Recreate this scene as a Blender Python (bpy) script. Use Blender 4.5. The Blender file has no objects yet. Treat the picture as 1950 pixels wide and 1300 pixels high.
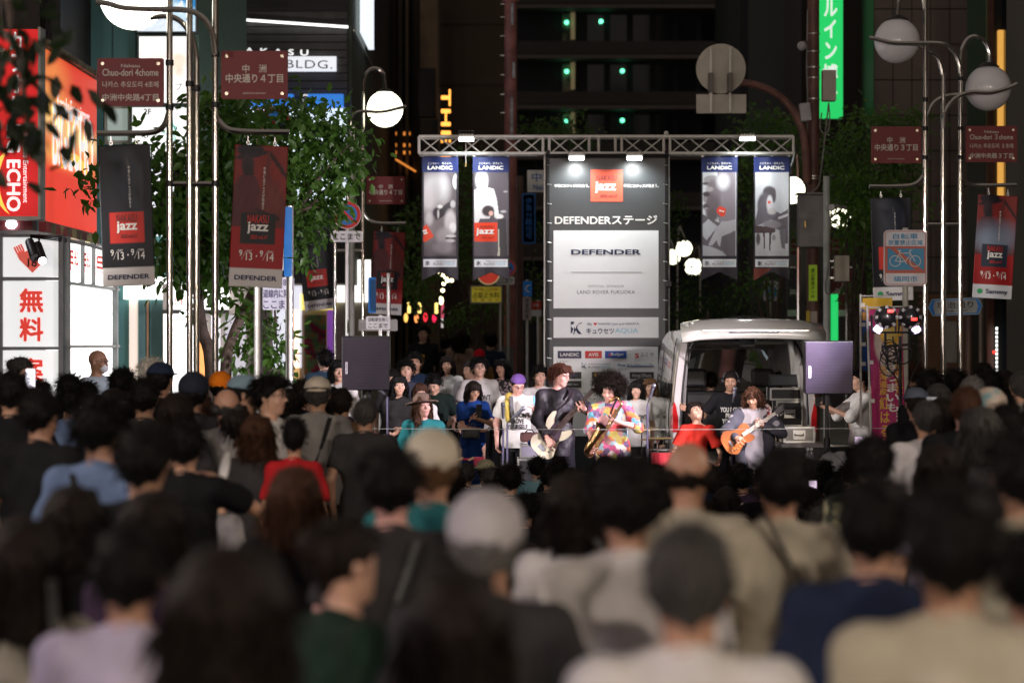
import bpy, bmesh, math, random
import numpy as np
from mathutils import Vector, Matrix, Euler
from mathutils.bvhtree import BVHTree
random.seed(7); RNG = np.random.default_rng(7)
SC = bpy.context.scene
COL = SC.collection
R = math.radians
# ---------------------------------------------------------------- camera, night sky, exposure
FPX = 85/36*1950                     # focal length in pixels of the photograph
cam_d = bpy.data.cameras.new('camera'); cam = bpy.data.objects.new('camera', cam_d); COL.objects.link(cam)
cam.location = (0, 0, 2.0); cam.rotation_euler = (R(90), 0, 0)
cam_d.lens = 85; cam_d.sensor_width = 36; cam_d.clip_end = 1500; cam_d.clip_start = .1
cam_d.dof.use_dof = True; cam_d.dof.focus_distance = 27.0; cam_d.dof.aperture_fstop = 2.05
SC.camera = cam
world = bpy.data.worlds.new('World'); SC.world = world; world.use_nodes = True
wn = world.node_tree.nodes; wl = world.node_tree.links
bg = wn['Background']
sky = wn.new('ShaderNodeTexSky'); sky.sky_type = 'NISHITA'; sky.sun_disc = False
sky.sun_elevation = R(-6); sky.sun_rotation = R(200)
mixw = wn.new('ShaderNodeMixRGB'); mixw.blend_type = 'ADD'; mixw.inputs[0].default_value = 1
mixw.inputs[2].default_value = (.62, .52, .46, 1)        # city glow on the night haze
wl.new(sky.outputs[0], mixw.inputs[1]); wl.new(mixw.outputs[0], bg.inputs[0])
bg.inputs[1].default_value = .25
SC.view_settings.view_transform = 'Standard'; SC.view_settings.look = 'None'
SC.view_settings.exposure = 0; SC.view_settings.gamma = 1
SC.cycles.max_bounces = 5; SC.cycles.diffuse_bounces = 2; SC.cycles.glossy_bounces = 3
SC.cycles.transparent_max_bounces = 8; SC.cycles.transmission_bounces = 4
SC.cycles.sample_clamp_indirect = 3; SC.cycles.use_denoising = True
SC.cycles.caustics_reflective = False; SC.cycles.caustics_refractive = False

def lamp(kind, name, loc, energy, col=(1,1,1), size=.2, aim=None, spot=60, blend=.6):
    L = bpy.data.lights.new(name, kind); L.energy = energy; L.color = col
    if kind == 'AREA': L.size = size
    else: L.shadow_soft_size = size
    if kind == 'SPOT': L.spot_size = R(spot); L.spot_blend = blend
    o = bpy.data.objects.new(name, L); COL.objects.link(o); o.location = loc
    if aim is not None:
        o.rotation_euler = (Vector(aim)-Vector(loc)).to_track_quat('-Z', 'Y').to_euler()
    return o
def at(px, py, d): return Vector(((px-975)/FPX*d, d, 2.0+(650-py)/FPX*d))
def PX(px, d): return (px-975)/FPX*d
def PZ(py, d): return 2.0+(650-py)/FPX*d

# stage lighting (lamp stand right of the stage, pole lights left and right in front of it); added fill lamps behind and beside the crowd
lamp('SPOT', 'stage_light_beam', (3.75, 23.9, 2.5), 900, (1, .86, .95), .08, (.9, 26.2, 1.3), 60)
lamp('SPOT', 'stage_light_beam', (3.95, 23.9, 2.5), 700, (.92, .85, 1), .08, (-.4, 27.4, 1.3), 70)
lamp('SPOT', 'front_light_beam', (-7.5, 20.0, 3.7), 6800, (1, .93, .88), .3, (1.1, 27.0, 1.9), 22, .35)
lamp('SPOT', 'front_light_beam', (5.0, 18.0, 3.7), 6800, (1, .88, .92), .3, (.8, 27.0, 2.5), 33, .5)
for x, y, z, e, c in ((-5.6, -9, 5.0, 2900, (1, .84, .70)), (5.6, -9, 5.0, 3200, (1, .84, .68)),
                      (-7.5, 2.5, 3.6, 330, (.72, .62, 1)), (-6.4, 9.5, 5.0, 620, (1, .86, .74)), (6.4, 9.5, 5.0, 520, (1, .84, .72))):  # violet one is fixtureless fill; the rest light the crowd from added posts
    lamp('POINT', 'crowd_fill_light', (x, y, z-.6), e, c, .25)

# ---------------------------------------------------------------- materials
MATS = {}
def M(name, col, rough=.6, metal=0., emit=0., ecol=None, var=.14, scale=5., bump=0., bscale=40., coat=0., trans=0., spec=.5, stretch=None):
    if name in MATS: return MATS[name]
    m = bpy.data.materials.new(name); m.use_nodes = True; MATS[name] = m
    nt = m.node_tree; p = nt.nodes['Principled BSDF']; L = nt.links.new
    p.inputs['Roughness'].default_value = rough; p.inputs['Metallic'].default_value = metal
    p.inputs['Specular IOR Level'].default_value = spec
    p.inputs['Coat Weight'].default_value = coat; p.inputs['Transmission Weight'].default_value = trans
    c = list(col)[:3]
    tc = nt.nodes.new('ShaderNodeTexCoord'); mp = nt.nodes.new('ShaderNodeMapping')
    if stretch: mp.inputs['Scale'].default_value = stretch
    L(tc.outputs['Object'], mp.inputs[0])
    n = nt.nodes.new('ShaderNodeTexNoise'); n.inputs['Scale'].default_value = scale; n.inputs['Detail'].default_value = 5
    L(mp.outputs[0], n.inputs['Vector'])
    r = nt.nodes.new('ShaderNodeValToRGB'); r.color_ramp.elements[0].position = .3; r.color_ramp.elements[1].position = .7
    r.color_ramp.elements[0].color = [max(0, v*(1-var)) for v in c]+[1]
    r.color_ramp.elements[1].color = [min(1, v*(1+var)) for v in c]+[1]
    L(n.outputs[0], r.inputs[0]); L(r.outputs[0], p.inputs['Base Color'])
    if emit:
        p.inputs['Emission Strength'].default_value = emit
        p.inputs['Emission Color'].default_value = list(ecol or c)[:3]+[1]
    if bump:
        n2 = nt.nodes.new('ShaderNodeTexNoise'); n2.inputs['Scale'].default_value = bscale; n2.inputs['Detail'].default_value = 4
        L(mp.outputs[0], n2.inputs['Vector'])
        b = nt.nodes.new('ShaderNodeBump'); b.inputs['Strength'].default_value = bump; b.inputs['Distance'].default_value = .02
        L(n2.outputs[0], b.inputs['Height']); L(b.outputs[0], p.inputs['Normal'])
    return m
def print_mat(name, emit=0., rough=.45):
    """flat print held in the mesh colour attribute"""
    if name in MATS: return MATS[name]
    m = M(name, (1,1,1), rough, spec=.25); nt = m.node_tree; p = nt.nodes['Principled BSDF']
    a = nt.nodes.new('ShaderNodeAttribute'); a.attribute_name = 'Col'
    nt.links.new(a.outputs['Color'], p.inputs['Base Color'])
    if emit:
        nt.links.new(a.outputs['Color'], p.inputs['Emission Color']); p.inputs['Emission Strength'].default_value = emit
    return m
def pattern_mat(name, cols, scale=6., rough=.6, kind='voronoi', bump=.2):
    if name in MATS: return MATS[name]
    m = M(name, cols[0], rough, bump=bump, bscale=18); nt = m.node_tree; p = nt.nodes['Principled BSDF']
    tc = nt.nodes.new('ShaderNodeTexCoord')
    v = nt.nodes.new('ShaderNodeTexVoronoi' if kind == 'voronoi' else 'ShaderNodeTexNoise'); v.inputs['Scale'].default_value = scale
    if kind == 'voronoi':
        dn = nt.nodes.new('ShaderNodeTexNoise'); dn.inputs['Scale'].default_value = scale*1.6; va = nt.nodes.new('ShaderNodeVectorMath'); va.operation = 'SCALE'; va.inputs['Scale'].default_value = 1.1/scale
        vb = nt.nodes.new('ShaderNodeVectorMath'); nt.links.new(tc.outputs['Object'], dn.inputs['Vector']); nt.links.new(dn.outputs['Color'], va.inputs[0]); nt.links.new(va.outputs[0], vb.inputs[0]); nt.links.new(tc.outputs['Object'], vb.inputs[1]); nt.links.new(vb.outputs[0], v.inputs['Vector'])
    else: nt.links.new(tc.outputs['Object'], v.inputs['Vector'])
    r = nt.nodes.new('ShaderNodeValToRGB'); r.color_ramp.interpolation = 'CONSTANT' if kind == 'voronoi' else 'LINEAR'
    while len(r.color_ramp.elements) < len(cols): r.color_ramp.elements.new(.5)
    for i, e in enumerate(r.color_ramp.elements):
        e.position = (.0 if kind == 'voronoi' else .3)+i/len(cols)*(1 if kind == 'voronoi' else .5); e.color = list(cols[i])+[1]
    if kind == 'voronoi':
        s = nt.nodes.new('ShaderNodeSeparateColor'); nt.links.new(v.outputs['Color'], s.inputs[0]); nt.links.new(s.outputs[0], r.inputs[0])
    else: nt.links.new(v.outputs[0], r.inputs[0])
    nt.links.new(r.outputs[0], p.inputs['Base Color'])
    return m

# ---------------------------------------------------------------- object helpers
OFF = {}
def tag(o, label=None, cat=None, group=None, kind=None):
    if label: o['label'] = label
    if cat: o['category'] = cat
    if group: o['group'] = group
    if kind: o['kind'] = kind
    return o
def thing(name, label, cat, loc=(0,0,0), group=None, rz=0):
    o = bpy.data.objects.new(name, None); COL.objects.link(o); o.location = loc; o.rotation_euler = (0,0,rz)
    o.empty_display_size = .2
    OFF[o.name] = Vector(loc) if rz == 0 else Vector((0,0,0))
    return tag(o, label, cat, group)
def mesh_np(name, verts, faces, smooth=False, cols=None):
    me = bpy.data.meshes.new(name); verts = np.asarray(verts, dtype=np.float32)
    if isinstance(faces, np.ndarray):
        n, k = faces.shape
        me.vertices.add(len(verts)); me.vertices.foreach_set('co', verts.ravel())
        me.loops.add(n*k); me.loops.foreach_set('vertex_index', faces.astype(np.int32).ravel())
        me.polygons.add(n); me.polygons.foreach_set('loop_start', np.arange(n, dtype=np.int32)*k)
        me.update(calc_edges=True)
    else:
        me.from_pydata([tuple(v) for v in verts], [], faces)
    if smooth and len(me.polygons): me.polygons.foreach_set('use_smooth', np.ones(len(me.polygons), dtype=bool))
    if cols is not None:
        a = me.color_attributes.new('Col', 'FLOAT_COLOR', 'POINT')
        c = np.ones((len(verts), 4), dtype=np.float32); c[:, :3] = cols; a.data.foreach_set('color', c.ravel())
    return me
def link(name, me, mat=None, parent=None, kind=None):
    o = bpy.data.objects.new(name, me); COL.objects.link(o)
    if mat is not None and len(me.materials) == 0: me.materials.append(mat)
    if parent is not None: o.parent = parent; OFF[o.name] = OFF.get(parent.name, Vector((0,0,0)))
    if kind: o['kind'] = kind
    return o
def copy_tree(o, parent=None):
    c = o.copy(); COL.objects.link(c); c.parent = parent
    OFF[c.name] = Vector((0,0,0))
    for ch in list(o.children): copy_tree(ch, c)
    return c
def set_mat(o, mat):
    s = o.material_slots[0]; s.link = 'OBJECT'; s.material = mat

class MB:
    def __init__(s): s.v = []; s.f = []
    def add(s, vs, fs):
        b = len(s.v); s.v += [tuple(v) for v in vs]; s.f += [tuple(i+b for i in f) for f in fs]; return s
    def box(s, a, b, rot=None, piv=None):
        (x0,y0,z0), (x1,y1,z1) = a, b
        vs = [Vector(p) for p in ((x0,y0,z0),(x1,y0,z0),(x1,y1,z0),(x0,y1,z0),(x0,y0,z1),(x1,y0,z1),(x1,y1,z1),(x0,y1,z1))]
        if rot is not None:
            m = rot if isinstance(rot, Matrix) else Euler(rot).to_matrix(); p = Vector(piv) if piv is not None else (vs[0]+vs[6])/2
            vs = [m @ (v-p)+p for v in vs]
        return s.add(vs, [(0,3,2,1),(4,5,6,7),(0,1,5,4),(1,2,6,5),(2,3,7,6),(3,0,4,7)])
    def cbox(s, c, sz, rot=None):
        c = Vector(c); h = Vector(sz)/2; return s.box(c-h, c+h, rot, c)
    def bar(s, a, b, w, t):
        a = Vector(a); b = Vector(b); d = (b-a); L = d.length; q = d.to_track_quat('X', 'Z').to_matrix()
        vs = [a+q @ Vector((x*L, y*w/2, z*t/2)) for x in (0,1) for y, z in ((-1,-1),(1,-1),(1,1),(-1,1))]
        return s.add(vs, [(0,3,2,1),(4,5,6,7),(0,1,5,4),(1,2,6,5),(2,3,7,6),(3,0,4,7)])
    def tube(s, pts, r, n=8, cap=True):
        pts = [Vector(p) for p in pts]; rs = r if isinstance(r, (list, tuple)) else [r]*len(pts)
        b = len(s.v); up = None
        for i, p in enumerate(pts):
            d = (pts[min(i+1, len(pts)-1)]-pts[max(i-1, 0)]).normalized()
            if up is None: up = Vector((0,0,1)) if abs(d.z) < .9 else Vector((1,0,0))
            x = d.cross(up); x = x.normalized() if x.length > 1e-5 else Vector((1,0,0)); y = d.cross(x).normalized(); up = -y if False else x.cross(d)
            for k in range(n):
                a = 2*math.pi*k/n; s.v.append(tuple(p+(x*math.cos(a)+y*math.sin(a))*rs[i]))
        for i in range(len(pts)-1):
            for k in range(n):
                k2 = (k+1) % n; s.f.append((b+i*n+k, b+i*n+k2, b+(i+1)*n+k2, b+(i+1)*n+k))
        if cap:
            s.f.append(tuple(b+k for k in range(n))[::-1]); s.f.append(tuple(b+(len(pts)-1)*n+k for k in range(n)))
        return s
    def cyl(s, a, b, r0, r1=None, n=16): return s.tube([a, b], [r0, r0 if r1 is None else r1], n)
    def sphere(s, c, r, n=16, m=10, z0=-1., z1=1.):
        c = Vector(c); r = Vector((r,r,r)) if not hasattr(r, '__len__') else Vector(r); b = len(s.v)
        a0, a1 = math.asin(z0), math.asin(z1)
        for i in range(m+1):
            t = a0+(a1-a0)*i/m
            for k in range(n):
                a = 2*math.pi*k/n; s.v.append((c.x+r.x*math.cos(t)*math.cos(a), c.y+r.y*math.cos(t)*math.sin(a), c.z+r.z*math.sin(t)))
        for i in range(m):
            for k in range(n):
                k2 = (k+1) % n; s.f.append((b+i*n+k, b+i*n+k2, b+(i+1)*n+k2, b+(i+1)*n+k))
        s.f.append(tuple(b+k for k in range(n))[::-1]); s.f.append(tuple(b+m*n+k for k in range(n)))
        return s
    def prism(s, pts2, mat, t):
        """pts2: outline in a plane (x right, y up), mat: 4x4 placing it, t: thickness along the plane normal"""
        n = len(pts2)
        vs = [mat @ Vector((x, y, 0)) for x, y in pts2]+[mat @ Vector((x, y, t)) for x, y in pts2]
        return s.add(vs, [tuple(range(n))[::-1], tuple(range(n, 2*n))]+[(i, (i+1) % n, n+(i+1) % n, n+i) for i in range(n)])
    def obj(s, name, mat, parent=None, smooth=False, kind=None, bevel=0, auto=False):
        off = OFF.get(parent.name, Vector((0,0,0))) if parent is not None else Vector((0,0,0))
        me = bpy.data.meshes.new(name); me.from_pydata([(a-off.x, b-off.y, c-off.z) for a, b, c in s.v], [], s.f)
        if bevel or auto:
            bm = bmesh.new(); bm.from_mesh(me)
            if bevel: bmesh.ops.bevel(bm, geom=bm.edges[:], offset=bevel, segments=2, affect='EDGES', profile=.6)
            bm.to_mesh(me); bm.free()
        if smooth:
            me.polygons.foreach_set('use_smooth', np.ones(len(me.polygons), dtype=bool))
            try: me.set_sharp_from_angle(angle=R(40))
            except Exception: pass
        me.update()
        return link(name, me, mat, parent, kind)
def box(name, a, b, mat, parent=None, kind=None, bevel=0): return MB().box(a, b).obj(name, mat, parent, kind=kind, bevel=bevel)
def rrect(w, h, r, n=5):
    out = []
    for cx, cy, a0 in ((w/2-r, h/2-r, 0), (-w/2+r, h/2-r, 90), (-w/2+r, -h/2+r, 180), (w/2-r, -h/2+r, 270)):
        out += [(cx+r*math.cos(R(a0+90*i/n)), cy+r*math.sin(R(a0+90*i/n))) for i in range(n+1)]
    return out
def ngon(r, n=40, rx=None): return [((rx or r)*math.cos(2*math.pi*i/n), r*math.sin(2*math.pi*i/n)) for i in range(n)]
def face_cam(loc, rz=0, roll=0):
    """plane matrix: x right, y up, normal towards -Y (the camera), turned by rz about Z and rolled"""
    return Matrix.Translation(loc) @ Matrix.Rotation(rz, 4, 'Z') @ Matrix.Rotation(R(90), 4, 'X') @ Matrix.Rotation(roll, 4, 'Z')

# ---------------------------------------------------------------- lettering
TCACHE = {}
def text_mesh(s, bold=0., sp=1., lsp=1.):
    key = (s, bold, sp, lsp)
    if key not in TCACHE:
        c = bpy.data.curves.new('lettering', 'FONT'); c.body = s; c.align_x = 'CENTER'; c.resolution_u = 3
        c.offset = 0; c.space_character = sp; c.space_line = lsp
        o = bpy.data.objects.new('lettering', c); COL.objects.link(o)
        dg = bpy.context.evaluated_depsgraph_get(); me = bpy.data.meshes.new_from_object(o.evaluated_get(dg))
        v = np.empty(len(me.vertices)*3, dtype=np.float32); me.vertices.foreach_get('co', v); v = v.reshape(-1, 3)
        f = [tuple(p.vertices) for p in me.polygons]
        bpy.data.objects.remove(o); bpy.data.curves.remove(c); bpy.data.meshes.remove(me)
        if len(v):
            if bold > 0:
                n0 = len(v); b = bold*.9; vs = [v.copy() for _ in range(4)]; f0 = list(f)
                for i, (dx, dy) in enumerate(((b, b*.5), (-b, -b*.5), (b*.5, -b), (-b*.5, b))):
                    vs[i][:, 0] += dx; vs[i][:, 1] += dy; vs[i][:, 2] = .0005*i; f += [tuple(q+n0*i for q in p) for p in f0] if i else []
                v = np.concatenate(vs)
            zz_ = v[:, 2].copy(); lo, hi = v.min(0), v.max(0); v = (v-(lo+hi)/2); v[:, :2] /= np.maximum((hi-lo)[:2], 1e-6); v[:, 2] = zz_
            TCACHE[key] = (v, f, (hi-lo)[0]/max(1e-6, (hi-lo)[1]))
        else: TCACHE[key] = (np.zeros((0, 3)), [], 1)
    return TCACHE[key]
def text(s, mat, parent, mtx, w=None, h=None, bold=0., sp=1., lsp=1., vertical=False, warp=None, name='lettering', lift=.004):
    if vertical: s = '\n'.join(s)
    v, f, asp = text_mesh(s, bold, sp, lsp)
    if not len(v): return None
    if w is None: w = h*asp
    if h is None: h = w/asp
    off = OFF.get(parent.name, Vector((0,0,0))) if parent is not None else Vector((0,0,0))
    out = []
    for x, y, zq in v:
        x *= w; y *= h
        p = mtx @ Vector((x, y, lift+zq)) if warp is None else warp(x, y, mtx)+Vector((0, -zq, 0))
        out.append((p.x-off.x, p.y-off.y, p.z-off.z))
    me = bpy.data.meshes.new(name); me.from_pydata(out, [], f)
    o = link(name, me, mat, parent)
    return o
# flat print drawn into mesh colours -----------------------------------------------------------
class Print:
    def __init__(s, nx, ny, bg=(.5,.5,.5)):
        s.nx, s.ny = nx, ny
        s.u, s.v = np.meshgrid(np.linspace(0, 1, nx+1), np.linspace(0, 1, ny+1)); s.u = s.u.ravel(); s.v = s.v.ravel()
        s.c = np.tile(np.array(bg, dtype=np.float32), (len(s.u), 1))
    def put(s, mask, col, a=1.):
        m = np.clip(mask, 0, 1)[:, None]*a; s.c = s.c*(1-m)+np.array(col, dtype=np.float32)*m; return s
    def rect(s, x0, y0, x1, y1, col, a=1.): return s.put(((s.u >= x0-1e-6) & (s.u <= x1+1e-6) & (s.v >= y0-1e-6) & (s.v <= y1+1e-6)).astype(float), col, a)
    def ell(s, cx, cy, rx, ry, col, soft=.15, a=1., rot=0):
        x, y = s.u-cx, s.v-cy; c, q = math.cos(rot), math.sin(rot); x, y = x*c+y*q, -x*q+y*c
        return s.put((1-np.hypot(x/rx, y/ry))/soft+.5, col, a)
    def poly(s, pts, col, a=1.):
        ins = np.zeros(len(s.u), dtype=bool); n = len(pts)
        for i in range(n):
            (x0, y0), (x1, y1) = pts[i], pts[(i+1) % n]
            if y0 == y1: continue
            c = ((s.v > y0) != (s.v > y1)) & (s.u < (x1-x0)*(s.v-y0)/(y1-y0)+x0); ins ^= c
        return s.put(ins.astype(float), col, a)
    def grain(s, amp, k=9.):
        n = sum(np.sin(s.u*k*f+s.v*k*g+p) for f, g, p in ((1.3,2.1,.3),(2.7,-1.6,1.9),(-3.1,4.4,4.),(6.2,5.1,2.2),(9.,-11.,.7)))/5
        s.c = np.clip(s.c*(1+amp*n[:, None]), 0, 1); return s
    def mesh(s, name, w, h, warp):
        """warp(x,y)->(x,y,z) on a sheet w x h with its centre at the origin"""
        x = (s.u-.5)*w; y = (s.v-.5)*h
        vs = np.array([warp(a, b) for a, b in zip(x, y)])
        i = np.arange((s.nx+1)*(s.ny+1)).reshape(s.ny+1, s.nx+1)
        f = np.stack([i[:-1,:-1], i[:-1,1:], i[1:,1:], i[1:,:-1]], -1).reshape(-1, 4)
        return mesh_np(name, vs, f, True, s.c)

def smooth_path(pts, n=4):
    pts = [Vector(p) for p in pts]
    if len(pts) < 3: return pts
    out = []
    for i in range(len(pts)-1):
        p0, p1, p2, p3 = pts[max(i-1,0)], pts[i], pts[i+1], pts[min(i+2,len(pts)-1)]
        for k in range(n):
            t = k/n; out.append(.5*((2*p1)+(p2-p0)*t+(2*p0-5*p1+4*p2-p3)*t*t+(3*p1-p0-3*p2+p3)*t**3))
    return out+[pts[-1]]
# ---------------------------------------------------------------- distance-field bodies
def _ax(lo, n, h): return lo+np.arange(n, dtype=np.float32)*h
def face_free(p, Hc, Rh, s, dn, L):
    q = (p-Hc) @ Rh/s
    return ~((q[:,1] < -.03) & (np.abs(q[:,0]) < .07) & (q[:,2] < (.115 if dn > .5 else .06)))
class Field:
    def __init__(s): s.p = []
    def cap(s, a, ra, b, rb, k=.02, cuts=(), sub=False): s.p.append(('c', np.array(a, float), float(ra), np.array(b, float), float(rb), k, cuts, sub, None)); return s
    def ell(s, c, r, k=.02, cuts=(), sub=False, rot=None): s.p.append(('e', np.array(c, float), np.array(r, float), None, None, k, cuts, sub, None if rot is None else np.array(rot, float))); return s
    def mesh(s, h=.012, wrinkle=0., wk=30., cuts=(), rough=None):
        lo = np.array([1e9]*3); hi = -lo
        for q in s.p:
            if q[7]: continue
            if q[0] == 'c':
                lo = np.minimum(lo, np.minimum(q[1]-q[2], q[3]-q[4])); hi = np.maximum(hi, np.maximum(q[1]+q[2], q[3]+q[4]))
            else:
                m = q[2].max(); lo = np.minimum(lo, q[1]-m); hi = np.maximum(hi, q[1]+m)
        lo -= 3*h+wrinkle; hi += 3*h+wrinkle; n = np.ceil((hi-lo)/h).astype(int)+1
        D = np.full(n, 10., dtype=np.float32)
        X, Y, Z = (_ax(lo[i], n[i], h) for i in range(3))
        for kind, a, ra, b, rb, k, cc, sub, rot in s.p:
            if kind == 'c': l = np.minimum(a-ra, b-rb); u = np.maximum(a+ra, b+rb)
            else: m = ra.max(); l = a-m; u = a+m
            mg = k*1.2+2.5*h; i0 = np.maximum(0, np.floor((l-mg-lo)/h).astype(int)); i1 = np.minimum(n, np.ceil((u+mg-lo)/h).astype(int)+1)
            if (i1 <= i0).any(): continue
            sl = tuple(slice(i0[j], i1[j]) for j in range(3))
            x = X[sl[0]][:, None, None]; y = Y[sl[1]][None, :, None]; z = Z[sl[2]][None, None, :]
            if kind == 'c':
                d = b-a; L = max(1e-9, float(d@d))
                t = np.clip(((x-a[0])*d[0]+(y-a[1])*d[1]+(z-a[2])*d[2])/L, 0, 1)
                e = np.sqrt((x-a[0]-t*d[0])**2+(y-a[1]-t*d[1])**2+(z-a[2]-t*d[2])**2)-(ra+(rb-ra)*t)
            else:
                px, py, pz = x-a[0], y-a[1], z-a[2]
                if rot is not None:
                    px, py, pz = (rot[0,i]*px+rot[1,i]*py+rot[2,i]*pz for i in range(3))
                k0 = np.sqrt((px/ra[0])**2+(py/ra[1])**2+(pz/ra[2])**2)+1e-6
                k1 = np.sqrt((px/ra[0]**2)**2+(py/ra[1]**2)**2+(pz/ra[2]**2)**2)+1e-6
                e = k0*(k0-1)/k1
            for cp, cn in cc:
                e = np.maximum(e, (x-cp[0])*cn[0]+(y-cp[1])*cn[1]+(z-cp[2])*cn[2])
            o = D[sl]
            if sub: e = -e; hh = np.clip(.5-.5*(o-e)/k, 0, 1); D[sl] = o+(e-o)*hh+k*hh*(1-hh)
            else: hh = np.clip(.5+.5*(o-e)/k, 0, 1); D[sl] = o+(e-o)*hh-k*hh*(1-hh)
        x = X[:, None, None]; y = Y[None, :, None]; z = Z[None, None, :]
        if wrinkle:
            w = np.sin(x*wk+1.7*np.sin(z*wk*.37+y*9))*np.sin(z*wk*.5+2.*np.sin(x*wk*.3)+y*wk*.4)+.5*np.sin(x*wk*.9-z*wk*1.3+y*wk)
            D = D+w.astype(np.float32)*wrinkle
        if rough is not None:
            amp, q = rough
            D = D+(amp*(np.sin(x*q+2*np.sin(y*q*.6))*np.sin(y*q*1.1+z*q*.7)*np.sin(z*q*.9+x*q*.4)+.6*np.sin(x*q*2.3+z*q*1.9)*np.sin(y*q*2.1-z*q*1.5))).astype(np.float32)
        for cp, cn in cuts:
            D = np.maximum(D, (x-cp[0])*cn[0]+(y-cp[1])*cn[1]+(z-cp[2])*cn[2])
        return nets(D, lo, h)
def nets(D, lo, h):
    S = D < 0
    c = [S[i:S.shape[0]-1+i, j:S.shape[1]-1+j, k:S.shape[2]-1+k] for i in (0,1) for j in (0,1) for k in (0,1)]
    al = c[0].copy(); an = c[0].copy()
    for q in c[1:]: al &= q; an |= q
    idx = np.argwhere(an & ~al)
    if not len(idx): return np.zeros((0,3)), np.zeros((0,4), int)
    offs = [(i,j,k) for i in (0,1) for j in (0,1) for k in (0,1)]
    val = [D[idx[:,0]+o[0], idx[:,1]+o[1], idx[:,2]+o[2]] for o in offs]
    acc = np.zeros((len(idx), 3)); cnt = np.zeros(len(idx))
    for a in range(8):
        for bq in range(a+1, 8):
            oa, ob = np.array(offs[a]), np.array(offs[bq])
            if np.abs(oa-ob).sum() != 1: continue
            va, vb = val[a], val[bq]; m = (va < 0) != (vb < 0)
            t = np.where(m, va/np.where(m, va-vb, 1), 0)
            t = np.clip(t, .05, .95)
            acc += np.where(m[:, None], oa+(ob-oa)*t[:, None], 0); cnt += m
    V = lo+(idx+acc/cnt[:, None])*h
    ID = -np.ones(tuple(np.array(D.shape)-1), dtype=int); ID[tuple(idx.T)] = np.arange(len(idx))
    F = []
    for ax in range(3):
        o1, o2 = [(1,2),(2,0),(0,1)][ax]
        sa = [slice(1,-1)]*3; sb = [slice(1,-1)]*3; sa[ax] = slice(0,-1); sb[ax] = slice(1,None)
        A, B = S[tuple(sa)], S[tuple(sb)]
        for flip, m in ((False, A & ~B), (True, ~A & B)):
            e = np.argwhere(m)
            if not len(e): continue
            base = e.copy(); base[:, o1] += 1; base[:, o2] += 1
            def cell(d1, d2):
                q = base.copy(); q[:, o1] -= d1; q[:, o2] -= d2; return ID[tuple(q.T)]
            q = np.stack([cell(1,1), cell(0,1), cell(0,0), cell(1,0)], 1)
            F.append(q[:, ::-1] if flip else q)
    F = np.concatenate(F); return V, F[(F >= 0).all(1)]
def tufts(V, F, n, length, width, down, rng, spread=.6, keep=None):
    """thin strand blades rooted on a hair surface; down: 0 radial .. 1 hanging"""
    a, b, c = V[F[:,0]], V[F[:,1]], V[F[:,2]]; N = np.cross(b-a, c-a); N /= np.linalg.norm(N, axis=1)[:, None]+1e-9
    i = rng.integers(0, len(F), n); P = (a[i]+b[i]+c[i])/3
    if keep is not None: m = keep(P); i = i[m]; P = P[m]; n = len(i)
    N = N[i]
    d = N*(1-down)+np.array([0,0,-1.])*down+rng.normal(0, spread*.5, (n,3)); d /= np.linalg.norm(d, axis=1)[:, None]+1e-9
    s = np.cross(d, rng.normal(0,1,(n,3))); s /= np.linalg.norm(s, axis=1)[:, None]+1e-9
    L = length*(.5+rng.random(n))[:, None]
    Q = np.stack([P-s*width-N*.004, P+s*width-N*.004, P+d*L*.6+s*width*.5+N*.003, P+d*L+np.array([0,0,-.3])*L*down], 1).reshape(-1,3)
    k = np.arange(n)[:, None]*4
    return Q, k+np.array([[0,1,2,3]])

def unit(v): v = np.array(v, float); return v/(np.linalg.norm(v)+1e-9)
def rotm(yaw=0, pitch=0, roll=0):
    return np.array(Matrix.Rotation(yaw, 3, 'Z') @ Matrix.Rotation(pitch, 3, 'X') @ Matrix.Rotation(roll, 3, 'Y'))
def ik(S, W, l1, l2, pole):
    S, W = np.array(S, float), np.array(W, float); d = W-S; L = np.linalg.norm(d); L2 = min(L, (l1+l2)*.995)
    u = d/(L+1e-9); W = S+u*L2; a = (l1*l1-l2*l2+L2*L2)/(2*L2); hgt = math.sqrt(max(0, l1*l1-a*a))
    p = np.array(pole, float); p = p-u*(p@u); p = unit(p); return S+u*a+p*hgt, W
def hand(F, w, d, n, side, s, curl=.5, spread=1.):
    d = unit(d); n = np.array(n, float); n = unit(n-d*(n@d)); lat = np.cross(d, n)*side
    for q in (-.022, 0, .022): F.cap(w+lat*q*.5*s, .017*s, w+(d*.075+lat*q)*s, .0145*s, k=.012)
    for i in range(4):
        b = w+(d*(.085-abs(i-1.4)*.004)+lat*(i-1.5)*.0195*spread)*s; ln = (.034,.042,.040,.030)[i]*s; dd = d
        for j, q in enumerate((1., .8, .6)):
            a = curl*(1.0, 1.1, .8)[j]; dd = unit(dd*math.cos(a)+n*math.sin(a)); n2 = n
            e = b+dd*ln*q; F.cap(b, (.0095-.001*j)*s, e, (.0088-.001*j)*s, k=.004); b = e
            n = unit(n-dd*(n@dd)) if abs(n@dd) < .98 else n
        n = n2 if False else unit(np.cross(lat*side, d))*(1 if np.dot(np.cross(lat*side, d), n) > 0 else -1)
    t0 = w+(d*.022-lat*.022)*s; t1 = w+(d*.055-lat*.045+n*.016)*s; t2 = t1+unit(d*.8+n*(.3+curl*.4)-lat*.1)*.032*s
    F.cap(t0, .014*s, t1, .011*s, k=.012).cap(t1, .0105*s, t2, .0085*s, k=.004)

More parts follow.
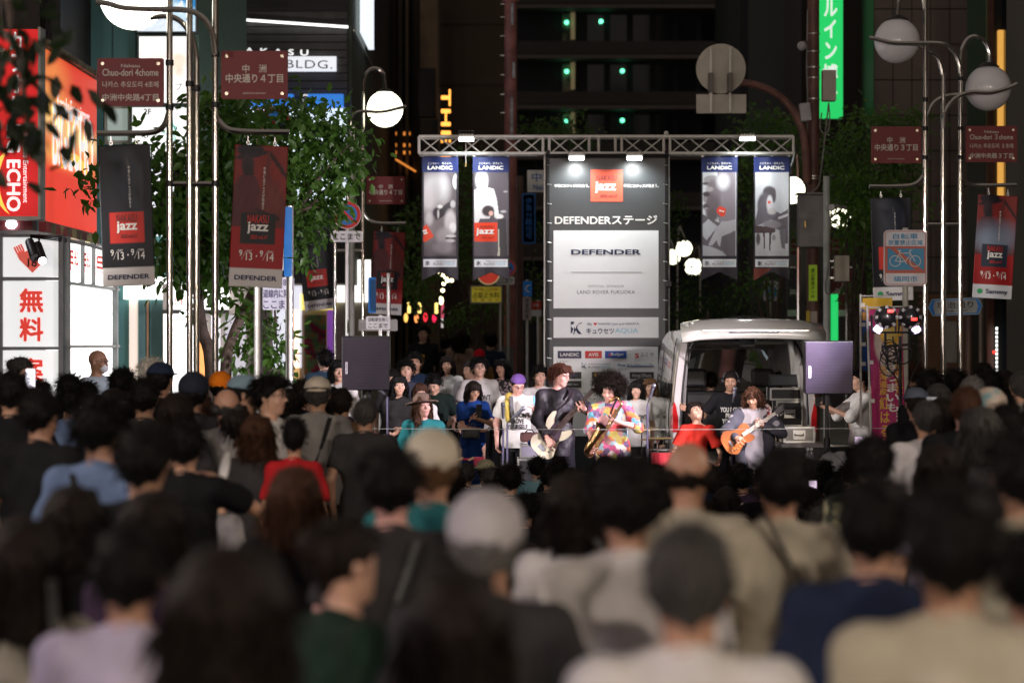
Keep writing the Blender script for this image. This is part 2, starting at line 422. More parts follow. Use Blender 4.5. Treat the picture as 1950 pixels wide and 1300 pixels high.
HAIRCOL = {'black': (.005,.0045,.0045), 'dark': (.012,.008,.0065), 'brown': (.045,.02,.011), 'auburn': (.05,.017,.010), 'grey': (.11,.105,.10),
           'darkgrey': (.045,.042,.04), 'white': (.55,.52,.46), 'tan': (.12,.065,.035)}
def hair_mat(c): return M('hair_'+c, HAIRCOL[c], .6, var=.5, scale=60, bump=.6, bscale=90, spec=.12, stretch=(1,1,.15))
def skin_mat(c='fair'):
    return M('skin_'+c, {'fair': (.56,.33,.24), 'tan': (.42,.23,.15), 'warm': (.50,.28,.18), 'pink': (.62,.33,.28)}[c], .48, var=.07, scale=14, bump=.08, bscale=60)
def cloth(name, col, bump=.6, rough=.85, var=.13): return M('cloth_'+name, col, rough, bump=bump, bscale=9, var=var, scale=7, spec=.12)

def hair_shape(style, T, Rm, s):
    """hair in head space; T maps a head-space point to body space"""
    F = Field(); rot = Rm
    def e(c, r, k=.02, cuts=(), sub=False):
        cc = [(T(p), Rm @ np.array(n)) for p, n in cuts]; F.ell(T(c), np.array(r)*s, k, cc, sub, rot)
    def c(a, ra, b, rb, k=.02, cuts=()):
        cc = [(T(p), Rm @ np.array(n)) for p, n in cuts]; F.cap(T(a), ra*s, T(b), rb*s, k, cc)
    line = [((0,-.084,.058), unit((0,-.62,-.78)))]            # hairline: brow to nape
    if style in ('short', 'fringe', 'parted', 'curly', 'thin', 'crop'):
        g = {'crop': .004, 'thin': .003, 'curly': .02}.get(style, .012)
        e((0,.014,.034), (.080+g,.098+g,.088+g), cuts=line)
        c((0,.075,.0), .045+g*.5, (0,.066,-.052), .03); c((-.055,.05,0), .035, (-.045,.055,-.04), .024); c((.055,.05,0), .035, (.045,.055,-.04), .024)
        c((-.074,-.012,.03), .014+g*.4, (-.078,-.008,-.005), .007); c((.074,-.012,.03), .014+g*.4, (.078,-.008,-.005), .007)
        if style in ('fringe', 'parted', 'curly'):
            for i in range(-3, 4):
                q = i*.02; c((q,-.06,.095), .022, (q*1.15,-.094+abs(q)*.25,.052 if style == 'fringe' else .07), .011, .012)
    elif style in ('bob', 'long', 'mop', 'shag'):
        L = {'bob': -.13, 'long': -.27, 'mop': -.10, 'shag': -.16}[style]
        e((0,.014,.034), (.096,.113,.102), cuts=[((0,-.088,.05), unit((0,-.85,-.53)))])
        for q in (-1, 1):
            c((.066*q,.0,.04), .036, (.074*q,.008,L*.6), .034, .03); c((.074*q,.008,L*.6), .034, (.062*q,.02,L), .024, .03)
            c((.05*q,.055,.02), .05, (.05*q,.06,L), .035, .03); c((.07*q,-.045,.06), .022, (.084*q,-.035,-.04), .014, .02)
        c((0,.07,.02), .06, (0,.072,L), .04, .03)
        if style != 'long' or True:
            for i in range(-3, 4):
                q = i*.019; c((q,-.062,.096), .022, (q*1.25,-.097+abs(q)*.3,.045), .010, .012)
    elif style == 'side_long':
        e((0,.014,.034), (.094,.11,.098), cuts=line); c((0,.075,0), .06, (0,.09,-.3), .035)
    elif style == 'afro':
        e((0,.02,.065), (.155,.15,.12), cuts=[((0,-.055,.07), unit((0,-.75,-.66)))]); e((-.11,.03,.03), (.06,.075,.085)); e((.11,.03,.03), (.06,.075,.085)); e((0,.09,.0), (.1,.07,.09))
    elif style == 'bun':
        e((0,.014,.034), (.09,.108,.097), cuts=line); c((0,.07,0), .05, (0,.066,-.05), .028); e((0,.11,.06), (.045,.04,.045))
    elif style == 'ring':                                     # hair round a bald crown
        c((-.06,.05,-.01), .034, (.06,.05,-.01), .034, .03); c((-.082,.005,.01), .013, (-.06,.06,-.01), .026); c((.082,.005,.01), .013, (.06,.06,-.01), .026)
        c((0,.08,.0), .03, (0,.068,-.04), .02)
    return F
HAIR_TUFT = {'short': (700,.03,.25), 'fringe': (900,.035,.6), 'parted': (900,.035,.4), 'curly': (1300,.028,.1), 'thin': (350,.015,.3), 'crop': (500,.012,.1), 'bob': (900,.06,.85),
             'long': (1100,.09,.95), 'mop': (1000,.05,.7), 'shag': (1200,.06,.7), 'side_long': (900,.08,.95), 'afro': (5200,.055,.0), 'bun': (500,.02,.3), 'ring': (350,.018,.5)}

def person(label, loc=(0,0,0), rz=0., h=1.70, fem=False, lean=0., side=0., pose='stand', head=(0,0,0), armA=None, armB=None, curlA=.5, curlB=.5, palmA=None, palmB=None,
           poleA=None, poleB=None, hair='short', hcol='black', skin='fair', top=None, sleeve='short', topname='shirt', hem=-.1, bot=None, botkind='trousers', vox=.012,
           face=True, g=1., cap=None, group=None, print_=None, turn=0., specs=False, open_front=None, mask=False, tuft=1., hairkeep=True):
    """faces -Y; side -1 of the body (armA) is the person's right. Angles in degrees."""
    T0 = thing('person', label, 'person', (0,0,0), group)
    s = h/1.715; sm = skin_mat(skin); rng = np.random.default_rng(abs(hash(label)) % 9999 if False else len(label)*7+int(h*1000))
    hz = {'stand': .90, 'chair': .50, 'floor': .13, 'stool': .68}[pose]
    P = np.array([0,0,hz+.03])*s
    Rl = rotm(R(turn), 0, 0) @ rotm(0, R(lean), R(side)); u = Rl @ np.array([0,0,1.]); rt = Rl @ np.array([1.,0,0]); fw = Rl @ np.array([0,-1.,0])
    sw = (.145 if fem else .168)*s*(.5+.5*g); neck = P+u*.525*s; sh = {q: P+u*.462*s+rt*sw*q for q in (-1, 1)}
    ya, pi_, ro = (R(a) for a in head); Rh = Rl @ rotm(ya, pi_, ro)
    Hc = neck+(u*.068+Rh @ np.array([0,-.014,.082]))*s
    T = lambda p: Hc+Rh @ (np.array(p, float)*s)
    hipw = .088*s
    hips = {q: P+np.array([hipw*q,0,-.03*s]) for q in (-1, 1)}
    if pose == 'stand': kn = {q: np.array([.10*q,-.02,.48])*s for q in (-1,1)}; an = {q: np.array([.115*q,.02,.07])*s for q in (-1,1)}
    elif pose in ('chair', 'stool'): kn = {q: np.array([.14*q,-.42,hz+.0])*s for q in (-1,1)}; an = {q: np.array([.13*q,-.36,hz*.0+max(.07, hz-.45)])*s for q in (-1,1)}
    else: kn = {q: np.array([.28*q,-.34,.26])*s for q in (-1,1)}; an = {q: np.array([.06*q,-.38,.06])*s for q in (-1,1)}
    l1, l2 = .285*s, .255*s; E = {}; W = {}; HD = {}
    for q, tgt, pole in ((-1, armA, poleA), (1, armB, poleB)):
        if tgt is None: tgt = (.07*q, -.03, -.50)
        w = sh[q]+(rt*tgt[0]+fw*(-tgt[1])+u*tgt[2])*s if tgt[0] != 'w' else np.array(tgt[1], float)
        pl = (rt*q*.45-fw*.8-u*.35) if pole is None else (rt*pole[0]+fw*(-pole[1])+u*pole[2])
        E[q], W[q] = ik(sh[q], w, l1, l2, pl)
    B = Field()
    gb = g*(.93 if fem else 1.)
    B.ell(P, np.array([.150*gb,.100*gb,.12])*s, .05, rot=Rl).ell(P+u*.17*s, np.array([.125*gb,.088*gb,.17])*s, .05, rot=Rl).ell(P+u*.35*s, np.array([.15*gb,.10*gb,.17])*s, .05, rot=Rl)
    if fem:
        for q in (-1,1): B.ell(P+u*.34*s+rt*.065*q*s+fw*.075*s, np.array([.055,.05,.06])*s, .03, rot=Rl)
    B.cap(sh[-1]-rt*.0, .045*s, sh[1], .045*s, .05)
    for q in (-1,1):
        B.cap(neck-u*.005*s, .04*s, sh[q], .045*s, .04)
        B.cap(sh[q], .046*s*g, E[q], .034*s*g, .03).cap(E[q], .035*s*g, W[q], .0235*s, .02)
        d = W[q]-E[q]; pn = (palmA if q < 0 else palmB); pn = (rt*-q*.8+fw*.4) if pn is None else rt*pn[0]+fw*(-pn[1])+u*pn[2]
        hand(B, W[q], d, pn, q, s, curlA if q < 0 else curlB)
        B.cap(hips[q], .085*s*g, kn[q], .055*s, .04).cap(kn[q], .054*s, an[q], .036*s, .03).cap(an[q]+[0,.03*s,-.03*s], .03*s, an[q]+[0,-.15*s,-.04*s], .026*s, .02)
    B.cap(neck-u*.03*s, .053*s*(.88 if fem else 1), Hc+Rh @ np.array([0,.024,-.05])*s, .047*s*(.86 if fem else 1), .02)
    he = lambda c, r, k=.02, sub=False: B.ell(T(c), np.array(r)*s, k, (), sub, Rh)
    hc = lambda a, ra, b, rb, k=.01: B.cap(T(a), ra*s, T(b), rb*s, k)
    jw = .9 if fem else 1.
    he((0,.012,.03), (.077,.094,.087)); he((0,-.016,-.04), (.061*jw,.068,.068), .03); he((0,-.058,-.09), (.026*jw,.022,.020), .03)
    he((0,.01,-.04), (.052*jw,.058,.045), .03)
    for q in (-1,1):
        he((.080*q,.012,-.004), (.010,.019,.031), .006)
        if face:
            he((.036*q,-.062,-.022), (.028,.022,.026), .02); hc((.05*q,-.070,.031), .009, (.014*q,-.082,.030), .010, .012); he((.031*q,-.094,.012), (.017,.012,.010), .01, True)
            he((.031*q,-.077,.012), (.0145,.0125,.0125), .004)
    if face:
        hc((0,-.083,.016), .0085, (0,-.104,-.022), .012, .012); hc((-.011,-.092,-.027), .0085, (.011,-.092,-.027), .0085, .006)
        hc((-.018,-.080,-.052), .0075, (.018,-.080,-.052), .0075, .008); hc((-.014,-.080,-.063), .008, (.014,-.080,-.063), .008, .008)
    V, Fc = B.mesh(vox)
    body = link('body', mesh_np('body', V, Fc, True), sm, T0)
    kids = {'body': body}
    # shirt
    tm = top or cloth('white', (.75,.75,.75))
    S = Field(); o = .016*s
    S.ell(P-u*.02*s, np.array([.168*gb,.124*gb,.19])*s+o, .05, rot=Rl).ell(P+u*.17*s, np.array([.142*gb,.105*gb,.19])*s+o, .05, rot=Rl).ell(P+u*.34*s, np.array([.157*gb,.108*gb,.18])*s+o, .05, rot=Rl)
    if fem:
        for q in (-1,1): S.ell(P+u*.34*s+rt*.065*q*s+fw*.078*s, np.array([.058,.055,.066])*s+o*.5, .03, rot=Rl)
    S.cap(sh[-1], .043*s+o, sh[1], .043*s+o, .05)
    for q in (-1,1):
        S.cap(neck-u*.02*s, .04*s+o*.5, sh[q], .043*s+o, .04)
        if sleeve == 'short':
            e = sh[q]+(E[q]-sh[q])*.72; dd = unit(E[q]-sh[q]); S.cap(sh[q], .048*s+o, e+dd*.05*s, .058*s+o, .03, cuts=[(e, dd)])
        elif sleeve == 'half':
            dd = unit(W[q]-E[q]); e = E[q]+(W[q]-E[q])*.08; S.cap(sh[q], .048*s+o, E[q], .055*s+o, .03).cap(E[q], .055*s+o, E[q]+dd*.09*s, .05*s+o, .02, cuts=[(e, dd)])
        elif sleeve == 'long':
            dd = unit(W[q]-E[q]); e = E[q]+(W[q]-E[q])*.86; S.cap(sh[q], .048*s+o, E[q], .046*s+o, .03).cap(E[q], .046*s+o, W[q]+dd*.02, .034*s+o*.8, .02, cuts=[(e, dd)])
    S.ell(neck+u*.045*s+fw*.012*s, np.array([.062,.062,.05])*s, .008, sub=True, rot=Rl)
    hp = P+u*hem*s
    if hem < -.14: S.cap(P, .15*s*gb, P+u*(hem-.02)*s, .165*s*gb, .05)
    V, Fc = S.mesh(vox*1.05, wrinkle=.0075*s, wk=24/s, cuts=[(hp, -u)])
    kids['top'] = link(topname, mesh_np(topname, V, Fc, True), tm, T0); tverts = V; tfaces = Fc
    if top is not None and not open_front:
        rb = MB(); ce = neck+u*.012*s+fw*.010*s; rb.tube([ce+(rt*.060*math.cos(a)+fw*(.064*math.sin(a)))*s-u*.022*s*(math.sin(a)+.1) for a in np.linspace(0, 2*math.pi, 15)], .0075*s, 5); rb.obj('collar', tm, T0, smooth=True)
    # legs
    bm_ = bot or cloth('black', (.012,.012,.014)); G = Field()
    if botkind == 'trousers' or botkind == 'wide':
        wd = .012*s if botkind == 'trousers' else .035*s
        G.ell(P, np.array([.148*gb,.102*gb,.115])*s+.006, .03)
        for q in (-1,1): G.cap(hips[q], .080*s*g+.008, kn[q], .058*s+wd, .03).cap(kn[q], .058*s+wd, an[q]+[0,0,.02], .042*s+wd*1.4, .02)
        nm = 'trousers'
    else:
        G.ell(P, np.array([.150,.108,.115])*s+.008, .04).cap(P, .13*s, np.array([0,0,.42*s]), .21*s, .04); nm = 'skirt'
    cz = [(P+[0,0,.09*s], np.array([0,0,1.]))]+([(np.array([0,0,.10*s]), np.array([0,0,-1.]))] if botkind != 'skirt' else [(np.array([0,0,.36*s]), np.array([0,0,-1.]))])
    V, Fc = G.mesh(max(vox, .013)*1.15, wrinkle=.004, cuts=cz if pose == 'stand' else cz[:1]); kids['bot'] = link(nm, mesh_np(nm, V, Fc, True), bm_, T0)
    for q in (-1,1):
        mb = MB(); mb.sphere(an[q]+np.array([0,-.06*s,-.035*s]), (.047*s,.135*s,.05*s), 10, 6, -.55); mb.obj('shoe', M('shoe_leather', (.03,.028,.026), .5), T0, smooth=True)
    # hair
    if hair and hair != 'bald':
        HF = hair_shape(hair, T, Rh, s); V, Fc = HF.mesh(max(.008, vox*.8), rough=((.0045, 70.) if not face else (.0025, 110.)) if hair not in ('afro', 'curly', 'shag') else (.010, 60.))
        if len(V):
            n, L, dn = HAIR_TUFT[hair]; n = int(n*tuft)
            Q, QF = tufts(V, Fc, max(n, 4), L*s*1.15, .0015*s, dn, rng, (.36 if not face else .2) if hair != 'afro' else .8, (lambda p: face_free(p, Hc, Rh, s, dn, L)))
            kids['hair'] = link('hair', mesh_np('hair', np.concatenate([V, Q]), np.concatenate([Fc, QF+len(V)]), True), hair_mat(hcol), T0)
    if cap: kids['cap'] = headwear(cap, T, Rh, s, T0)
    if face:
        dk = M('eye_dark', (.012,.008,.006), .2); lip = M('lip', (.40,.13,.11), .4); wh = M('eye_white', (.6,.58,.56), .3)
        for q in (-1,1):
            c = T((.031*q,-.0895,.0125)); e = MB(); e.sphere((0,0,0), (.0125*s,.004*s,.0048*s), 8, 6); xf(e, c, Rh); eo = e.obj('eye', wh, T0, smooth=True)
            e = MB(); e.sphere((0,-.003*s,0), (.0062*s,.003*s,.0052*s), 8, 5); xf(e, c, Rh); e.obj('iris', dk, eo, smooth=True)
            e = MB(); e.tube([(-.016,0,.004*q*-1),(0,-.0035,.003),(.016,0,-.001*q)], .0026, 5); e.v = [(a*s,b*s,z*s) for a,b,z in e.v]; xf(e, T((.032*q,-.0885,.034)), Rh); e.obj('eyebrow', hair_mat('black' if hcol in ('auburn','white') else hcol), T0)
            e = MB(); e.tube([(-.015,.001,0),(0,-.0035,.0035),(.015,.001,0)], .0019, 5); e.v = [(a*s,b*s,z*s) for a,b,z in e.v]; xf(e, T((.031*q,-.0905,.0175)), Rh); e.obj('eyelid', dk, T0)
        e = MB(); e.sphere((0,0,0), (.021*s,.006*s,.0085*s), 10, 6); xf(e, T((0,-.0845,-.0575)), Rh); e.obj('mouth', lip, T0, smooth=True)
    if specs:
        bk = M('spectacle_frame', (.015,.014,.016), .3); e = MB()
        for q in (-1,1):
            e.tube([T((.033*q+.022*math.cos(a),-.104,.010+.0165*math.sin(a))) for a in np.linspace(0, 2*math.pi, 13)], .0022*s, 5)
            e.tube([T((.055*q,-.102,.014)), T((.080*q,-.04,.014)), T((.082*q,.012,.012))], .0018*s, 5)
        e.tube([T((-.011,-.105,.014)), T((.011,-.105,.014))], .0018*s, 5); e.obj('glasses', bk, T0)
    if mask:
        mf = Field(); mf.ell(T((0,-.066,-.055)), np.array([.052,.045,.045])*s, .01, [(T((0,-.05,-.055)), Rh @ np.array([0,1.,0]))], rot=Rh)
        V, Fc = mf.mesh(.008); link('face_mask', mesh_np('face_mask', V, Fc, True), cloth('mask', (.8,.82,.85)), T0)
    if print_:
        bvh = BVHTree.FromPolygons([tuple(v) for v in tverts], [tuple(f) for f in tfaces]); F0 = Vector(fw); U0 = Vector(u); R0 = Vector(rt)
        for (txt, dx, dz, w, hh, pm, bold) in print_:
            tv, tf, asp = text_mesh(txt, bold, 1., .9); out = []
            for x, y, zq in tv:
                o_ = Vector(P)+R0*(x*w+dx)*s+U0*(y*hh+dz)*s+F0*.6; hit = bvh.ray_cast(o_, -F0)
                out.append((hit[0] if hit[0] is not None else o_-F0*.45)+F0*(.006+zq))
            me = bpy.data.meshes.new('lettering'); me.from_pydata([tuple(v) for v in out], [], tf); link('lettering', me, pm, T0)
    T0['_'] = 0; del T0['_']
    T0.location = loc; T0.rotation_euler = (0,0,R(rz)); kids['root'] = T0
    kids['T'] = T; kids['W'] = W; kids['E'] = E; kids['sh'] = sh; kids['P'] = P; kids['u'] = u; kids['s'] = s; kids['Rh'] = Rh
    return kids
def xf(mb, c, Rm):
    Rm = Matrix([list(r) for r in Rm]); c = Vector(c); mb.v = [tuple(Rm @ Vector(v)+c) for v in mb.v]
def headwear(kind, T, Rh, s, parent):
    style, mat = kind; F = Field()
    def e(c, r, k=.01, cuts=(), sub=False): F.ell(T(c), np.array(r)*s, k, [(T(p), Rh @ np.array(n)) for p, n in cuts], sub, Rh)
    if style in ('cap', 'cap_side', 'cap_back'):
        e((0,.012,.042), (.097,.114,.094), cuts=[((0,0,.042), (0,.12,-1))])
        q = 1 if style == 'cap' else -1
        if style == 'cap_back': e((0,.125,.035), (.075,.06,.012), .008)
        else: e((0,-.135,.048), (.07,.065,.009), .008)
    elif style == 'beanie':
        e((0,.012,.045), (.098,.113,.10), cuts=[((0,0,.012), (0,-.25,-1))])
    elif style == 'skullcap': e((0,.014,.045), (.092,.108,.088), cuts=[((0,0,.045), (0,-.1,-1))])
    elif style == 'hat':
        e((0,.012,.085), (.096,.112,.085), cuts=[((0,0,.05), (0,0,-1))]); e((0,.01,.052), (.19,.20,.014), .012)
    elif style == 'bucket': e((0,.012,.06), (.097,.11,.08), cuts=[((0,0,.04), (0,0,-1))]); e((0,.012,.04), (.135,.15,.03), .02)
    V, Fc = F.mesh(.008, wrinkle=.0015, wk=60); o = link('hat' if style in ('hat','bucket') else 'cap', mesh_np('hat', V, Fc, True), mat, parent)
    return o
# ================================================================ SETTING: ground, street, buildings
asphalt = M('asphalt', (.045,.045,.047), .85, var=.3, scale=3, bump=.4, bscale=60)
paving = M('pavement_stone', (.16,.15,.14), .8, var=.2, scale=2, bump=.2, bscale=30)
MB().box((-120,-60,-.3), (120,600,0)).obj('ground', asphalt, kind='structure')
MB().box((-4.2,-55,.0), (4.2,300,.004)).obj('road', M('road_surface', (.055,.053,.052), .75, var=.25, scale=4, bump=.35, bscale=90), kind='structure')
for sx in (-1, 1):
    MB().box((4.35*sx if sx > 0 else -30, -55, 0), (30 if sx > 0 else -4.35, 300, .12)).obj('pavement', paving, kind='structure')
    MB().box((4.2 if sx > 0 else -4.35, -55, 0), (4.35 if sx > 0 else -4.2, 300, .13)).obj('kerb', M('kerb_stone', (.3,.29,.28), .8), kind='structure')
dkmetal = M('dark_metal', (.03,.03,.032), .45, .6); steel = M('steel', (.55,.54,.52), .22, 1., var=.06, scale=20); alu = M('aluminium', (.62,.62,.6), .35, .85, var=.08)
white = M('white_paint', (.75,.75,.73), .5); blackp = M('black_plastic', (.014,.014,.016), .45); glassd = M('dark_glass', (.008,.012,.014), .08, var=.3, scale=.4, spec=.8)
def ink(c, n, emit=0): return M('ink_'+n, c, .6, var=.03, emit=emit)
iW = ink((.8,.79,.76), 'white'); iB = ink((.012,.012,.014), 'black'); iR = ink((.62,.03,.02), 'red'); iN = ink((.012,.02,.075), 'navy'); iC = ink((.25,.6,.75), 'cyan')
def wallbox(name, label, cat, a, b, mat, group=None):
    t = thing(name, label, cat, ((a[0]+b[0])/2, (a[1]+b[1])/2, 0), group); MB().box(a, b).obj('wall', mat, t); return t
def lit(name, col, e): return M(name, (min(1, col[0]), min(1, col[1]), min(1, col[2])), .4, emit=e, ecol=col, var=.05, scale=1.5)
LW = lit('lit_white', (1,1,.97), 2.3); LW2 = lit('lit_white_soft', (.93,.97,.95), .62)
# ---- information shop at the left corner (front 30.7 m away, side wall running up the street)
D0 = 30.7; xc = PX(117, D0); xl = PX(-90, D0); D1 = 34.6
shop = thing('shop', 'white glowing corner shop with red lettered panels under the red karaoke signs', 'shop', (xc-2, D0, 0))
MB().box((xl, D0+.25, 0), (xc-.25, D1+1.2, PZ(438, D0))).obj('wall', M('shop_wall', (.5,.5,.5), .6), shop)
frm = M('grey_mullion', (.16,.17,.17), .4, .4)
def zz(y): return PZ(y, D0)
for i, (ya, yb) in enumerate(((452,527), (535,660), (667,790))):      # front panels
    p = MB().box((PX(6,D0), D0, zz(yb)), (PX(112,D0), D0+.06, zz(ya))).obj('light_panel', LW2, shop)
    if i == 1: [text(c, lit('shop_red', (.85,.05,.03), .5), p, face_cam((PX(60,D0), D0, zz(y))), w=.31, h=.31, bold=.035) for c, y in (('無', 572), ('料', 627))]
    if i == 2: text('案', lit('shop_red', (.85,.05,.03), .5), p, face_cam((PX(60,D0), D0, zz(704))), w=.31, h=.31, bold=.035); text('内', lit('shop_red', (.85,.05,.03), .5), p, face_cam((PX(60,D0), D0, zz(765))), w=.31, h=.31, bold=.035)
    if i == 0:
        em = MB().prism([(0,.17),(.17,0),(0,-.17),(-.17,0)], face_cam((PX(62,D0), D0, zz(494))), .006).obj('emblem', lit('emblem_red', (.8,.12,.08), .45), p)
        text('18', M('emblem_ink', (.1,.03,.03)), em, face_cam((PX(62,D0), D0-.002, zz(500))), h=.11, bold=.03, lift=.012)
        hnd = MB(); m = face_cam((PX(42,D0), D0, zz(486)), 0, R(25)); hnd.prism([(x*.9,y*.9) for x,y in rrect(.12,.11,.03)], m, .012)
        for k in range(4): hnd.prism([(x-.045+k*.03, y+.085) for x, y in rrect(.022,.1,.01)], m, .012)
        hnd.prism([(x+.085, y+.01) for x, y in rrect(.075,.025,.01)], m, .012); hnd.obj('hand_sign', lit('emblem_red', (.8,.12,.08), .45), p)
for x0, x1 in ((0,5.5), (112.5,121)): MB().box((PX(x0,D0), D0-.05, 0), (PX(x1,D0), D0+.1, zz(445))).obj('mullion', frm, shop)
for y in (449, 531, 663): MB().box((PX(5.6,D0), D0-.03, zz(y+2.5)), (PX(112.4,D0), D0+.08, zz(y-3))).obj('transom', frm, shop)
def sd(px):                                                            # depth on the side wall x = xc seen at pixel px
    return xc*FPX/(px-975)
xs = xc+.02
for a, b in ((124,150),(152.5,171),(173.5,213)):                      # clerestory panes
    p = MB().box((xs-.05, sd(a), zz(533)), (xs, sd(b), zz(453))).obj('light_panel', LW, shop)
    text('無料', lit('shop_red', (.85,.05,.03), .5), p, face_cam((xs, (sd(a)+sd(b))/2, zz(490)), R(90)), w=(sd(b)-sd(a))*.7, h=.3, bold=.02)
for ya, yb in ((542,657),(664,800)):
    MB().box((xs-.05, sd(124), zz(yb)), (xs, sd(211), zz(ya))).obj('light_panel', LW, shop)
for y in (538, 660): MB().box((xs-.03, sd(121.3), zz(y+2.5)), (xs+.04, sd(221), zz(y-2.5))).obj('transom', frm, shop)
for px in (122, 214): MB().box((xs-.03, sd(px), 0), (xs+.05, sd(px+2.3), zz(449))).obj('mullion', frm, shop)
for px in (151, 172): MB().box((xs-.03, sd(px), zz(535)), (xs+.045, sd(px+1.2), zz(449))).obj('mullion', frm, shop)
MB().box((xs-.05, sd(217), 0), (xs+.001, sd(221), zz(549))).obj('red_striped_panel', pattern_mat('red_stripe', [(.85,.85,.85),(.7,.04,.03)], 9), shop)
ca = thing('canopy', 'dark red awning box over the white corner shop', 'awning', (xl, D0, 3)); 
MB().box((xl, D0-.55, PZ(442,D0)), (PX(78,D0), D0-.25, PZ(418,D0))).obj('fascia', M('awning_red', (.12,.02,.025), .5), ca)
MB().sphere((PX(27,D0-.4), D0-.57, PZ(431,D0)), (.07,.05,.06), 12, 8).obj('downlight', lit('lit_cool', (.9,.95,1), 14), ca)
for i, (px, py, on) in enumerate(((61,478,False),(76,484,True))):
    t = thing('spotlight', 'black can spotlight over the hand emblem, ' + ('the unlit left one' if not on else 'the glowing right one'), 'spotlight', at(px,py,30.1), 'spotlights over the white panel'); a_ = at(px-5,py-18,30.15); b_ = at(px+5,py+12,29.9)
    MB().cyl(a_, b_, .055, .062, 16).obj('can', blackp, t, smooth=True); MB().tube([at(px-2,447,30.3), at(px-1,py-10,30.15)], .012, 6).obj('bracket', blackp, t)
    dv = (b_-a_).normalized(); MB().cyl(b_+dv*.002, b_+dv*.008, .052, n=16).obj('lens', lit('spot_lens', (1,1,.97), 7) if on else M('lens_grey', (.2,.2,.2), .2), t)
t = thing('cable', 'thin cables running along the top of the white corner shop', 'cable', (xc,D0-.1,3.3))
for k in range(3): MB().tube(smooth_path([at(60,448+k*2,30.3), at(110,452+k*3,30.5), Vector((xc+.06, 32.2, PZ(455+k*2,D0))), Vector((xc+.06, 34.4, PZ(458+k*3,D0)))]), .009, 5).obj('strand', blackp, t)
# red karaoke signs
t = thing('vertical_sign', 'tall red karaoke sign with white sideways letters at the left edge', 'sign', (PX(40,30), 30, 3.4))
d = 29.2; MB().box((PX(-30,d), d, PZ(412,d)), (PX(73,d), d+.25, PZ(56,d))).obj('sign_face', lit('sign_red', (.72,.008,.010), .62), t)
for a, b in (((-30,412),(78,418)), ((73.2,52),(78,411.8))): MB().box((PX(a[0],d), d-.03, PZ(b[1],d)), (PX(b[0],d), d+.28, PZ(a[1],d))).obj('frame', M('sign_frame', (.3,.29,.26), .4, .5), t)
text('BIG ECHO', ink((1,1,1), 'glow_white', .75), t, face_cam((PX(26,d), d, PZ(320,d)), 0, R(-90)), w=1.05, h=.17, bold=.03)
text('Karaoke Entertainment', ink((1,1,1), 'glow_white', .75), t, face_cam((PX(49,d), d, PZ(320,d)), 0, R(-90)), w=.84, h=.06, bold=.01)
text('カラオケ', ink((1,1,1), 'glow_white', .75), t, face_cam((PX(30,d), d, PZ(140,d))), w=.17, h=1.0, bold=.03, vertical=True)
cm = MB(); cm.prism([(.5*math.sin(a)*1., .32-.5*math.cos(a)*1.) for a in np.linspace(-.8,.8,14)]+[(.56*math.sin(a), .32-.42*math.cos(a)) for a in np.linspace(.8,-.8,14)], face_cam((PX(14,d), d, PZ(345,d)), 0, R(-90)), .005); cm.obj('swoosh', lit('swoosh_gold', (1,.55,.08), 1.1), t)
t = thing('angled_sign', 'orange red karaoke panel on the side wall beside the tall red sign', 'sign', (xc-.1, 32, 4.2))
xw = xc+.0; da, db = xw*FPX/(83-975), xw*FPX/(184-975)
P_ = Print(30, 40, (.80,.045,.02)); P_.ell(.0,.66,.55,.10,(1,.62,.16),1.4,.9); P_.ell(.9,.56,.8,.06,(1,.78,.35),1.6,.8); P_.ell(.3,.42,.8,.06,(1,.5,.12),1.6,.7); P_.ell(.1,.88,.3,.12,(1,.35,.08),1.2,.7)
Zt, Zb = PZ(112, 150 and FPX/150), PZ(428, FPX/150)
me = P_.mesh('sign_face', abs(db-da), Zt-Zb, lambda a, b: (xw-t.location.x, (da+db)/2+a-32, (Zt+Zb)/2+b-4.2)); link('sign_face', me, print_mat('sign_print_lit', .8), t)
MB().box((xw-.06, da, Zb-.02), (xw-.01, db, Zt+.02)).obj('sign_box', M('sign_frame', (.3,.29,.26), .4, .5), t)
MB().box((xw-.06, da, Zt+.02), (xw+.06, db+.02, Zt+.1)).obj('top_rail', M('rusty_rail', (.28,.25,.17), .8, var=.6, scale=8), t)
MB().box((xw-.06, da, Zb-.14), (xw+.03, db+.02, Zb-.02)).obj('bottom_rail', pattern_mat('patch_rail', [(.3,.26,.1),(.25,.02,.02),(.1,.06,.03)], 3), t)
S_ = face_cam((xw, (da+db)/2+.1, PZ(282, FPX/142)), R(90)); text('BIGECHO', ink((1,1,1), 'glow_white', .75), t, S_, w=2.9, h=.8, bold=.02, lift=.012)
text('Karaoke Entertainment', ink((1,1,1), 'glow_white', .75), t, face_cam((xw, (da+db)/2+.1, PZ(222, FPX/142)), R(90)), w=2.3, h=.2, bold=.01, lift=.012)
cm = MB(); cm.prism([(1.0*math.sin(a), .35*math.cos(a)) for a in np.linspace(-1.3,1.3,14)]+[(.9*math.sin(a), .16*math.cos(a)+.06) for a in np.linspace(1.3,-1.3,14)], face_cam((xw, (da+db)/2+.2, PZ(352, FPX/142)), R(90)), .012); cm.obj('swoosh', lit('swoosh_gold', (1,.55,.08), 1.1), t)
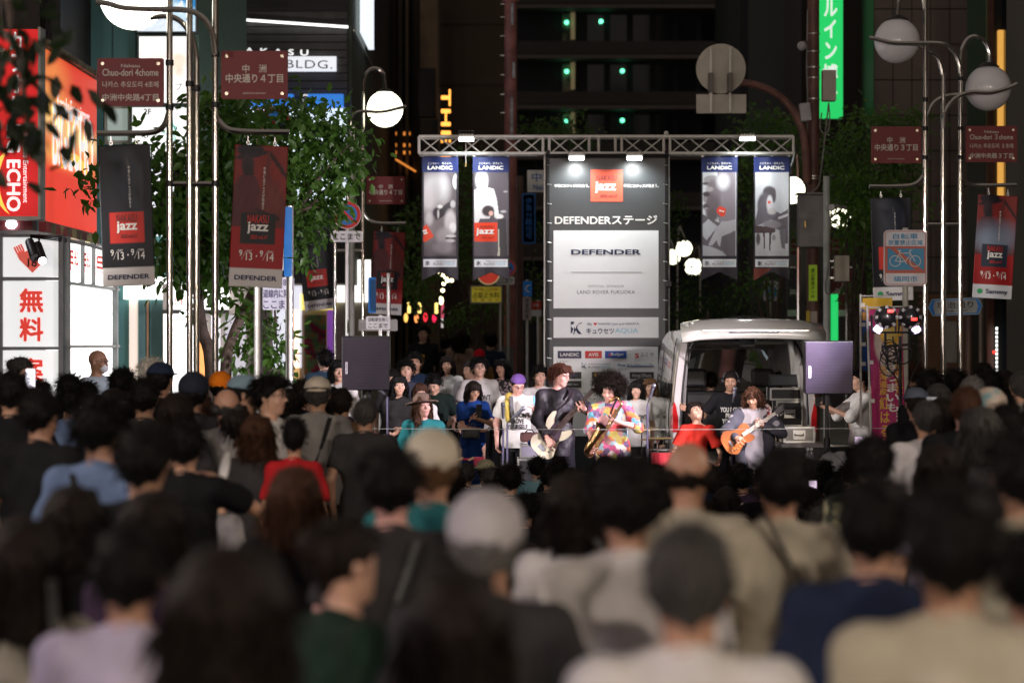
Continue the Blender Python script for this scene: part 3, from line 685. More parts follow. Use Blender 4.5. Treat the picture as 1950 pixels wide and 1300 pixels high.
# dark industrial block above the tall red sign and cable bundles
t = wallbox('building', 'dark brown upper storey with hanging cables above the tall red sign', 'building', (PX(-150,33), 33, 4.9), (PX(76,33), 38, 9), M('dark_brown_wall', (.03,.024,.022), .7, var=.4, scale=2))
for i in range(9):
    x = PX(82+i*3.2, 33.2); MB().tube([(x+.03*math.sin(k*1.3+i), 33.1+.02*i, 9-k*.5) for k in range(10)], .012, 5).obj('cable', blackp, t)
MB().box((PX(78,33),33.2,4.9),(PX(110,33),33.4,9)).obj('recess', M('black_recess',(.006,.006,.007)), t)
MB().box((PX(8,33)-.1, 32.9, 4.9),(PX(8,33), 32.99, 9)).obj('pillar', M('pillar_grey',(.10,.09,.085)), t)
# ---- teal building with lit tenant signs
D = 37.; teal = M('teal_wall', (.10,.27,.27), .65, var=.1, scale=1.2, bump=.1)
t = wallbox('building', 'teal painted building with lit tenant signs beside the red karaoke signs', 'building', (PX(-60,D), D, 0), (PX(362,D), 44, 10.5), teal)
for x, w in ((214,2),(258,3)): MB().box((PX(x,D), D-.03, 3.), (PX(x+w,D), D-.001, 10)).obj('wall_joint', M('joint_teal', (.04,.10,.11)), t)
MB().box((PX(362,D)+.002, D+.3, 0), (PX(374,D), 44, 10.5)).obj('pillar', M('teal_light', (.17,.30,.27), .6), t)
def litbox(name, label, x0, y0, x1, y1, d, pr, e, thick=.2, cat='sign', group=None):
    s_ = thing(name, label, cat, at((x0+x1)/2, (y0+y1)/2, d), group); w = (x1-x0)/FPX*d; h = (y1-y0)/FPX*d; c = s_.location
    link('sign_face', pr.mesh('sign_face', w, h, lambda a, b: (a, 0, b)), print_mat('lit_print_%g' % e, e), s_)
    MB().box((c.x-w/2-.02, d+.005, c.z-h/2-.02), (c.x+w/2+.02, d+thick, c.z+h/2+.02)).obj('sign_box', M('sign_case', (.2,.24,.24), .5, .3), s_)
    return s_
p = Print(30, 40, (.02,.22,.50)); p.ell(.35,.1,.75,.42,(.55,.75,.9),.25); p.ell(.2,.0,.6,.3,(.75,.85,.95),.4); p.grain(.25, 40)
s1 = litbox('tenant_sign', 'blue lit tenant sign with a white 4 high behind the left globe lamp', 262, -60, 372, 60, 36.6, p, .9)
text('4', ink((1,1,1), 'glow_white', .75), s1, face_cam(at(342, 14, 36.58)), h=.19, bold=.03, lift=.01)
p = Print(40, 50, (.95,.93,.9)); p.ell(.5,.72,.55,.06,(.95,.75,.66),.8,.8); p.ell(.83,.62,.16,.12,(.75,.5,.36),.7,.7); p.ell(.72,.5,.14,.1,(.8,.6,.45),.7,.6); p.ell(.86,.45,.1,.08,(.6,.4,.3),.7,.5)
s1 = litbox('tenant_sign', 'white lit tenant sign with a faint portrait above the 2F sign', 265, 70, 357, 196, 36.6, p, 1.15)
text('プ', iB, s1, face_cam(at(341, 165, 36.58)), h=.11, lift=.01)
p = Print(10, 10, (.93,.97,.95)); s1 = litbox('tenant_sign', 'white lit tenant sign marked 2F with a green script monogram', 252, 205, 358, 316, 36.6, p, .95)
text('2F', ink((.05,.05,.06), 'dkgrey'), s1, face_cam(at(281, 213, 36.58)), h=.09, bold=.02, lift=.01)
gm = MB(); c0 = at(325, 248, 36.57)
for k, (rx, rz_, ph) in enumerate(((.19,.10,0),(.12,.19,.6),(.10,.24,1.2))):
    gm.tube([(c0.x+rx*math.cos(a+ph)*(.5+.06*a)+.03*k, 36.57, c0.z+rz_*math.sin(a)*(.7)-.02*k) for a in np.linspace(0, 5.0, 30)], .0065, 4)
gm.tube([(c0.x+.03*math.sin(a*2), 36.57, c0.z+.22-a*.16) for a in np.linspace(0, 3, 14)], .009, 4); gm.obj('monogram', ink((.05,.5,.38), 'green', .3), s1)
text('PUPURI', ink((.05,.05,.06), 'dkgrey'), s1, face_cam(at(318, 300, 36.58)), w=.72, h=.11, lift=.01)
# small window left of the 2F sign and the bright passage under it
MB().box((PX(200,D),D-.05,PZ(275,D)),(PX(250,D),D-.002,PZ(202,D))).obj('window_frame', M('cream_frame', (.5,.5,.42), .5), t)
MB().box((PX(206,D),D-.07,PZ(268,D)),(PX(244,D),D-.052,PZ(208,D))).obj('window_pane', lit('dim_window', (.45,.55,.5), .45), t)
MB().box((PX(214,D),D-.2,PZ(450,D)),(PX(360,D),D-.01,PZ(325,D))).obj('sign_board', lit('shop_glow', (.9,.95,1), .9), t)
MB().box((PX(240,D),D-.25,PZ(570,D)),(PX(330,D),D-.01,PZ(528,D))).obj('lit_band', lit('lit_white', (1,1,.97), 2.3), t)
for a, b in ((263,277),(285,309)): MB().box((PX(a,D-.2),D-.2,0),(PX(b,D-.2),D-.011,PZ(572,D))).obj('pillar', M('teal_pillar', (.11,.24,.24), .6), t)
MB().box((PX(278,D-.1),D-.1,0),(PX(283,D-.1),D-.011,PZ(572,D))).obj('copper_strip', M('copper', (.5,.3,.2), .35, .6), t)
MB().box((PX(246,D-.15),D-.15,0),(PX(261,D-.15),D-.011,PZ(572,D))).obj('lit_poster_column', lit('poster_col', (.85,.7,.6), .8), t)
t = wallbox('shop', 'bright white shopfront with a black lintel under the DE sign', 'shop', (PX(310,36.4), 36.4, 0), (PX(470,36.4), 36.95, PZ(540,36.4)), M('cream_wall', (.5,.47,.42), .6))
for a, b, ya, yb, m in ((313,372,598,760,LW),(331,436,546,589,LW),(376,402,640,760,lit('orange_door', (.95,.42,.12), .8)),(403,420,600,760,lit('pale_strip', (.8,.8,.85), .7)),(430,468,600,760,lit('grey_glow', (.5,.5,.55), .5))):
    MB().box((PX(a,36.4),36.33,PZ(yb,36.4)),(PX(b,36.4),36.39,PZ(ya,36.4))).obj('light_panel', m, t)
MB().box((PX(313,36.4),36.2,PZ(597,36.4)),(PX(436,36.4),36.39,PZ(590,36.4))).obj('lintel', blackp, t)
text('DE', ink((.75,.06,.02), 'orange_red', .5), t, face_cam((PX(343,36.4), 36.32, PZ(575,36.4))), h=.09, bold=.03, lift=.01)
MB().sphere((PX(350,36.0),36.0,PZ(596,36.0)),(.06,.06,.04),10,6).obj('downlight', lit('lit_cool', (.9,.95,1), 14), t)
# ---- dark building with the lit name and its side wall
D = 50.; slate = M('slate_clad', (.028,.028,.032), .6, var=.2, scale=1.5, stretch=(1,1,9), bump=.25, bscale=8)
xr = PX(664, D)
t = wallbox('building', 'dark slate building with white letters and a light strip over the left tree', 'building', (PX(340,D), D, 3.2), (xr, 70, 12.5), slate)
for i in range(11):
    z = PZ(185,D)+.02+i*.16; MB().box((PX(395,D), D-.025, z), (xr-.03, D-.003, z+.135)).obj('cladding_panel', M('cladding', (.06,.057,.06), .5, var=.25, scale=3), t)
MB().bar((PX(404,D), D-.2, PZ(36,D)), (xr, D-.2, PZ(54,D)), .05, .05).obj('light_strip', lit('lit_white', (1,1,.97), 2.3), t)
MB().bar((PX(404,D), D-.28, PZ(30,D)), (xr+.03, D-.28, PZ(48,D)), .2, .1).obj('eave', M('eave', (.05,.05,.055)), t)
nm = M('name_letters', (.9,.9,.9), .4, emit=.9, ecol=(1,1,1)); text('NAKASU', nm, t, face_cam((PX(513,D), D-.05, PZ(99,D)), 0, R(-2)), w=1.62, h=.125, bold=.02, sp=1.9)
MB().box((PX(540,D), D-.12, PZ(137,D)), (PX(641,D), D-.03, PZ(109,D))).obj('name_board', lit('lit_white_soft2', (.9,.93,1), .85), t)
text('BLDG.', iB, t, face_cam((PX(590,D), D-.122, PZ(124,D)), 0, R(-1)), w=.95, h=.17, sp=1.1)
for a, b in ((480,560),(588,655)): MB().box((PX(a,D), D-.3, PZ(205,D)), (PX(b,D), D-.03, PZ(182,D))).obj('blue_sign_strip', lit('lit_blue', (.03,.22,.75), .8), t)
text('G', ink((1,1,1), 'glow_white', .75), t, face_cam((PX(582,D), D-.31, PZ(190,D))), h=.16, bold=.02)
MB().box((PX(420,D), D-.2, PZ(400,D)), (PX(660,D), D-.03, PZ(208,D))).obj('lit_window_band', lit('lit_bluewhite', (.75,.88,1), 1.0), t)
MB().box((xr+.002, D+.02, 3.2), (xr+.06, 58, PZ(-80,D))).obj('side_wall', M('olive_wall', (.07,.085,.065), .7, var=.15, scale=1), t)
MB().bar((xr+.1, D+.1, PZ(57,D)), (xr+.1, 58, PZ(57,D)), .03, .04).obj('side_rail', alu, t)
t = thing('banner_sign', 'white lit sign slanting away high on the side of the slate building', 'sign', (xr+.3, 53, 9))
ms = MB(); ya, yb = 51.5, 54.6; z1 = PZ(-30, 53); ms.box((xr+.14, ya, PZ(62, 51.5)), (xr+.26, yb, z1)); ms.obj('sign_face', lit('lit_bluewhite2', (.85,.92,1), 1.1), t)
# lower glowing shopfronts behind the left tree
D = 52.
t = wallbox('shop', 'bright white shopfront glowing through the leaves of the left tree', 'shop', (PX(420,D), D, 0), (PX(700,D), 60, 3.2), M('shop_cream', (.4,.36,.3)))
for a, b, ya, yb, c, e in ((430,520,520,560,(1,1,.95),1.6),(520,575,540,700,(.85,.85,.95),.9),(640,706,495,575,(1,.98,.9),1.7),(572,640,560,590,(1,.8,.2),.9),(548,570,590,720,(.95,.55,.22),.75),(575,640,600,720,(.25,.17,.12),.4)):
    MB().box((PX(a,D),D-.06,PZ(yb,D)),(PX(b,D),D-.01,PZ(ya,D))).obj('light_panel', lit('shopglow_%d' % a, c, e), t)
pm = pattern_mat('poster_colours', [(.03,.03,.03),(.5,.02,.1),(.1,.4,.15),(.6,.3,.1),(.15,.05,.3)], 3, kind='noise')
MB().box((PX(580,D),D-.09,PZ(715,D)),(PX(622,D),D-.07,PZ(600,D))).obj('poster', pm, t)
MB().box((PX(624,D),D-.09,PZ(715,D)),(PX(640,D),D-.07,PZ(590,D))).obj('poster', lit('violet_sign', (.35,.1,.6), .4), t)
# ---- middle distance left: finned brown building with the orange letters
D = 72.; brown = M('brown_wall', (.2,.155,.11), .75, var=.15, scale=.8, bump=.1)
t = wallbox('building', 'narrow brown building of tall vertical fins left of the truss', 'building', (PX(690,D), D, 0), (PX(800,D), 90, 22), M('dark_recess_wall', (.02,.018,.018)))
for i, (a, b) in enumerate(((694,740),(744,752),(758,766),(772,778),(786,800))): MB().box((PX(a,D-.6), D-.6, 0), (PX(b,D-.6), D-.02, 22)).obj('fin', brown if i % 2 else M('brown_wall2', (.075,.06,.048), .8), t)
for y in (252, 274, 288): 
    for a in (742, 768): MB().box((PX(a,D-.1), D-.1, PZ(y+6,D)), (PX(a+13,D-.1), D-.03, PZ(y,D))).obj('window', lit('orange_window', (1,.32,.05), .9), t)
MB().bar((PX(742,D-.7), D-.7, PZ(300,D)), (PX(792,D-.7), D-.7, PZ(330,D)), .05, .05).obj('light_strip', lit('orange_window', (1,.32,.05), .9), t)
t = wallbox('building', 'tan pillar tower carrying the orange upright letters', 'building', (PX(800,68), 68, 0), (PX(833,68), 70, 22), M('tan_wall', (.22,.16,.10), .75, var=.2, scale=2))
MB().box((PX(797,67.5),67.5,PZ(222,67.5)),(PX(829,67.5),67.9,PZ(130,67.5))).obj('sign_box', M('black_box',(.01,.01,.012)), t)
MB().box((PX(800,67.5),67.5,PZ(420,67.5)),(PX(836,67.5),67.95,PZ(228,67.5))).obj('sign_box', M('black_box',(.01,.01,.012)), t)
s1 = thing('letter_sign', 'upright orange glowing letters THE LIVELY standing off the tan tower', 'sign', at(850,300,67))
text('THE LIVELY', M('orange_letter', (1,.4,.08), .5, emit=2.2, ecol=(1,.38,.06)), s1, face_cam(at(849, 318, 67), 0, R(-90)), w=4.3, h=.27, bold=.03, sp=1.15)
MB().box((PX(834,67.2),67.2,PZ(470,67)),(PX(838,67.2),67.4,PZ(165,67))).obj('sign_rail', blackp, s1)
t = wallbox('building', 'plain dark brown tower wall between the orange letters and the steel pole', 'building', (PX(833,80), 80, 0), (PX(985,80), 95, 30), M('umber_wall', (.12,.09,.068), .8, var=.12, scale=.5, bump=.1))
for y in (46, 162, 330): MB().box((PX(833,80), 79.97, PZ(y+1,80)), (PX(984,80), 79.995, PZ(y,80))).obj('joint', M('joint_dark', (.02,.016,.013)), t)
# ---- far hotel with long balconies
D = 140.; t = thing('hotel', 'dark far hotel block with long pale balcony edges and green lamps', 'building', (PX(1200,D), D, 0))
MB().box((PX(975,D), D+1.6, 0), (PX(1395,D), D+20, 40)).obj('wall', M('night_wall', (.018,.020,.026), .7), t)
for k in range(-1, 6):
    y = 12+96*k; MB().box((PX(978,D), D, PZ(y+60*0+3.5,D)), (PX(1408 if k < 1 else 1398,D), D+1.6, PZ(y-3.5,D))).obj('balcony_slab', M('slab', (.17,.145,.13), .7), t)
    MB().box((PX(980,D), D+.15, PZ(y-6,D)), (PX(1395,D), D+.3, PZ(y-30,D))).obj('balcony_front', M('balcony_front', (.065,.055,.052), .7), t)
    if 0 <= k < 3:
        MB().box((PX(1072,D), D+1.45, PZ(y+62,D)), (PX(1098,D), D+1.55, PZ(y+8,D))).obj('lit_window', pattern_mat('curtain', [(.06,.07,.06),(.3,.25,.18),(.02,.02,.02)], .9, kind='noise'), t)
        MB().box((PX(1088,D), D+1.3, PZ(y+58,D)), (PX(1096,D), D+1.4, PZ(y+6,D))).obj('curtain', lit('curtain_glow', (.5,.38,.2), .18), t)
        for gx, gy in ((1080, y+26-2*k), ((1146,1187,1187)[k], y+24-1*k)): MB().sphere((PX(gx,D), D+1.2, PZ(gy,D)), .12, 8, 6).obj('green_lamp', lit('lit_green_dot', (.15,1,.5), 3.5), t)
        for j in range(6): MB().box((PX(1120+j*44,D), D+1.5, PZ(y+62,D)), (PX(1152+j*44,D), D+1.58, PZ(y+10,D))).obj('window', glassd, t)
t = wallbox('building', 'black slab tower with narrow orange window slots behind the round sign', 'building', (PX(1410,120), 120, 0), (PX(1492,120), 135, 40), M('night_wall', (.018,.020,.026), .7))
for y in (14, 86, 160, 470): 
    for a in (1443, 1450): MB().box((PX(a,120), 119.95, PZ(y+24,120)), (PX(a+3.5,120), 119.99, PZ(y,120))).obj('window', lit('slot_orange', (.8,.35,.12), .25), t)
t = wallbox('building', 'glassy grey building behind the brown utility pole', 'building', (PX(1496,95), 95, 0), (PX(1562,95), 110, 30), M('grey_night', (.06,.062,.07), .5))
for i in range(9): MB().box((PX(1497+i*7,94.9), 94.9, 3), (PX(1498.4+i*7,94.9), 94.98, 26)).obj('mullion', M('dim_mullion', (.10,.10,.09), .4, .4), t)
for y in (142, 226): MB().box((PX(1520,94.8), 94.8, PZ(y+8,95)), (PX(1532,94.8), 94.88, PZ(y,95))).obj('green_lamp', lit('lit_green_dot2', (.1,.9,.55), .8), t)
# ---- right side: hotel with the green vertical sign
D = 62.; t = wallbox('building', 'grey hotel wall with two warm lit windows beside the green sign', 'building', (PX(1606,D), D, 0), (PX(1664,D), 75, 24), M('mauve_wall', (.14,.125,.14), .7, var=.1))
for ya, yb in ((-60,38),(80,174)):
    MB().box((PX(1608,D),D-.05,PZ(yb,D)),(PX(1655,D),D-.003,PZ(ya,D))).obj('window_frame', M('amber_frame', (.4,.25,.1), .5), t)
    MB().box((PX(1610,D),D-.09,PZ(yb-3,D)),(PX(1633,D),D-.06,PZ(ya+4,D))).obj('window_pane', lit('dim_amber', (.25,.14,.06), .5), t)
    MB().box((PX(1634,D),D-.09,PZ(yb-3,D)),(PX(1647,D),D-.06,PZ(ya+4,D))).obj('curtain', lit('amber_glow', (1,.62,.2), 1.0), t)
    MB().box((PX(1609,D),D-.11,PZ(yb-18,D)),(PX(1635,D),D-.095,PZ(yb-20,D))).obj('window_rail', lit('amber_glow', (1,.62,.2), 1.0), t)
t.children[2].name = 'window_pane'
s1 = thing('green_sign', 'tall bright green vertical hotel sign right of the utility pole', 'sign', at(1582, 100, 58))
MB().box((PX(1559,58),58,PZ(226,58)),(PX(1605,58),58.02,PZ(-120,58))).obj('sign_face', lit('lit_green', (.02,.72,.16), .8), s1); MB().box((PX(1558,58),58.025,PZ(227,58)),(PX(1606,58),58.4,PZ(-121,58))).obj('sign_box', M('sign_case', (.2,.24,.24), .5, .3), s1)
text('カプセルイン', ink((1,1,1), 'glow_white', .75), s1, face_cam(at(1582, -6, 58)), w=.33, h=3.0, bold=.02, vertical=True)
text('博多', ink((1,1,1), 'glow_white', .75), s1, face_cam(at(1581, 158, 58)), w=.36, h=.9, bold=.02, vertical=True)
D = 56.; tile = M('brown_tile', (.15,.115,.10), .6, var=.12, scale=1)
t = wallbox('building', 'tall brown tiled building behind the right lamp posts', 'building', (PX(1664,D), D, PZ(560,D)), (PX(1880,D), 70, 24), M('grout_dark', (.03,.024,.022)))
k = 0
for i in range(6):
    for j in range(9):
        x0 = PX(1665+i*36,D); z0 = PZ(556,D)+j*.82; MB().box((x0, D-.03, z0), (x0+.415, D-.003, z0+.79)).obj('tile', tile, t)
D = 50.; t = wallbox('shop', 'brick ground floor behind the right lamp posts with taped up sheets', 'shop', (PX(1748,D), D, 0), (PX(1872,D), 55.9, PZ(555,D)), M('grout_brown', (.05,.035,.025)))
base = None
for r in range(40):
    for c in range(9 if r < 33 else 0):
        x0 = PX(1749,D)+c*.148+(.07 if r % 2 else 0); z0 = .6+r*.072
        if z0 > PZ(566,D): continue
        if base is None: o = MB().box((0,0,0),(.14,.02,.064)).obj('brick', M('brick_brown', (.20,.105,.06), .75, var=.2, scale=3), t); base = o; OFFt = OFF[t.name]; me_b = o.data; [setattr(v, 'co', v.co) for v in me_b.vertices]; me_b.transform(Matrix.Translation(OFFt))
        else: o = link('brick', base.data, None, t)
        o.location = (x0-OFFt.x, D-.022-OFFt.y, z0-OFFt.z)
MB().box((PX(1800,49.9),49.9,PZ(690,D)),(PX(1822,49.9),49.93,PZ(612,D))).obj('paper_sheet', M('grey_paper', (.35,.34,.32), .8, bump=.6, bscale=6), t)
MB().box((PX(1872,49.9),49.9,PZ(655,D)),(PX(1894,49.9),49.93,PZ(634,D))).obj('paper_sheet', M('grey_paper', (.35,.34,.32), .8, bump=.6, bscale=6), t)
t = wallbox('building', 'dark glass shopfront with green and amber reflections at the right edge', 'shop', (PX(1876,48.), 48, 0), (PX(2060,48), 49.9, 12), M('night_olive', (.03,.032,.028), .6))
MB().box((PX(1880,47.8),47.8,0),(PX(1893,47.8),47.95,9)).obj('column', M('red_brown_col', (.16,.07,.05), .4), t)
MB().box((PX(1915,47.6),47.6,0),(PX(1934,47.6),47.95,9)).obj('column', M('navy_col', (.012,.018,.03), .25, .4), t)
MB().box((PX(1902,47.8),47.8,PZ(450,48)),(PX(1914,47.8),47.95,PZ(60,48))).obj('light_panel', lit('amber_strip', (1,.5,.1), .7), t)
MB().box((PX(1936,47.8),47.8,0),(PX(1990,47.8),47.9,PZ(580,48))).obj('glass_pane', pattern_mat('green_glow', [(.03,.05,.01),(.10,.16,.02),(.02,.02,.02)], 2, kind='noise'), t)
MB().box((PX(1936,47.8),47.8,PZ(540,48)),(PX(1990,47.8),47.9,PZ(380,48))).obj('glass_pane', glassd, t)
MB().box((PX(1934,47.7),47.7,PZ(560,48)),(PX(1990,47.7),47.75,PZ(545,48))).obj('beam', M('tan_beam', (.3,.24,.16)), t)
for i in range(14): MB().box((PX(1897,47.6),47.6,PZ(628+i*8,48)),(PX(1900,47.6),47.65,PZ(623+i*8,48))).obj('led', lit('lit_white', (1,1,.97), 2.3), t)
for i in range(2): MB().box((PX(1937+i*5,47.7),47.6,PZ(520,48)),(PX(1940+i*5,47.7),47.65,PZ(480,48))).obj('lit_window', lit('amber_glow', (1,.62,.2), 1.0), t)
MB().sphere((PX(1893,47.5),47.5,PZ(670,48)),.03,8,6).obj('red_lamp', lit('red_dot', (1,.03,.02), 4), t)
# ---- dark closing wall of the far street with scattered lights
t = wallbox('building', 'dim brown facade low behind the stage, left of the far trees', 'building', (PX(700,90), 90, 0), (PX(985,90), 100, 7.5), M('deep_brown', (.045,.03,.022)))
for i, x in enumerate((772,800,828,905,940)): MB().box((PX(x,89.8),89.8,0),(PX(x+8,89.8),89.95,4.6)).obj('column', M('warm_col', (.14,.08,.045)), t)
t = wallbox('building', 'dim dark facade low behind the van', 'building', (PX(985,150), 150, 0), (PX(1700,150), 160, 9), M('deep_dark', (.018,.016,.016)))
for i in range(16):
    x = 1285+RNG.random()*230; y = 520+RNG.random()*110; MB().box((PX(x,149.8),149.7,PZ(y+3,150)),(PX(x+4+4*RNG.random(),149.8),149.9,PZ(y-2*RNG.random(),150))).obj('lit_window', lit(('amber_glow','dim_amber','lit_bluewhite')[i % 3], ((1,.62,.2),(.25,.14,.06),(.75,.88,1))[i % 3], (1.0,.5,1.0)[i % 3]), t)

# ---- far night blocks closing the street and the sides beyond the picture
for i, (x0, x1, y, h_, lab) in enumerate(((-95,-40,150,55,'far night block out to the left behind the shops'), (-42,-12,200,62,'far night tower left of the hotel, mostly hidden'), (-14,16,230,70,'far night tower behind the balcony hotel'), (14,46,190,60,'far night tower behind the green sign'), (44,100,140,50,'far night block out to the right behind the tiled wall'))):
    t = wallbox('building', lab, 'building', (x0, y, 0), (x1, y+20, h_), M('night_block%d' % (i % 2), ((.05,.045,.045), (.035,.04,.05))[i % 2], .8, var=.2, scale=.1), 'far night blocks')
    n_ = int((x1-x0)/4)
    for r in range(8):
        for c in range(n_):
            if (r*7+c*5+i*3) % 3: MB().box((x0+1+c*4, y-.05, 6+r*6), (x0+3.4+c*4, y-.01, 8.4+r*6)).obj('window', lit('amber_glow', (1,.62,.2), 1.0) if (r*5+c*3+i) % 17 == 0 else glassd, t)
for sx in (-1, 1):
    t = wallbox('building', 'dark shop building along the pavement %s of the crowd, outside the picture' % ('left' if sx < 0 else 'right'), 'building', (min(sx*9,sx*20), -40, 0), (max(sx*9,sx*20), 27.5 if sx < 0 else 44, 14), M('side_block', (.16,.14,.125), .8, var=.2, scale=.4), 'shop buildings along the street')
# ================================================================ LAMP POSTS, SIGNS, POLES, TREES
chrome = M('chrome_tube', (.62,.60,.56), .16, 1., var=.05, scale=9); globe_off = M('globe_unlit', (.86,.87,.92), .18, coat=.3, var=.05)
globe_on = lit('globe_lit', (1,.97,.72), 3.6); globe_hot = lit('globe_lit_hot', (1,.98,.86), 5.5)
def P3(pts, d, dd=0): return [at(x, y, d+dd) for x, y in pts]
def tube_px(pts, d, r, name, parent, dd=0, mat=None, n=8): return MB().tube(smooth_path(P3(pts, d, dd)), r, n).obj(name, mat or chrome, parent, smooth=True)
maroon = M('maroon_plate', (.17,.012,.016), .55, var=.06); bolt_m = M('bolt', (.55,.5,.4), .3, .9)
def plate(T, px0, py0, px1, py1, d, lines, mat=maroon, tm=iW, r=.02, label=None, roll=0, bolts=True, thick=.02):
    c = at((px0+px1)/2, (py0+py1)/2, d); w = (px1-px0)/FPX*d; h = (py1-py0)/FPX*d; m = face_cam(c, 0, roll)
    o = MB().prism(rrect(w, h, r), m @ Matrix.Translation((0,0,-thick)), thick).obj('sign_plate', mat, T)
    if label: o['label'] = label
    for s_, dy, ww, hh, bo, *tmx in lines: text(s_, tmx[0] if tmx else tm, o, m @ Matrix.Translation((tmx[1] if len(tmx) > 1 else 0, dy*h, 0)), w=ww*w, h=hh*h, bold=bo)
    if bolts:
        for sx in (-1, 1):
            for sy in (-1, 1): b = MB(); b.prism(ngon(.016, 8), m @ Matrix.Translation((sx*(w/2-.05), sy*(h/2-.05), 0)), .008); b.obj('bolt', bolt_m, o)
    return o
iWd = ink((.62,.58,.52), 'cream')
def plateJ(T, a, b, c, d_, d, n): return plate(T, a, b, c, d_, d, [('中　洲', .13, .36, .17, .02), ('中央通り%s丁目' % n, -.07, .86, .19, .025), ('HAKATA NAKASU', -.38, .34, .035, .01)], tm=iWd, label='dark red street name plate in Japanese')
def plateE(T, a, b, c, d_, d, n): return plate(T, a, b, c, d_, d, [('Nakasu', .34, .28, .07, .01), ('Chuo-dori %schome' % n, .2, .84, .15, .015), ('나카스 추오도리 %s초메' % n, -.05, .84, .13, .012), ('中洲中央路%s丁目' % n, -.32, .84, .15, .02)], tm=iWd, label='dark red street name plate in three scripts')
def globe(T, px, py, d, r, mat):
    c = at(px, py, d); g = MB().sphere(c, r, 32, 20).obj('globe', mat, T, smooth=True); MB().cyl(c+Vector((0,0,r*.93)), c+Vector((0,0,r*1.12)), r*.5, r*.25, 16).obj('globe_cap', dkmetal, T, smooth=True); return g
# left cluster, 22 m
d = 22.; t = thing('street_lamp', 'chrome multi tube street lamp with glowing globe and red plates at the left', 'street lamp', (PX(368,d), d, 0), 'street lamps of bent chrome tubes')
rr = .029
for x, y0, dd in ((323,-70,0),(361,-70,0),(374,110,.12),(410,-70,0)): MB().tube([at(x, y0, d+dd), Vector((PX(x,d+dd), d+dd, .0))], rr, 10).obj('pole', chrome, t, smooth=True)
tube_px([(183,4),(205,7),(238,15),(300,18),(356,20),(385,33),(404,62),(410,104)], d, .026, 'hoop', t, -.38)
tube_px([(286,34),(318,31),(345,42),(366,72),(374,112)], d, .026, 'hoop', t, .12)
tube_px([(185,254),(240,254),(292,252),(313,238),(322,212)], d, .026, 'banner_arm', t); tube_px([(410,195),(413,222),(432,245),(470,251),(551,252)], d, .026, 'banner_arm', t)
tube_px([(323,350),(410,350)], d, .022, 'cross_tube', t)
for x, ys in ((323,(120,205,350)),(361,(160,)),(374,(168,)),(410,(104,200,350))):
    for y in ys: c = at(x, y, d); MB().cyl(c-Vector((0,0,.025)), c+Vector((0,0,.025)), .038, n=12).obj('clamp', dkmetal, t, smooth=True)
globe(t, 253, -6, d+.25, .305, globe_hot); plateE(t, 185, 111, 312, 202, d-.05, '4'); plateJ(t, 421, 97, 548, 189, d-.05, '４')
# right cluster, 30 m
d = 30.; t = thing('street_lamp', 'chrome multi tube street lamp with two unlit globes and red plates at the right', 'street lamp', (PX(1795,d), d, 0), 'street lamps of bent chrome tubes')
for x, y0 in ((1762,-60),(1796,140),(1829,130)): MB().tube([at(x, y0, d), Vector((PX(x,d), d, .0))], rr, 10).obj('pole', chrome, t, smooth=True)
MB().tube([at(1798,240,d+.1), Vector((PX(1798,d+.1), d+.1, .0))], .026, 10).obj('pole', chrome, t, smooth=True)
tube_px([(1655,72),(1675,76),(1705,82),(1790,83),(1812,94),(1826,118),(1829,140)], d, .026, 'hoop', t, -.36)
tube_px([(1750,90),(1772,98),(1788,114),(1796,145)], d, .026, 'hoop', t)
tube_px([(1937,160),(1918,168),(1886,176),(1846,176),(1816,190),(1800,215),(1797,244)], d, .026, 'hoop', t, -.36)
tube_px([(1838,180),(1800,184),(1777,198),(1764,225)], d, .026, 'hoop', t)
tube_px([(1829,140),(1831,100),(1842,76),(1858,70),(1874,78),(1884,98),(1885,122)], d, .028, 'gooseneck', t)
tube_px([(1709,32),(1712,5),(1722,-18),(1740,-26),(1756,-12),(1762,20)], d, .028, 'gooseneck', t)
tube_px([(1656,355),(1700,355),(1738,352),(1756,338),(1762,314)], d, .024, 'banner_arm', t); tube_px([(1829,318),(1832,338),(1848,351),(1880,353),(1936,352)], d, .024, 'banner_arm', t)
tube_px([(1762,427),(1829,427)], d, .02, 'cross_tube', t)
globe(t, 1708, 78, d, .282, globe_off); globe(t, 1882, 168, d, .282, globe_off); plateJ(t, 1659, 241, 1754, 311, d-.05, '３'); plateE(t, 1839, 240, 1937, 309, d-.05, '３')
for x, ys in ((1762,(190,245,300)),(1829,(150,245,300))):
    for y in ys: c = at(x, y, d); MB().cyl(c-Vector((0,0,.025)), c+Vector((0,0,.025)), .038, n=12).obj('clamp', dkmetal, t, smooth=True)
# middle cluster, 38 m
d = 38.; t = thing('street_lamp', 'chrome street lamp with a round yellow lit globe between left tree and truss', 'street lamp', (PX(680,d), d, 0), 'street lamps of bent chrome tubes')
for x, y0 in ((638,330),(662,360),(691,175)): MB().tube([at(x, y0, d), Vector((PX(x,d), d, .0))], .03, 10).obj('pole', chrome, t, smooth=True)
MB().tube([at(670,240,d), Vector((PX(670,d), d, .0))], .045, 10).obj('pole', M('pale_pole', (.55,.55,.5), .5), t, smooth=True)
tube_px([(691,185),(692,152),(703,134),(717,131),(729,139),(733,160),(733,172)], d, .03, 'gooseneck', t)
tube_px([(665,245),(668,226),(684,213),(726,213),(755,207),(774,203)], d, .026, 'hoop', t, -.36)
tube_px([(690,375),(692,402),(704,419),(724,425),(773,425)], d, .026, 'banner_arm', t); tube_px([(640,478),(690,478)], d, .03, 'cross_tube', t)
globe(t, 733, 208, d, .285, globe_on); plateJ(t, 698, 336, 771, 389, d-.05, '４')
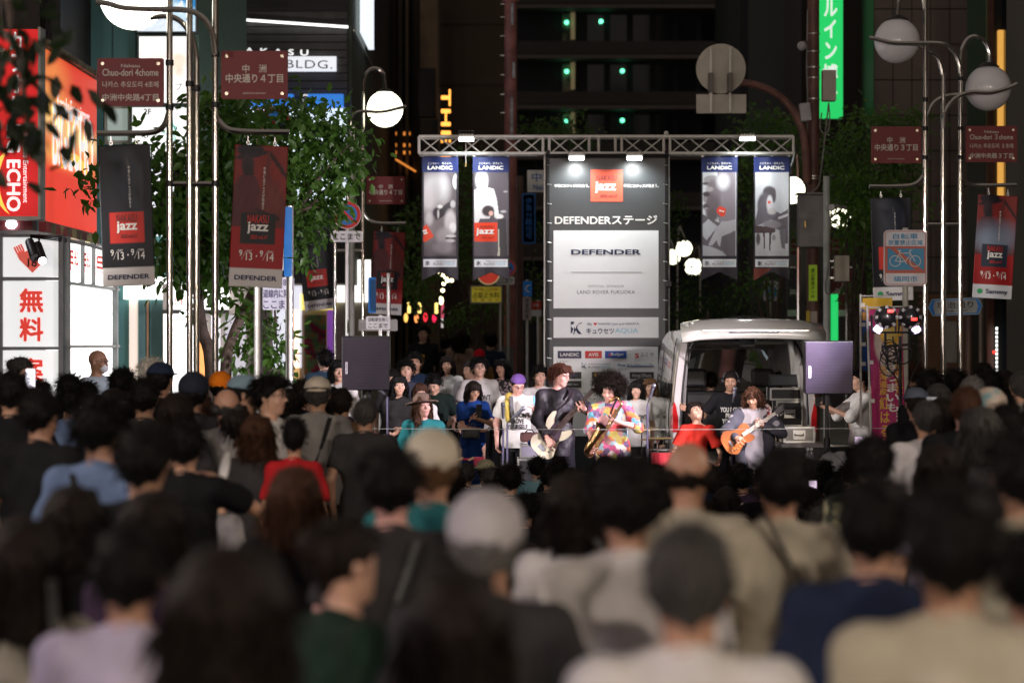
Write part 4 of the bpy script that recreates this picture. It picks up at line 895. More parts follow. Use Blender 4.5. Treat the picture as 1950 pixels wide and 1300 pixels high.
# far clusters
for lab, px, py, d, r, pole in (('far street lamp with a yellow lit globe beside the beige box', 1599, 413, 52, .24, 1612), ('far street lamp with a white lit globe half behind the grey cabinet', 1507, 362, 46, .26, 1520),
        ('far street lamp, highest globe of the trio right of the sponsor tower', 1303, 473, 80, .26, 1290), ('far street lamp, left globe of the trio right of the sponsor tower', 1281, 489, 84, .26, 1270), ('far street lamp, lowest globe of the trio right of the sponsor tower', 1320, 508, 78, .27, 1332)):
    t = thing('street_lamp', lab, 'street lamp', (PX(pole,d), d, 0), 'street lamps of bent chrome tubes'); globe(t, px, py, d, r, globe_on)
    c = at(px, py, d); q = Vector((PX(pole,d), d, 0)); MB().tube(smooth_path([c+Vector((0,0,r)), c+Vector(((q.x-c.x)*.3,0,r+.25)), Vector((q.x,d,c.z+r)), q]), .035, 8).obj('pole', chrome, t, smooth=True)
# round no parking signs
def noparking(label, px, py, d, rpx, z=True, pl=None, pole=None, plx=None):
    t = thing('road_sign', label, 'road sign', (PX(px if pole is None else pole, d), d, 0)); r = rpx/FPX*d; c = at(px, py, d); m = face_cam(c)
    MB().prism(ngon(r), m @ Matrix.Translation((0,0,-.02)), .02).obj('disc', M('sign_rim', (.7,.7,.7), .4), t)
    MB().prism(ngon(r*.96), m, .003).obj('red_ring', M('sign_red_flat', (.55,.02,.02), .4, emit=.05), t); MB().prism(ngon(r*.72), m @ Matrix.Translation((0,0,.003)), .003).obj('blue_field', M('sign_blue_flat', (.01,.16,.50), .4, emit=.08), t)
    MB().prism([(x,y) for x,y in rrect(r*1.5, r*.17, .004)], m @ Matrix.Rotation(R(-45), 4, 'Z') @ Matrix.Translation((0,0,.006)), .002).obj('red_bar', M('sign_red_flat', (.55,.02,.02), .4, emit=.05), t)
    MB().tube([Vector((PX(px if pole is None else pole, d+.05), d+.05, c.z+(r if z else 0))), Vector((PX(px if pole is None else pole, d+.05), d+.05, 0))], .03, 8).obj('pole', alu, t, smooth=True)
    if pl: plate(t, *pl, d, plx, M('plate_white', (.75,.75,.77), .45), iB, .03, bolts=False)
    return t
noparking('round no parking sign half hidden by leaves beside the red plate', 522, 234, 30.5, 31, pole=493)
noparking('round no parking sign over a Japanese plate behind the left tree', 661, 409, 36, 27, pl=(630,440,691,461), plx=[('ここまで', 0, .85, .6, .02)])
noparking('small round no parking sign peeking out behind a truss banner', 968, 510, 50, 15, pl=(944,527,980,542), plx=[('ここまで', 0, .8, .6, .02)])
# nakasu: plates and posts
def board(label, boards, pole, d, cat='sign', name='road_sign', polem=None, r=.03, top=None):
    t = thing(name, label, cat, (PX(pole, d), d, 0))
    MB().tube([Vector((PX(pole,d+.06), d+.06, PZ(top if top is not None else boards[0][1]-3, d))), Vector((PX(pole,d+.06), d+.06, 0))], r, 10).obj('pole', polem or alu, t, smooth=True)
    for a, b, c, e, lines, mt, tm in boards: plate(t, a, b, c, e, d, lines, mt, tm, .02, bolts=False)
    return t
pw = M('plate_white', (.75,.75,.77), .45); pwl = M('plate_bright', (.62,.63,.72), .45, emit=.22); bb = M('sign_blue_flat', (.01,.16,.50), .4, emit=.08); iBl = ink((.02,.16,.55), 'blue')
board('white stacked Japanese plates on a post behind the red banner', [(500,528,560,590,[('・・18', .34, .5, .2, .01), ('道線内に限る', 0, .95, .26, .015), ('ここまで', -.33, .95, .26, .015)], pwl, ink((.1,.08,.2), 'violet'))], 548, 29, top=500)
t = board('tall blue board edge behind the left red banner', [(541,394,556,527,[], bb, iB)], 552, 28, top=392, r=.045); plate(t, 528, 400, 540, 515, 28, [], pw, iB, .01, bolts=False)
t = board('grey steel post directly under the left red banner', [], 491, 24.5, 'post', 'post', M('grey_post', (.34,.33,.33), .45, .5), .05, top=390) if False else None
t = thing('post', 'thick grey steel post under the left red banner', 'post', (PX(492,24.5), 24.5, 0)); MB().tube([at(492,384,24.5), Vector((PX(492,24.5),24.5,0))], .043, 12).obj('shaft', M('grey_post', (.34,.33,.33), .35, .6), t, smooth=True); MB().cyl(at(492,384,24.5), at(492,380,24.5), .05, .03, 12).obj('cap', dkmetal, t)
board('white two line Japanese plate on a short post above the left speaker', [(697,602,743,627,[('自転車を除く', .25, .8, .3, .01), ('ここまで', -.22, .8, .35, .02)], pw, iB), (688,612,690,614,[],pw,iB)], 725, 34, top=600)
board('pale back of a rounded sign behind the two line plate', [(683,608,757,630,[],M('sign_back', (.38,.38,.36), .5),iB), (701,528,716,596,[],bb,iB), (705,532,716,592,[],M('plate_paleblue', (.3,.5,.65), .4, emit=.1),iB)], 740, 35.5, top=520)
board('white place name board cut by the sponsor tower edge', [(1004,324,1062,366,[('中洲', .18, .7, .4, .01), ('Nakasu', -.27, .6, .25, .01)], pw, iBl)], 1055, 48)
board('tall blue framed signal notice with vertical Japanese letters', [(994,368,1020,464,[], iBl, iB), (997,371,1017,461,[('歩\n車\n分\n離\n信\n号', 0, .7, .88, .02)], pw, iBl)], 990, 47, polem=M('pole_maroon', (.10,.05,.04), .5), r=.07, top=335)
board('yellow framed notice with green letters beside the steel pole', [(895,543,957,578,[], M('plate_cream', (.5,.45,.4), .5), iB), (898,546,954,575,[('占部止水料', -.05, .9, .4, .02, ink((.12,.12,.02), 'olive')), ('中洲・川端', .33, .8, .14, .01, iR), ('お　問　合　せ', -.36, .85, .15, .01, ink((.12,.12,.02), 'olive'))], M('plate_yellow', (.62,.52,.06), .5, emit=.25), iB)], 953, 53)
t = board('blue crescent sign over a pale notice right of the steel pole', [(996,535,1013,564,[('☾', 0, .6, .5, .02, iW)], bb, iW), (995,565,1012,609,[('市\n営\n料\n金', 0, .4, .85, .01)], M('plate_pink', (.5,.42,.42), .5), iB)], 1004, 44)
board('small red and white notice against the sponsor tower', [(1012,574,1031,589,[('1号', 0, .6, .5, .01)], iR, iW), (1011,590,1031,602,[], pw, iW)], 1025, 46)
t = thing('lit_sign', 'red melon shaped lit sign hanging under the second truss banner', 'sign', at(930,528,49)); c = at(930,520,49)
MB().prism([(.24*math.cos(a), .24*math.sin(a)) for a in np.linspace(math.pi, 2*math.pi, 16)], face_cam(c), .04).obj('rind', M('rind', (.7,.6,.3), .5, emit=.3), t); MB().prism([(.21*math.cos(a), .21*math.sin(a)-.005) for a in np.linspace(math.pi, 2*math.pi, 16)], face_cam(c) @ Matrix.Translation((0,0,.042)), .01).obj('flesh', lit('melon_red', (.6,.05,.03), .5), t)
MB().tube([c+Vector((0,.1,0)), c+Vector((.35,.1,.1)), Vector((PX(975,49),49.1,c.z+.1))], .02, 6).obj('bracket', dkmetal, t)
# bicycle sign
d = 26.; t = thing('road_sign', 'white rounded bicycle parking ban sign in front of the right lamp posts', 'road sign', (PX(1724,d), d, 0))
w = 82/FPX*d; h = 106/FPX*d; m = face_cam(at(1724, 491, d))
o = MB().prism(rrect(w, h, .05), m @ Matrix.Translation((0,0,-.02)), .02).obj('sign_plate', M('plate_lav', (.80,.80,.88), .45), t)
def rim(wd, hh, r, th, z, mat, nm, par, mm):
    a = rrect(wd, hh, r); b = rrect(wd-2*th, hh-2*th, max(.005, r-th)); n = len(a); mb = MB(); vs = [mm @ Vector((x,y,z)) for x,y in a]+[mm @ Vector((x,y,z)) for x,y in b]+[mm @ Vector((x,y,z-.002)) for x,y in a]+[mm @ Vector((x,y,z-.002)) for x,y in b]
    mb.add(vs, [(i,(i+1)%n,n+(i+1)%n,n+i) for i in range(n)]+[(2*n+i,2*n+(i+1)%n,(i+1)%n,i) for i in range(n)]+[(n+i,n+(i+1)%n,3*n+(i+1)%n,3*n+i) for i in range(n)]); return mb.obj(nm, mat, par)
sal = ink((.60,.16,.12), 'salmon'); sb2 = ink((.08,.35,.62), 'skyblue')
rim(w-.02, h-.02, .045, .008, .004, sal, 'border', o, m)
MB().prism([(-w/2+.02,-.165),(w/2-.02,-.165),(w/2-.02,.125),(-w/2+.02,.125)], m, .003).obj('salmon_band', sal, o); MB().prism([(-.19,-.13),(.20,-.13),(.20,.10),(-.19,.10)], m @ Matrix.Translation((0,0,.003)), .003).obj('blue_field', sb2, o)
bk = MB()
for cx in (-.11, .105): bk.tube([m @ Vector((cx+.058*math.cos(a), -.035+.058*math.sin(a), .009)) for a in np.linspace(0, 2*math.pi, 21)], .0055, 5)
for a, b in (((-.11,-.035),(-.06,.05)),((-.06,.05),(.05,.05)),((.05,.05),(.105,-.035)),((-.06,.03),(.0,-.04)),((0,-.04),(.055,.035)),((-.11,-.035),(0,-.04)),((.05,.05),(.045,.08)),((.045,.08),(.075,.082)),((-.06,.05),(-.065,.075)),((-.085,.076),(-.045,.076)),((0,-.04),(.01,-.065))): bk.tube([m @ Vector((*a,.009)), m @ Vector((*b,.009))], .0055, 5)
bk.obj('bicycle_mark', iW, o)
MB().prism([(-.19,.125),(-.13,.125),(.20,-.14),(.14,-.165)], m @ Matrix.Translation((0,0,.0065)), .001).obj('red_bar', sal, o)
for s_, y, ww, hh in (('自転車', .232, .27, .062), ('放置禁止区域', .165, .37, .055), ('福岡市', -.225, .26, .06)): text(s_, sb2, o, m @ Matrix.Translation((0,y,0)), w=ww, h=hh, bold=.02)
MB().tube([at(1724, 434, d+.05), Vector((PX(1724,d+.05), d+.05, 0))], .032, 10).obj('pole', M('pale_pole', (.55,.55,.5), .5), t, smooth=True)
# arrow shaped street sign
d = 36.; t = thing('street_sign', 'blue and white arrow ended street name board behind the chrome tubes', 'street sign', (PX(1890,d), d, 0)); c = at(1819, 584, d); m = face_cam(c, 0, R(2)); hw = 52/FPX*d; hh = 16/FPX*d
MB().prism([(-hw,0),(-hw*.84,-hh),(hw*.84,-hh),(hw,0),(hw*.84,hh),(-hw*.84,hh)], m, .02).obj('edge_plate', M('plate_paleblue2', (.45,.6,.65), .4), t); MB().prism([(-hw*.97,0),(-hw*.83,-hh*.9),(hw*.83,-hh*.9),(hw*.97,0),(hw*.83,hh*.9),(-hw*.83,hh*.9)], m @ Matrix.Translation((0,0,.021)), .003).obj('blue_plate', bb, t)
o = MB().prism([(-hw*.76,-.001-hh*.78),(hw*.76,-hh*.78),(hw*.82,0),(hw*.76,hh*.78),(-hw*.76,hh*.78),(-hw*.82,0)], m @ Matrix.Translation((0,0,.025)), .003).obj('white_plate', M('plate_grey', (.45,.47,.47), .4), t)
text('明治通り', iB, o, m @ Matrix.Translation((0,hh*.22,.028)), w=hw*1.3, h=hh*.85, bold=.01); text('Meiji - dori', iB, o, m @ Matrix.Translation((0,-hh*.5,.028)), w=hw*.85, h=hh*.4, bold=.01)
MB().tube([at(1845,566,d+.06), Vector((PX(1845,d+.06), d+.06, 0))], .05, 10).obj('pole', M('brown_pole', (.09,.045,.03), .5), t, smooth=True)
# steel poles
rust = M('rust_paint', (.34,.13,.12), .5, var=.35, scale=4, bump=.2); brownp = M('brown_pole', (.09,.045,.03), .5)
d = 56.; t = thing('utility_pole', 'thick dull red steel pole with climbing rungs behind the truss', 'utility pole', (PX(972,d), d, 0))
MB().tube([Vector((PX(972,d), d, .0)), at(972, -60, d)], [.16,.14], 20).obj('shaft', rust, t, smooth=True)
for i, y in enumerate((8,33,69,106,143,180,215)): MB().tube([at(961,y,d-.05), at(953,y,d-.05)], .012, 5).obj('rung', alu, t)
for k,(y0,y1,x) in enumerate(((8,50,975),(120,150,978),(187,262,974))): MB().box((PX(x-2,d-.16), d-.165, PZ(y1,d)), (PX(x+3,d-.16), d-.155, PZ(y0,d))).obj('paint_patch', M('paint_patch', (.4,.42,.46), .6, var=.5, scale=8, bump=.4), t)
MB().cyl(at(972,5,d), at(972,2,d), .2, n=20).obj('collar', rust, t); MB().box((PX(947,d), d-.25, 0), (PX(978,d), d+.2, PZ(660,d))).obj('base_box', M('grey_cabinet', (.16,.16,.17), .5), t)
d = 41.; t = thing('utility_pole', 'brown utility pole with a curved arm holding round sign backs', 'utility pole', (PX(1549,d), d, 0))
MB().tube([Vector((PX(1548,d), d, .0)), at(1549, -60, d)], [.115,.10], 20).obj('shaft', M('brown_pole2', (.17,.08,.065), .5, var=.25, scale=5), t, smooth=True)
MB().tube(smooth_path(P3([(1340,158),(1365,158),(1400,157),(1440,162),(1480,180),(1510,210),(1528,245),(1535,290),(1537,350)], d, -.14)), [.062]*20+[.075]*13, 12).obj('arm', M('brown_pole3', (.22,.10,.08), .5, var=.35, scale=6, bump=.3), t, smooth=True)
cream = M('sign_back_cream', (.62,.58,.50), .55, var=.12, scale=3, bump=.1)
c = at(1373,131,d-.35); MB().prism(ngon(47/FPX*d, 48), face_cam(c) @ Matrix.Translation((0,0,-.03)), .03).obj('round_sign_back', cream, t)
MB().box((PX(1326,d-.35),d-.36,PZ(216,d-.35)),(PX(1421,d-.35),d-.33,PZ(180,d-.35))).obj('plate_back', cream, t)
for x in (1353.5,1390): MB().box((PX(x-2.5,d-.4),d-.42,PZ(214,d-.4)),(PX(x+2.5,d-.4),d-.38,PZ(92,d-.4))).obj('bracket_rail', M('rail_grey', (.45,.44,.42), .4, .5), t); MB().box((PX(x-4,d-.5),d-.62,PZ(176,d-.5)),(PX(x+4,d-.5),d-.40,PZ(140,d-.5))).obj('clamp', M('rail_dark', (.14,.13,.12), .5, .5), t)
for y in (66,100,130,150,190,337,342): MB().cyl(at(1549,y,d), at(1549,y-2.2,d), .112 if y < 330 else .125, n=18).obj('steel_band', alu, t, smooth=True)
MB().tube(smooth_path([at(1538,20,d-.05),at(1537,70,d-.1),at(1536,130,d-.1),at(1538,200,d-.1),at(1536,300,d-.12),at(1534,345,d-.12)]), .012, 6).obj('cable', M('cable_grey', (.3,.29,.27), .6), t)
MB().tube(smooth_path([at(1578,196,d-.2),at(1580,230,d-.2),at(1574,255,d-.2),at(1562,245,d-.2),at(1565,215,d-.15)]), .012, 6).obj('cable', M('cable_grey', (.3,.29,.27), .6), t); MB().tube(smooth_path([at(1578,196,d-.2),at(1571,260,d-.2),at(1563,330,d-.2),at(1558,355,d-.2),at(1540,368,d-.2)]), .014, 6).obj('cable', M('cable_grey', (.3,.29,.27), .6), t)
ub = M('beige_box', (.52,.48,.40), .5); o = MB().box((PX(1566,d-.2),d-.3,PZ(195,d)),(PX(1591,d-.2),d-.05,PZ(137,d)),).obj('junction_box', ub, t, bevel=.008)
o = MB().box((PX(1524,d-.3),d-.36,PZ(234,d)),(PX(1544,d-.3),d-.15,PZ(200,d)), rot=(0,R(-6),0)).obj('horn_speaker', M('speaker_grey', (.55,.55,.58), .5), t, bevel=.02)
MB().sphere(at(1527,88,d-.3),.08,12,8).obj('camera_dome', M('speaker_grey', (.55,.55,.58), .5), t, smooth=True); MB().bar(at(1527,82,d-.3), at(1540,80,d-.1), .05,.04).obj('camera_bracket', alu, t)
cab = M('cabinet_grey', (.36,.36,.37), .45, var=.06); o = MB().box((PX(1521,d-.4),d-.45,PZ(472,d)),(PX(1567,d-.4),d-.13,PZ(374,d))).obj('cabinet', cab, t, bevel=.01)
MB().box((PX(1518,d-.45),d-.5,PZ(373,d)),(PX(1570,d-.45),d-.1,PZ(370,d))).obj('cabinet_roof', cab, t)
for y0 in (386,448):
    for k in range(7): MB().box((PX(1537,d-.46),d-.475,PZ(y0+k*3.2+1.6,d)),(PX(1559,d-.46),d-.451,PZ(y0+k*3.2,d))).obj('louvre', M('louvre', (.5,.5,.52), .4), o)
MB().box((PX(1532,d-.46),d-.48,PZ(436,d)),(PX(1535,d-.46),d-.451,PZ(423,d))).obj('handle', M('brass', (.5,.35,.12), .3, .9), o)
MB().box((PX(1540,d-.12),d-.135,PZ(573,d)),(PX(1556,d-.12),d-.12,PZ(505,d))).obj('sticker', M('sticker_lime', (.40,.62,.03), .5, emit=.12), t); text('安心安全メール', iB, t, face_cam(at(1548,539,d-.138)), w=.07, h=.5, bold=.02, vertical=True)
MB().box((PX(1535,d-.12),d-.137,PZ(640,d)),(PX(1542,d-.12),d-.12,PZ(592,d))).obj('sticker', M('sticker_yellow', (.7,.5,.02), .5), t)
MB().box((PX(1543,d-.12),d-.139,PZ(640,d)),(PX(1556,d-.12),d-.12,PZ(593,d))).obj('sticker', M('sticker_pale', (.45,.4,.36), .5), t)
d = 37.; t = thing('utility_pole', 'pale grey slim pole with a beige box behind the right speaker', 'utility pole', (PX(1574,d), d, 0)); MB().tube([at(1574,336,d), Vector((PX(1574,d),d,0))], .052, 14).obj('shaft', M('pole_aqua', (.6,.66,.64), .45), t, smooth=True)
MB().box((PX(1588,d),d-.15,PZ(536,d)),(PX(1615,d),d+.05,PZ(487,d))).obj('meter_box', ub, t, bevel=.01); MB().bar(at(1577,497,d), at(1590,497,d), .03,.03).obj('bracket', alu, t); MB().bar(at(1577,529,d), at(1590,529,d), .03,.03).obj('bracket', alu, t)
MB().cyl(at(1583,395,d-.1), at(1583,395,d-.35), .05).obj('camera', M('speaker_grey', (.55,.55,.58), .5), t); MB().bar(at(1585,391,d), at(1612,396,d), .07,.05).obj('camera_arm', M('rail_dark', (.14,.13,.12), .5, .5), t)
MB().tube(smooth_path(P3([(1583,400),(1580,440),(1578,500),(1572,545),(1578,560),(1602,548),(1604,538)], d, -.08)), .012, 6).obj('cable', M('cable_grey', (.3,.29,.27), .6), t)
t = thing('lit_sign', 'slim green glowing sign low behind the right speaker', 'sign', at(1590,600,58)); MB().box((PX(1584,58),58,PZ(650,58)),(PX(1596,58),58.2,PZ(560,58))).obj('sign_face', lit('lit_green', (.02,.72,.16), .8), t)
# far poles that catch light along the street
for i, (x, y0, d, lab) in enumerate(((1030,600,60,'slim far pole just left of the sponsor tower'),(1337,600,70,'far pale pole, first left above the van roof'),(1348,590,64,'far pale pole, second from left above the van roof'),(1465,560,60,'far pale pole holding the little bicycle sign'),(1480,585,66,'far brownish pole right of the little bicycle sign'),(1624,560,55,'slim dark pole right of the green glowing sign'),(1868,560,44,'thin metal post in front of the brick wall'),(946,590,58,'thin slanted pale stake left of the steel pole'))):
    t = thing('post', lab, 'post', (PX(x,d), d, 0), 'far posts along the street'); MB().tube([Vector((PX(x,d),d,0)), at(x+(6 if i == 7 else 0), y0, d)], .04, 8).obj('shaft', M('far_pole', (.3,.24,.2), .35, .5), t, smooth=True); MB().cyl(at(x+(6 if i == 7 else 0),y0,d), at(x+(6 if i == 7 else 0),y0-2,d), .05, .02, 8).obj('cap', dkmetal, t)
t = thing('road_sign', 'little far bicycle ban sign above the van roof', 'road sign', (PX(1467,58),58,0)); o = plate(t, 1454,535,1482,573,58, [('自転車', .35, .6, .15, .01, sb2), ('福岡市', -.36, .6, .13, .01, sb2)], pw, sb2, .05, bolts=False); plate(t, 1457,547,1479,564,57.97, [('⊘', 0, .6, .8, .03, iW)], sb2, iW, .01, bolts=False)
MB().tube([at(1467,573,58.1), Vector((PX(1467,58.1),58.1,0))], .03, 8).obj('pole', alu, t, smooth=True)
for i,(a,b,c,e,lab) in enumerate(((1580,453,1622,483,'far small maroon street plate right of the cabinet'),(1506,455,1519,484,'far maroon plate edge left of the cabinet'))):
    t = thing('street_plate', lab, 'sign', (PX((a+c)/2,60),60,0)); plate(t,a,b,c,e,60,[('Chuo-dori 3chome',.2,.8,.2,.01),('中洲中央路3丁目',-.2,.8,.2,.01)], maroon, iWd, .02, bolts=False); MB().tube([at(c+2,b,60), Vector((PX(c+2,60),60,0))], .04, 8).obj('pole', chrome, t, smooth=True)
for i,(a,c,lab) in enumerate(((1583,1622,'far small red jazz banner behind the beige meter box'),(1500,1519,'far small dark jazz banner left of the utility pole'))):
    t = thing('banner', lab, 'banner', at((a+c)/2,560,59)); o = plate(t,a,510,c,602,59,[('jazz',.0,.6,.16,.02)], M('far_banner%d' % i, (.16,.02,.025) if i == 0 else (.03,.03,.035), .6), iW, .01, bolts=False); plate(t,a,590,c,602,58.97,[],pw,iW,.005,bolts=False); MB().bar(at(a,509,59), at(c+4,509,59), .03, .03).obj('arm', alu, t)
# hanging glowing lanterns and string lights in the far left street
for i,(x,y,c) in enumerate(((773,605,(1,.55,.12)),(793,606,(1,.35,.10)),(810,604,(.9,.03,.05)),(827,606,(.9,.02,.08)))):
    t = thing('lantern', ('orange hanging lantern, leftmost of the row','dull orange hanging lantern, second of the row','red hanging lantern, third of the row','crimson hanging lantern, rightmost of the row')[i], 'lantern', at(x,y,58), 'hanging lanterns in the far street'); MB().sphere(at(x,y,58), (.05,.05,.11), 10, 8).obj('shade', lit('lantern%d' % i, c, 1.6), t, smooth=True); MB().tube([at(x,y-9,58), at(x,y-45,58)], .006, 4).obj('cord', blackp, t)
for i,(x,y) in enumerate(((779,586),(799,586),(831,587))):
    t = thing('lantern', ('tall yellow paper light, left of three','tall yellow paper light, middle of three','tall yellow paper light, right of three')[i], 'lantern', at(x,y,57), 'yellow paper lights in the far street'); 
    for k in range(4): MB().sphere(at(x,y-8+5.2*k,57), (.045,.045,.035), 8, 5).obj('bulb', lit('paper_yellow', (1,.72,.2), 2.), t, smooth=True)
    MB().tube([at(x,y+10,57), at(x,y-60,57)], .005, 4).obj('cord', blackp, t)
t = thing('string_lights', 'bright string of bulbs dangling below the first truss banner', 'string lights', at(841,520,55)); 
pts = ((838,521),(843,523),(849,528),(852,534),(860,534),(845,540),(843,553),(840,568),(841,572),(840,576))
for x,y in pts: MB().sphere(at(x,y,55), .045, 8, 6).obj('bulb', lit('bulb_warm', (1,.86,.5), 5), t, smooth=True)
MB().tube([at(x,y,55.05) for x,y in pts], .008, 4).obj('cord', blackp, t)
t = thing('lit_sign', 'thin pink and white upright light bar in the far left street', 'sign', at(842,600,56)); MB().box((PX(840,56),56,PZ(605,56)),(PX(845,56),56.1,PZ(577,56))).obj('upper_bar', lit('pink_bar', (.8,.12,.2), .7), t); MB().box((PX(840,56),56,PZ(624,56)),(PX(844,56),56.1,PZ(606,56))).obj('lower_bar', lit('white_bar', (.8,.7,.7), .7), t)

# ---------------------------------------------------------------- trees
bark = M('bark', (.10,.075,.06), .9, var=.4, scale=9, bump=.8, bscale=30)
def leafmat(name, c):
    if name in MATS: return MATS[name]
    m = M(name, c, .42, var=.55, scale=1.4, spec=.5); nt = m.node_tree; p = nt.nodes['Principled BSDF']
    tr = nt.nodes.new('ShaderNodeBsdfTranslucent'); tr.inputs[0].default_value = (c[0]*2.2, c[1]*2.6, c[2]*1.4, 1); mx = nt.nodes.new('ShaderNodeMixShader'); mx.inputs[0].default_value = .3
    nt.links.new(p.outputs[0], mx.inputs[1]); nt.links.new(tr.outputs[0], mx.inputs[2]); nt.links.new(mx.outputs[0], nt.nodes['Material Output'].inputs[0]); return m
def leaves(clumps, size, rng, droop=.5):
    V = []; 
    for (c, r, n) in clumps:
        c = np.array(c); r = np.array(r if hasattr(r, '__len__') else (r,r,r)); nb = max(3, n//14)
        tw = rng.normal(0,1,(nb,3)); tw /= np.linalg.norm(tw,axis=1)[:,None]; tw *= (rng.random(nb)**.45)[:,None]     # twig tips
        b = rng.integers(0, nb, n); P = c+tw[b]*r+rng.normal(0, size*1.1, (n,3))
        out = tw[b]+rng.normal(0,.55,(n,3))+np.array([0,0,-droop]); out /= np.linalg.norm(out,axis=1)[:,None]
        s = np.cross(out, rng.normal(0,1,(n,3))+np.array([0,0,1.2])); s /= np.linalg.norm(s,axis=1)[:,None]+1e-9; nn = np.cross(s, out)
        L = size*(.6+.7*rng.random(n))[:,None]; W = L*.24
        q = np.stack([P, P+out*L*.35+s*W+nn*W*.3, P+out*L*.75+s*W*.7+nn*W*.2, P+out*L, P+out*L*.75-s*W*.7+nn*W*.2, P+out*L*.35-s*W+nn*W*.3], 1); V.append(q)
    V = np.concatenate(V); n = len(V); F = np.arange(n)[:,None]*6+np.array([[0,1,2,3]]); F2 = np.arange(n)[:,None]*6+np.array([[0,3,4,5]])
    return V.reshape(-1,3), np.concatenate([F,F2])
def tree(label, base, limbs, clumps, size, mat, seed, droop=.5, tr=.08, trunk=None):
    t = thing('tree', label, 'tree', base); off = np.array(base, float); rng = np.random.default_rng(seed)
    top = Vector(trunk[-1]) if trunk else Vector(base)+Vector((0,0,1.6))
    tp = trunk or [Vector(base), top]; MB().tube(smooth_path(tp), [tr*(1-.35*i/(4*(len(tp)-1))) for i in range(4*(len(tp)-1)+1)] if len(tp) > 2 else [tr, tr*.7], 10).obj('trunk', bark, t, smooth=True)
    for i, (c, r, n) in enumerate(clumps):
        if i % 2 == 0 or len(clumps) < 8:
            c = Vector(c); mid = top.lerp(c, .5)+Vector((rng.normal(0,.1), rng.normal(0,.1), .12)); MB().tube(smooth_path([top, mid, c]), [tr*.5*(1-i_/9) for i_ in range(9)], 6).obj('branch', bark, t, smooth=True)
    V, F = leaves(clumps, size, rng, droop); link('crown', mesh_np('crown', V-off, F, False), mat, t, kind='stuff')
    return t
def CL(d, lst, dy=.7):
    out = []
    for x, y, rx, ry, n in lst: out.append((tuple(at(x, y, d+RNG.uniform(-.3,.3))), (rx/FPX*d, min(dy, rx/FPX*d), ry/FPX*d), n))
    return out
lf = leafmat('leaf_green', (.06,.135,.022)); lf2 = leafmat('leaf_lime', (.09,.19,.03)); lf3 = leafmat('leaf_deep', (.09,.17,.045)); lfk = leafmat('leaf_black', (.010,.020,.008))
d = 27.; tree('leafy street tree spreading behind the left banners and lamp tubes', (PX(402,d), d, .1), None, CL(d, [(345,330,60,50,420),(440,235,55,45,430),(400,290,50,50,330),(330,420,55,55,430),(400,400,55,60,450),(330,490,45,34,280),(395,505,45,36,280),(440,470,40,50,280),(195,330,30,40,90),(170,370,18,14,30),(285,290,35,20,90),(360,560,30,16,40),(440,560,30,24,80),(445,330,45,55,330),(300,380,40,55,260),(410,200,25,16,80)]), .135, lf, 11, trunk=[Vector((PX(402,d),d,.1)), at(402,700,d), at(385,630,d), at(378,560,d), at(385,470,d)])
d = 29.5; tree('dense street tree between the left banners and the yellow globe lamp', (PX(420,d), d, .1), None, CL(d, [(560,235,60,38,420),(615,250,50,38,360),(600,300,70,45,520),(540,330,50,50,360),(640,330,40,40,260),(580,390,65,50,520),(618,395,32,34,170),(565,440,40,40,240),(500,250,50,45,300),(560,490,22,20,60),(672,268,22,14,60),(500,610,30,26,120),(520,660,32,32,130),(460,640,25,35,90),(530,700,25,20,80),(662,300,24,26,80)]), .12, lf, 12, trunk=[Vector((PX(420,d),d,.1)), at(430,710,d), at(440,650,d), at(480,560,d), at(540,450,d)], droop=.7)
d = 11.; tree('dark blurred leaves of a near tree hanging into the top left corner', (PX(-330,d), d, .1), None, CL(d, [(22,70,34,50,46),(2,190,28,70,52),(46,205,26,34,30),(-50,120,40,120,60),(118,215,22,20,9),(4,285,18,22,12)], .4), .115, lfk, 13, droop=1.1, trunk=[Vector((PX(-330,d),d,.1)), at(-330,500,d), at(-250,150,d), at(-120,40,d)])
d = 44.; tree('dark green street tree behind the right lamp posts', (PX(1660,d), d, .1), None, CL(d, [(1600,290,45,45,420),(1660,240,60,35,420),(1640,330,60,50,520),(1700,300,50,50,430),(1610,380,45,45,360),(1680,400,55,45,430),(1730,360,35,60,280),(1640,450,50,45,330),(1700,480,45,45,280),(1650,540,45,40,230),(1730,230,35,25,170)]), .12, lf3, 14)
tree('lighter green bush of leaves left of the unlit globes', (PX(1625,41), 41, .1), None, CL(41, [(1625,350,35,30,330),(1650,400,40,30,280),(1625,440,30,35,220),(1660,365,40,25,220)]), .11, lf2, 15)
d = 48.; tree('dark tree behind the right end of the truss', (PX(1470,d), d, .1), None, CL(d, [(1450,240,45,30,360),(1510,250,35,35,280),(1430,290,40,35,280),(1500,310,40,35,230),(1430,420,35,90,280),(1500,440,35,80,280),(1440,540,50,35,230)]), .12, lf3, 16)
d = 60.; tree('dim far tree crown rising over the middle of the truss', (PX(1060,d), d, .1), None, CL(d, [(1010,255,30,18,200),(1060,240,40,22,260),(1110,262,35,18,200),(1000,420,25,60,240),(1020,560,25,50,170)]), .13, lf3, 17)
d = 54.; tree('dim far tree behind the left pair of truss banners', (PX(900,d), d, .1), None, CL(d, [(880,330,25,50,300),(790,440,35,50,360),(860,500,45,35,360),(790,520,45,30,330),(910,470,40,60,330),(930,580,35,25,170),(780,560,40,20,230),(890,400,22,60,230),(870,600,40,18,150)]), .12, lf3, 18)
d = 66.; tree('dim far tree between the sponsor tower and the right banners', (PX(1400,d), d, .1), None, CL(d, [(1310,560,40,40,330),(1380,580,45,30,330),(1420,350,30,60,300),(1290,430,20,60,200),(1350,600,60,20,230),(1440,600,40,25,230)]), .13, lf3, 19)
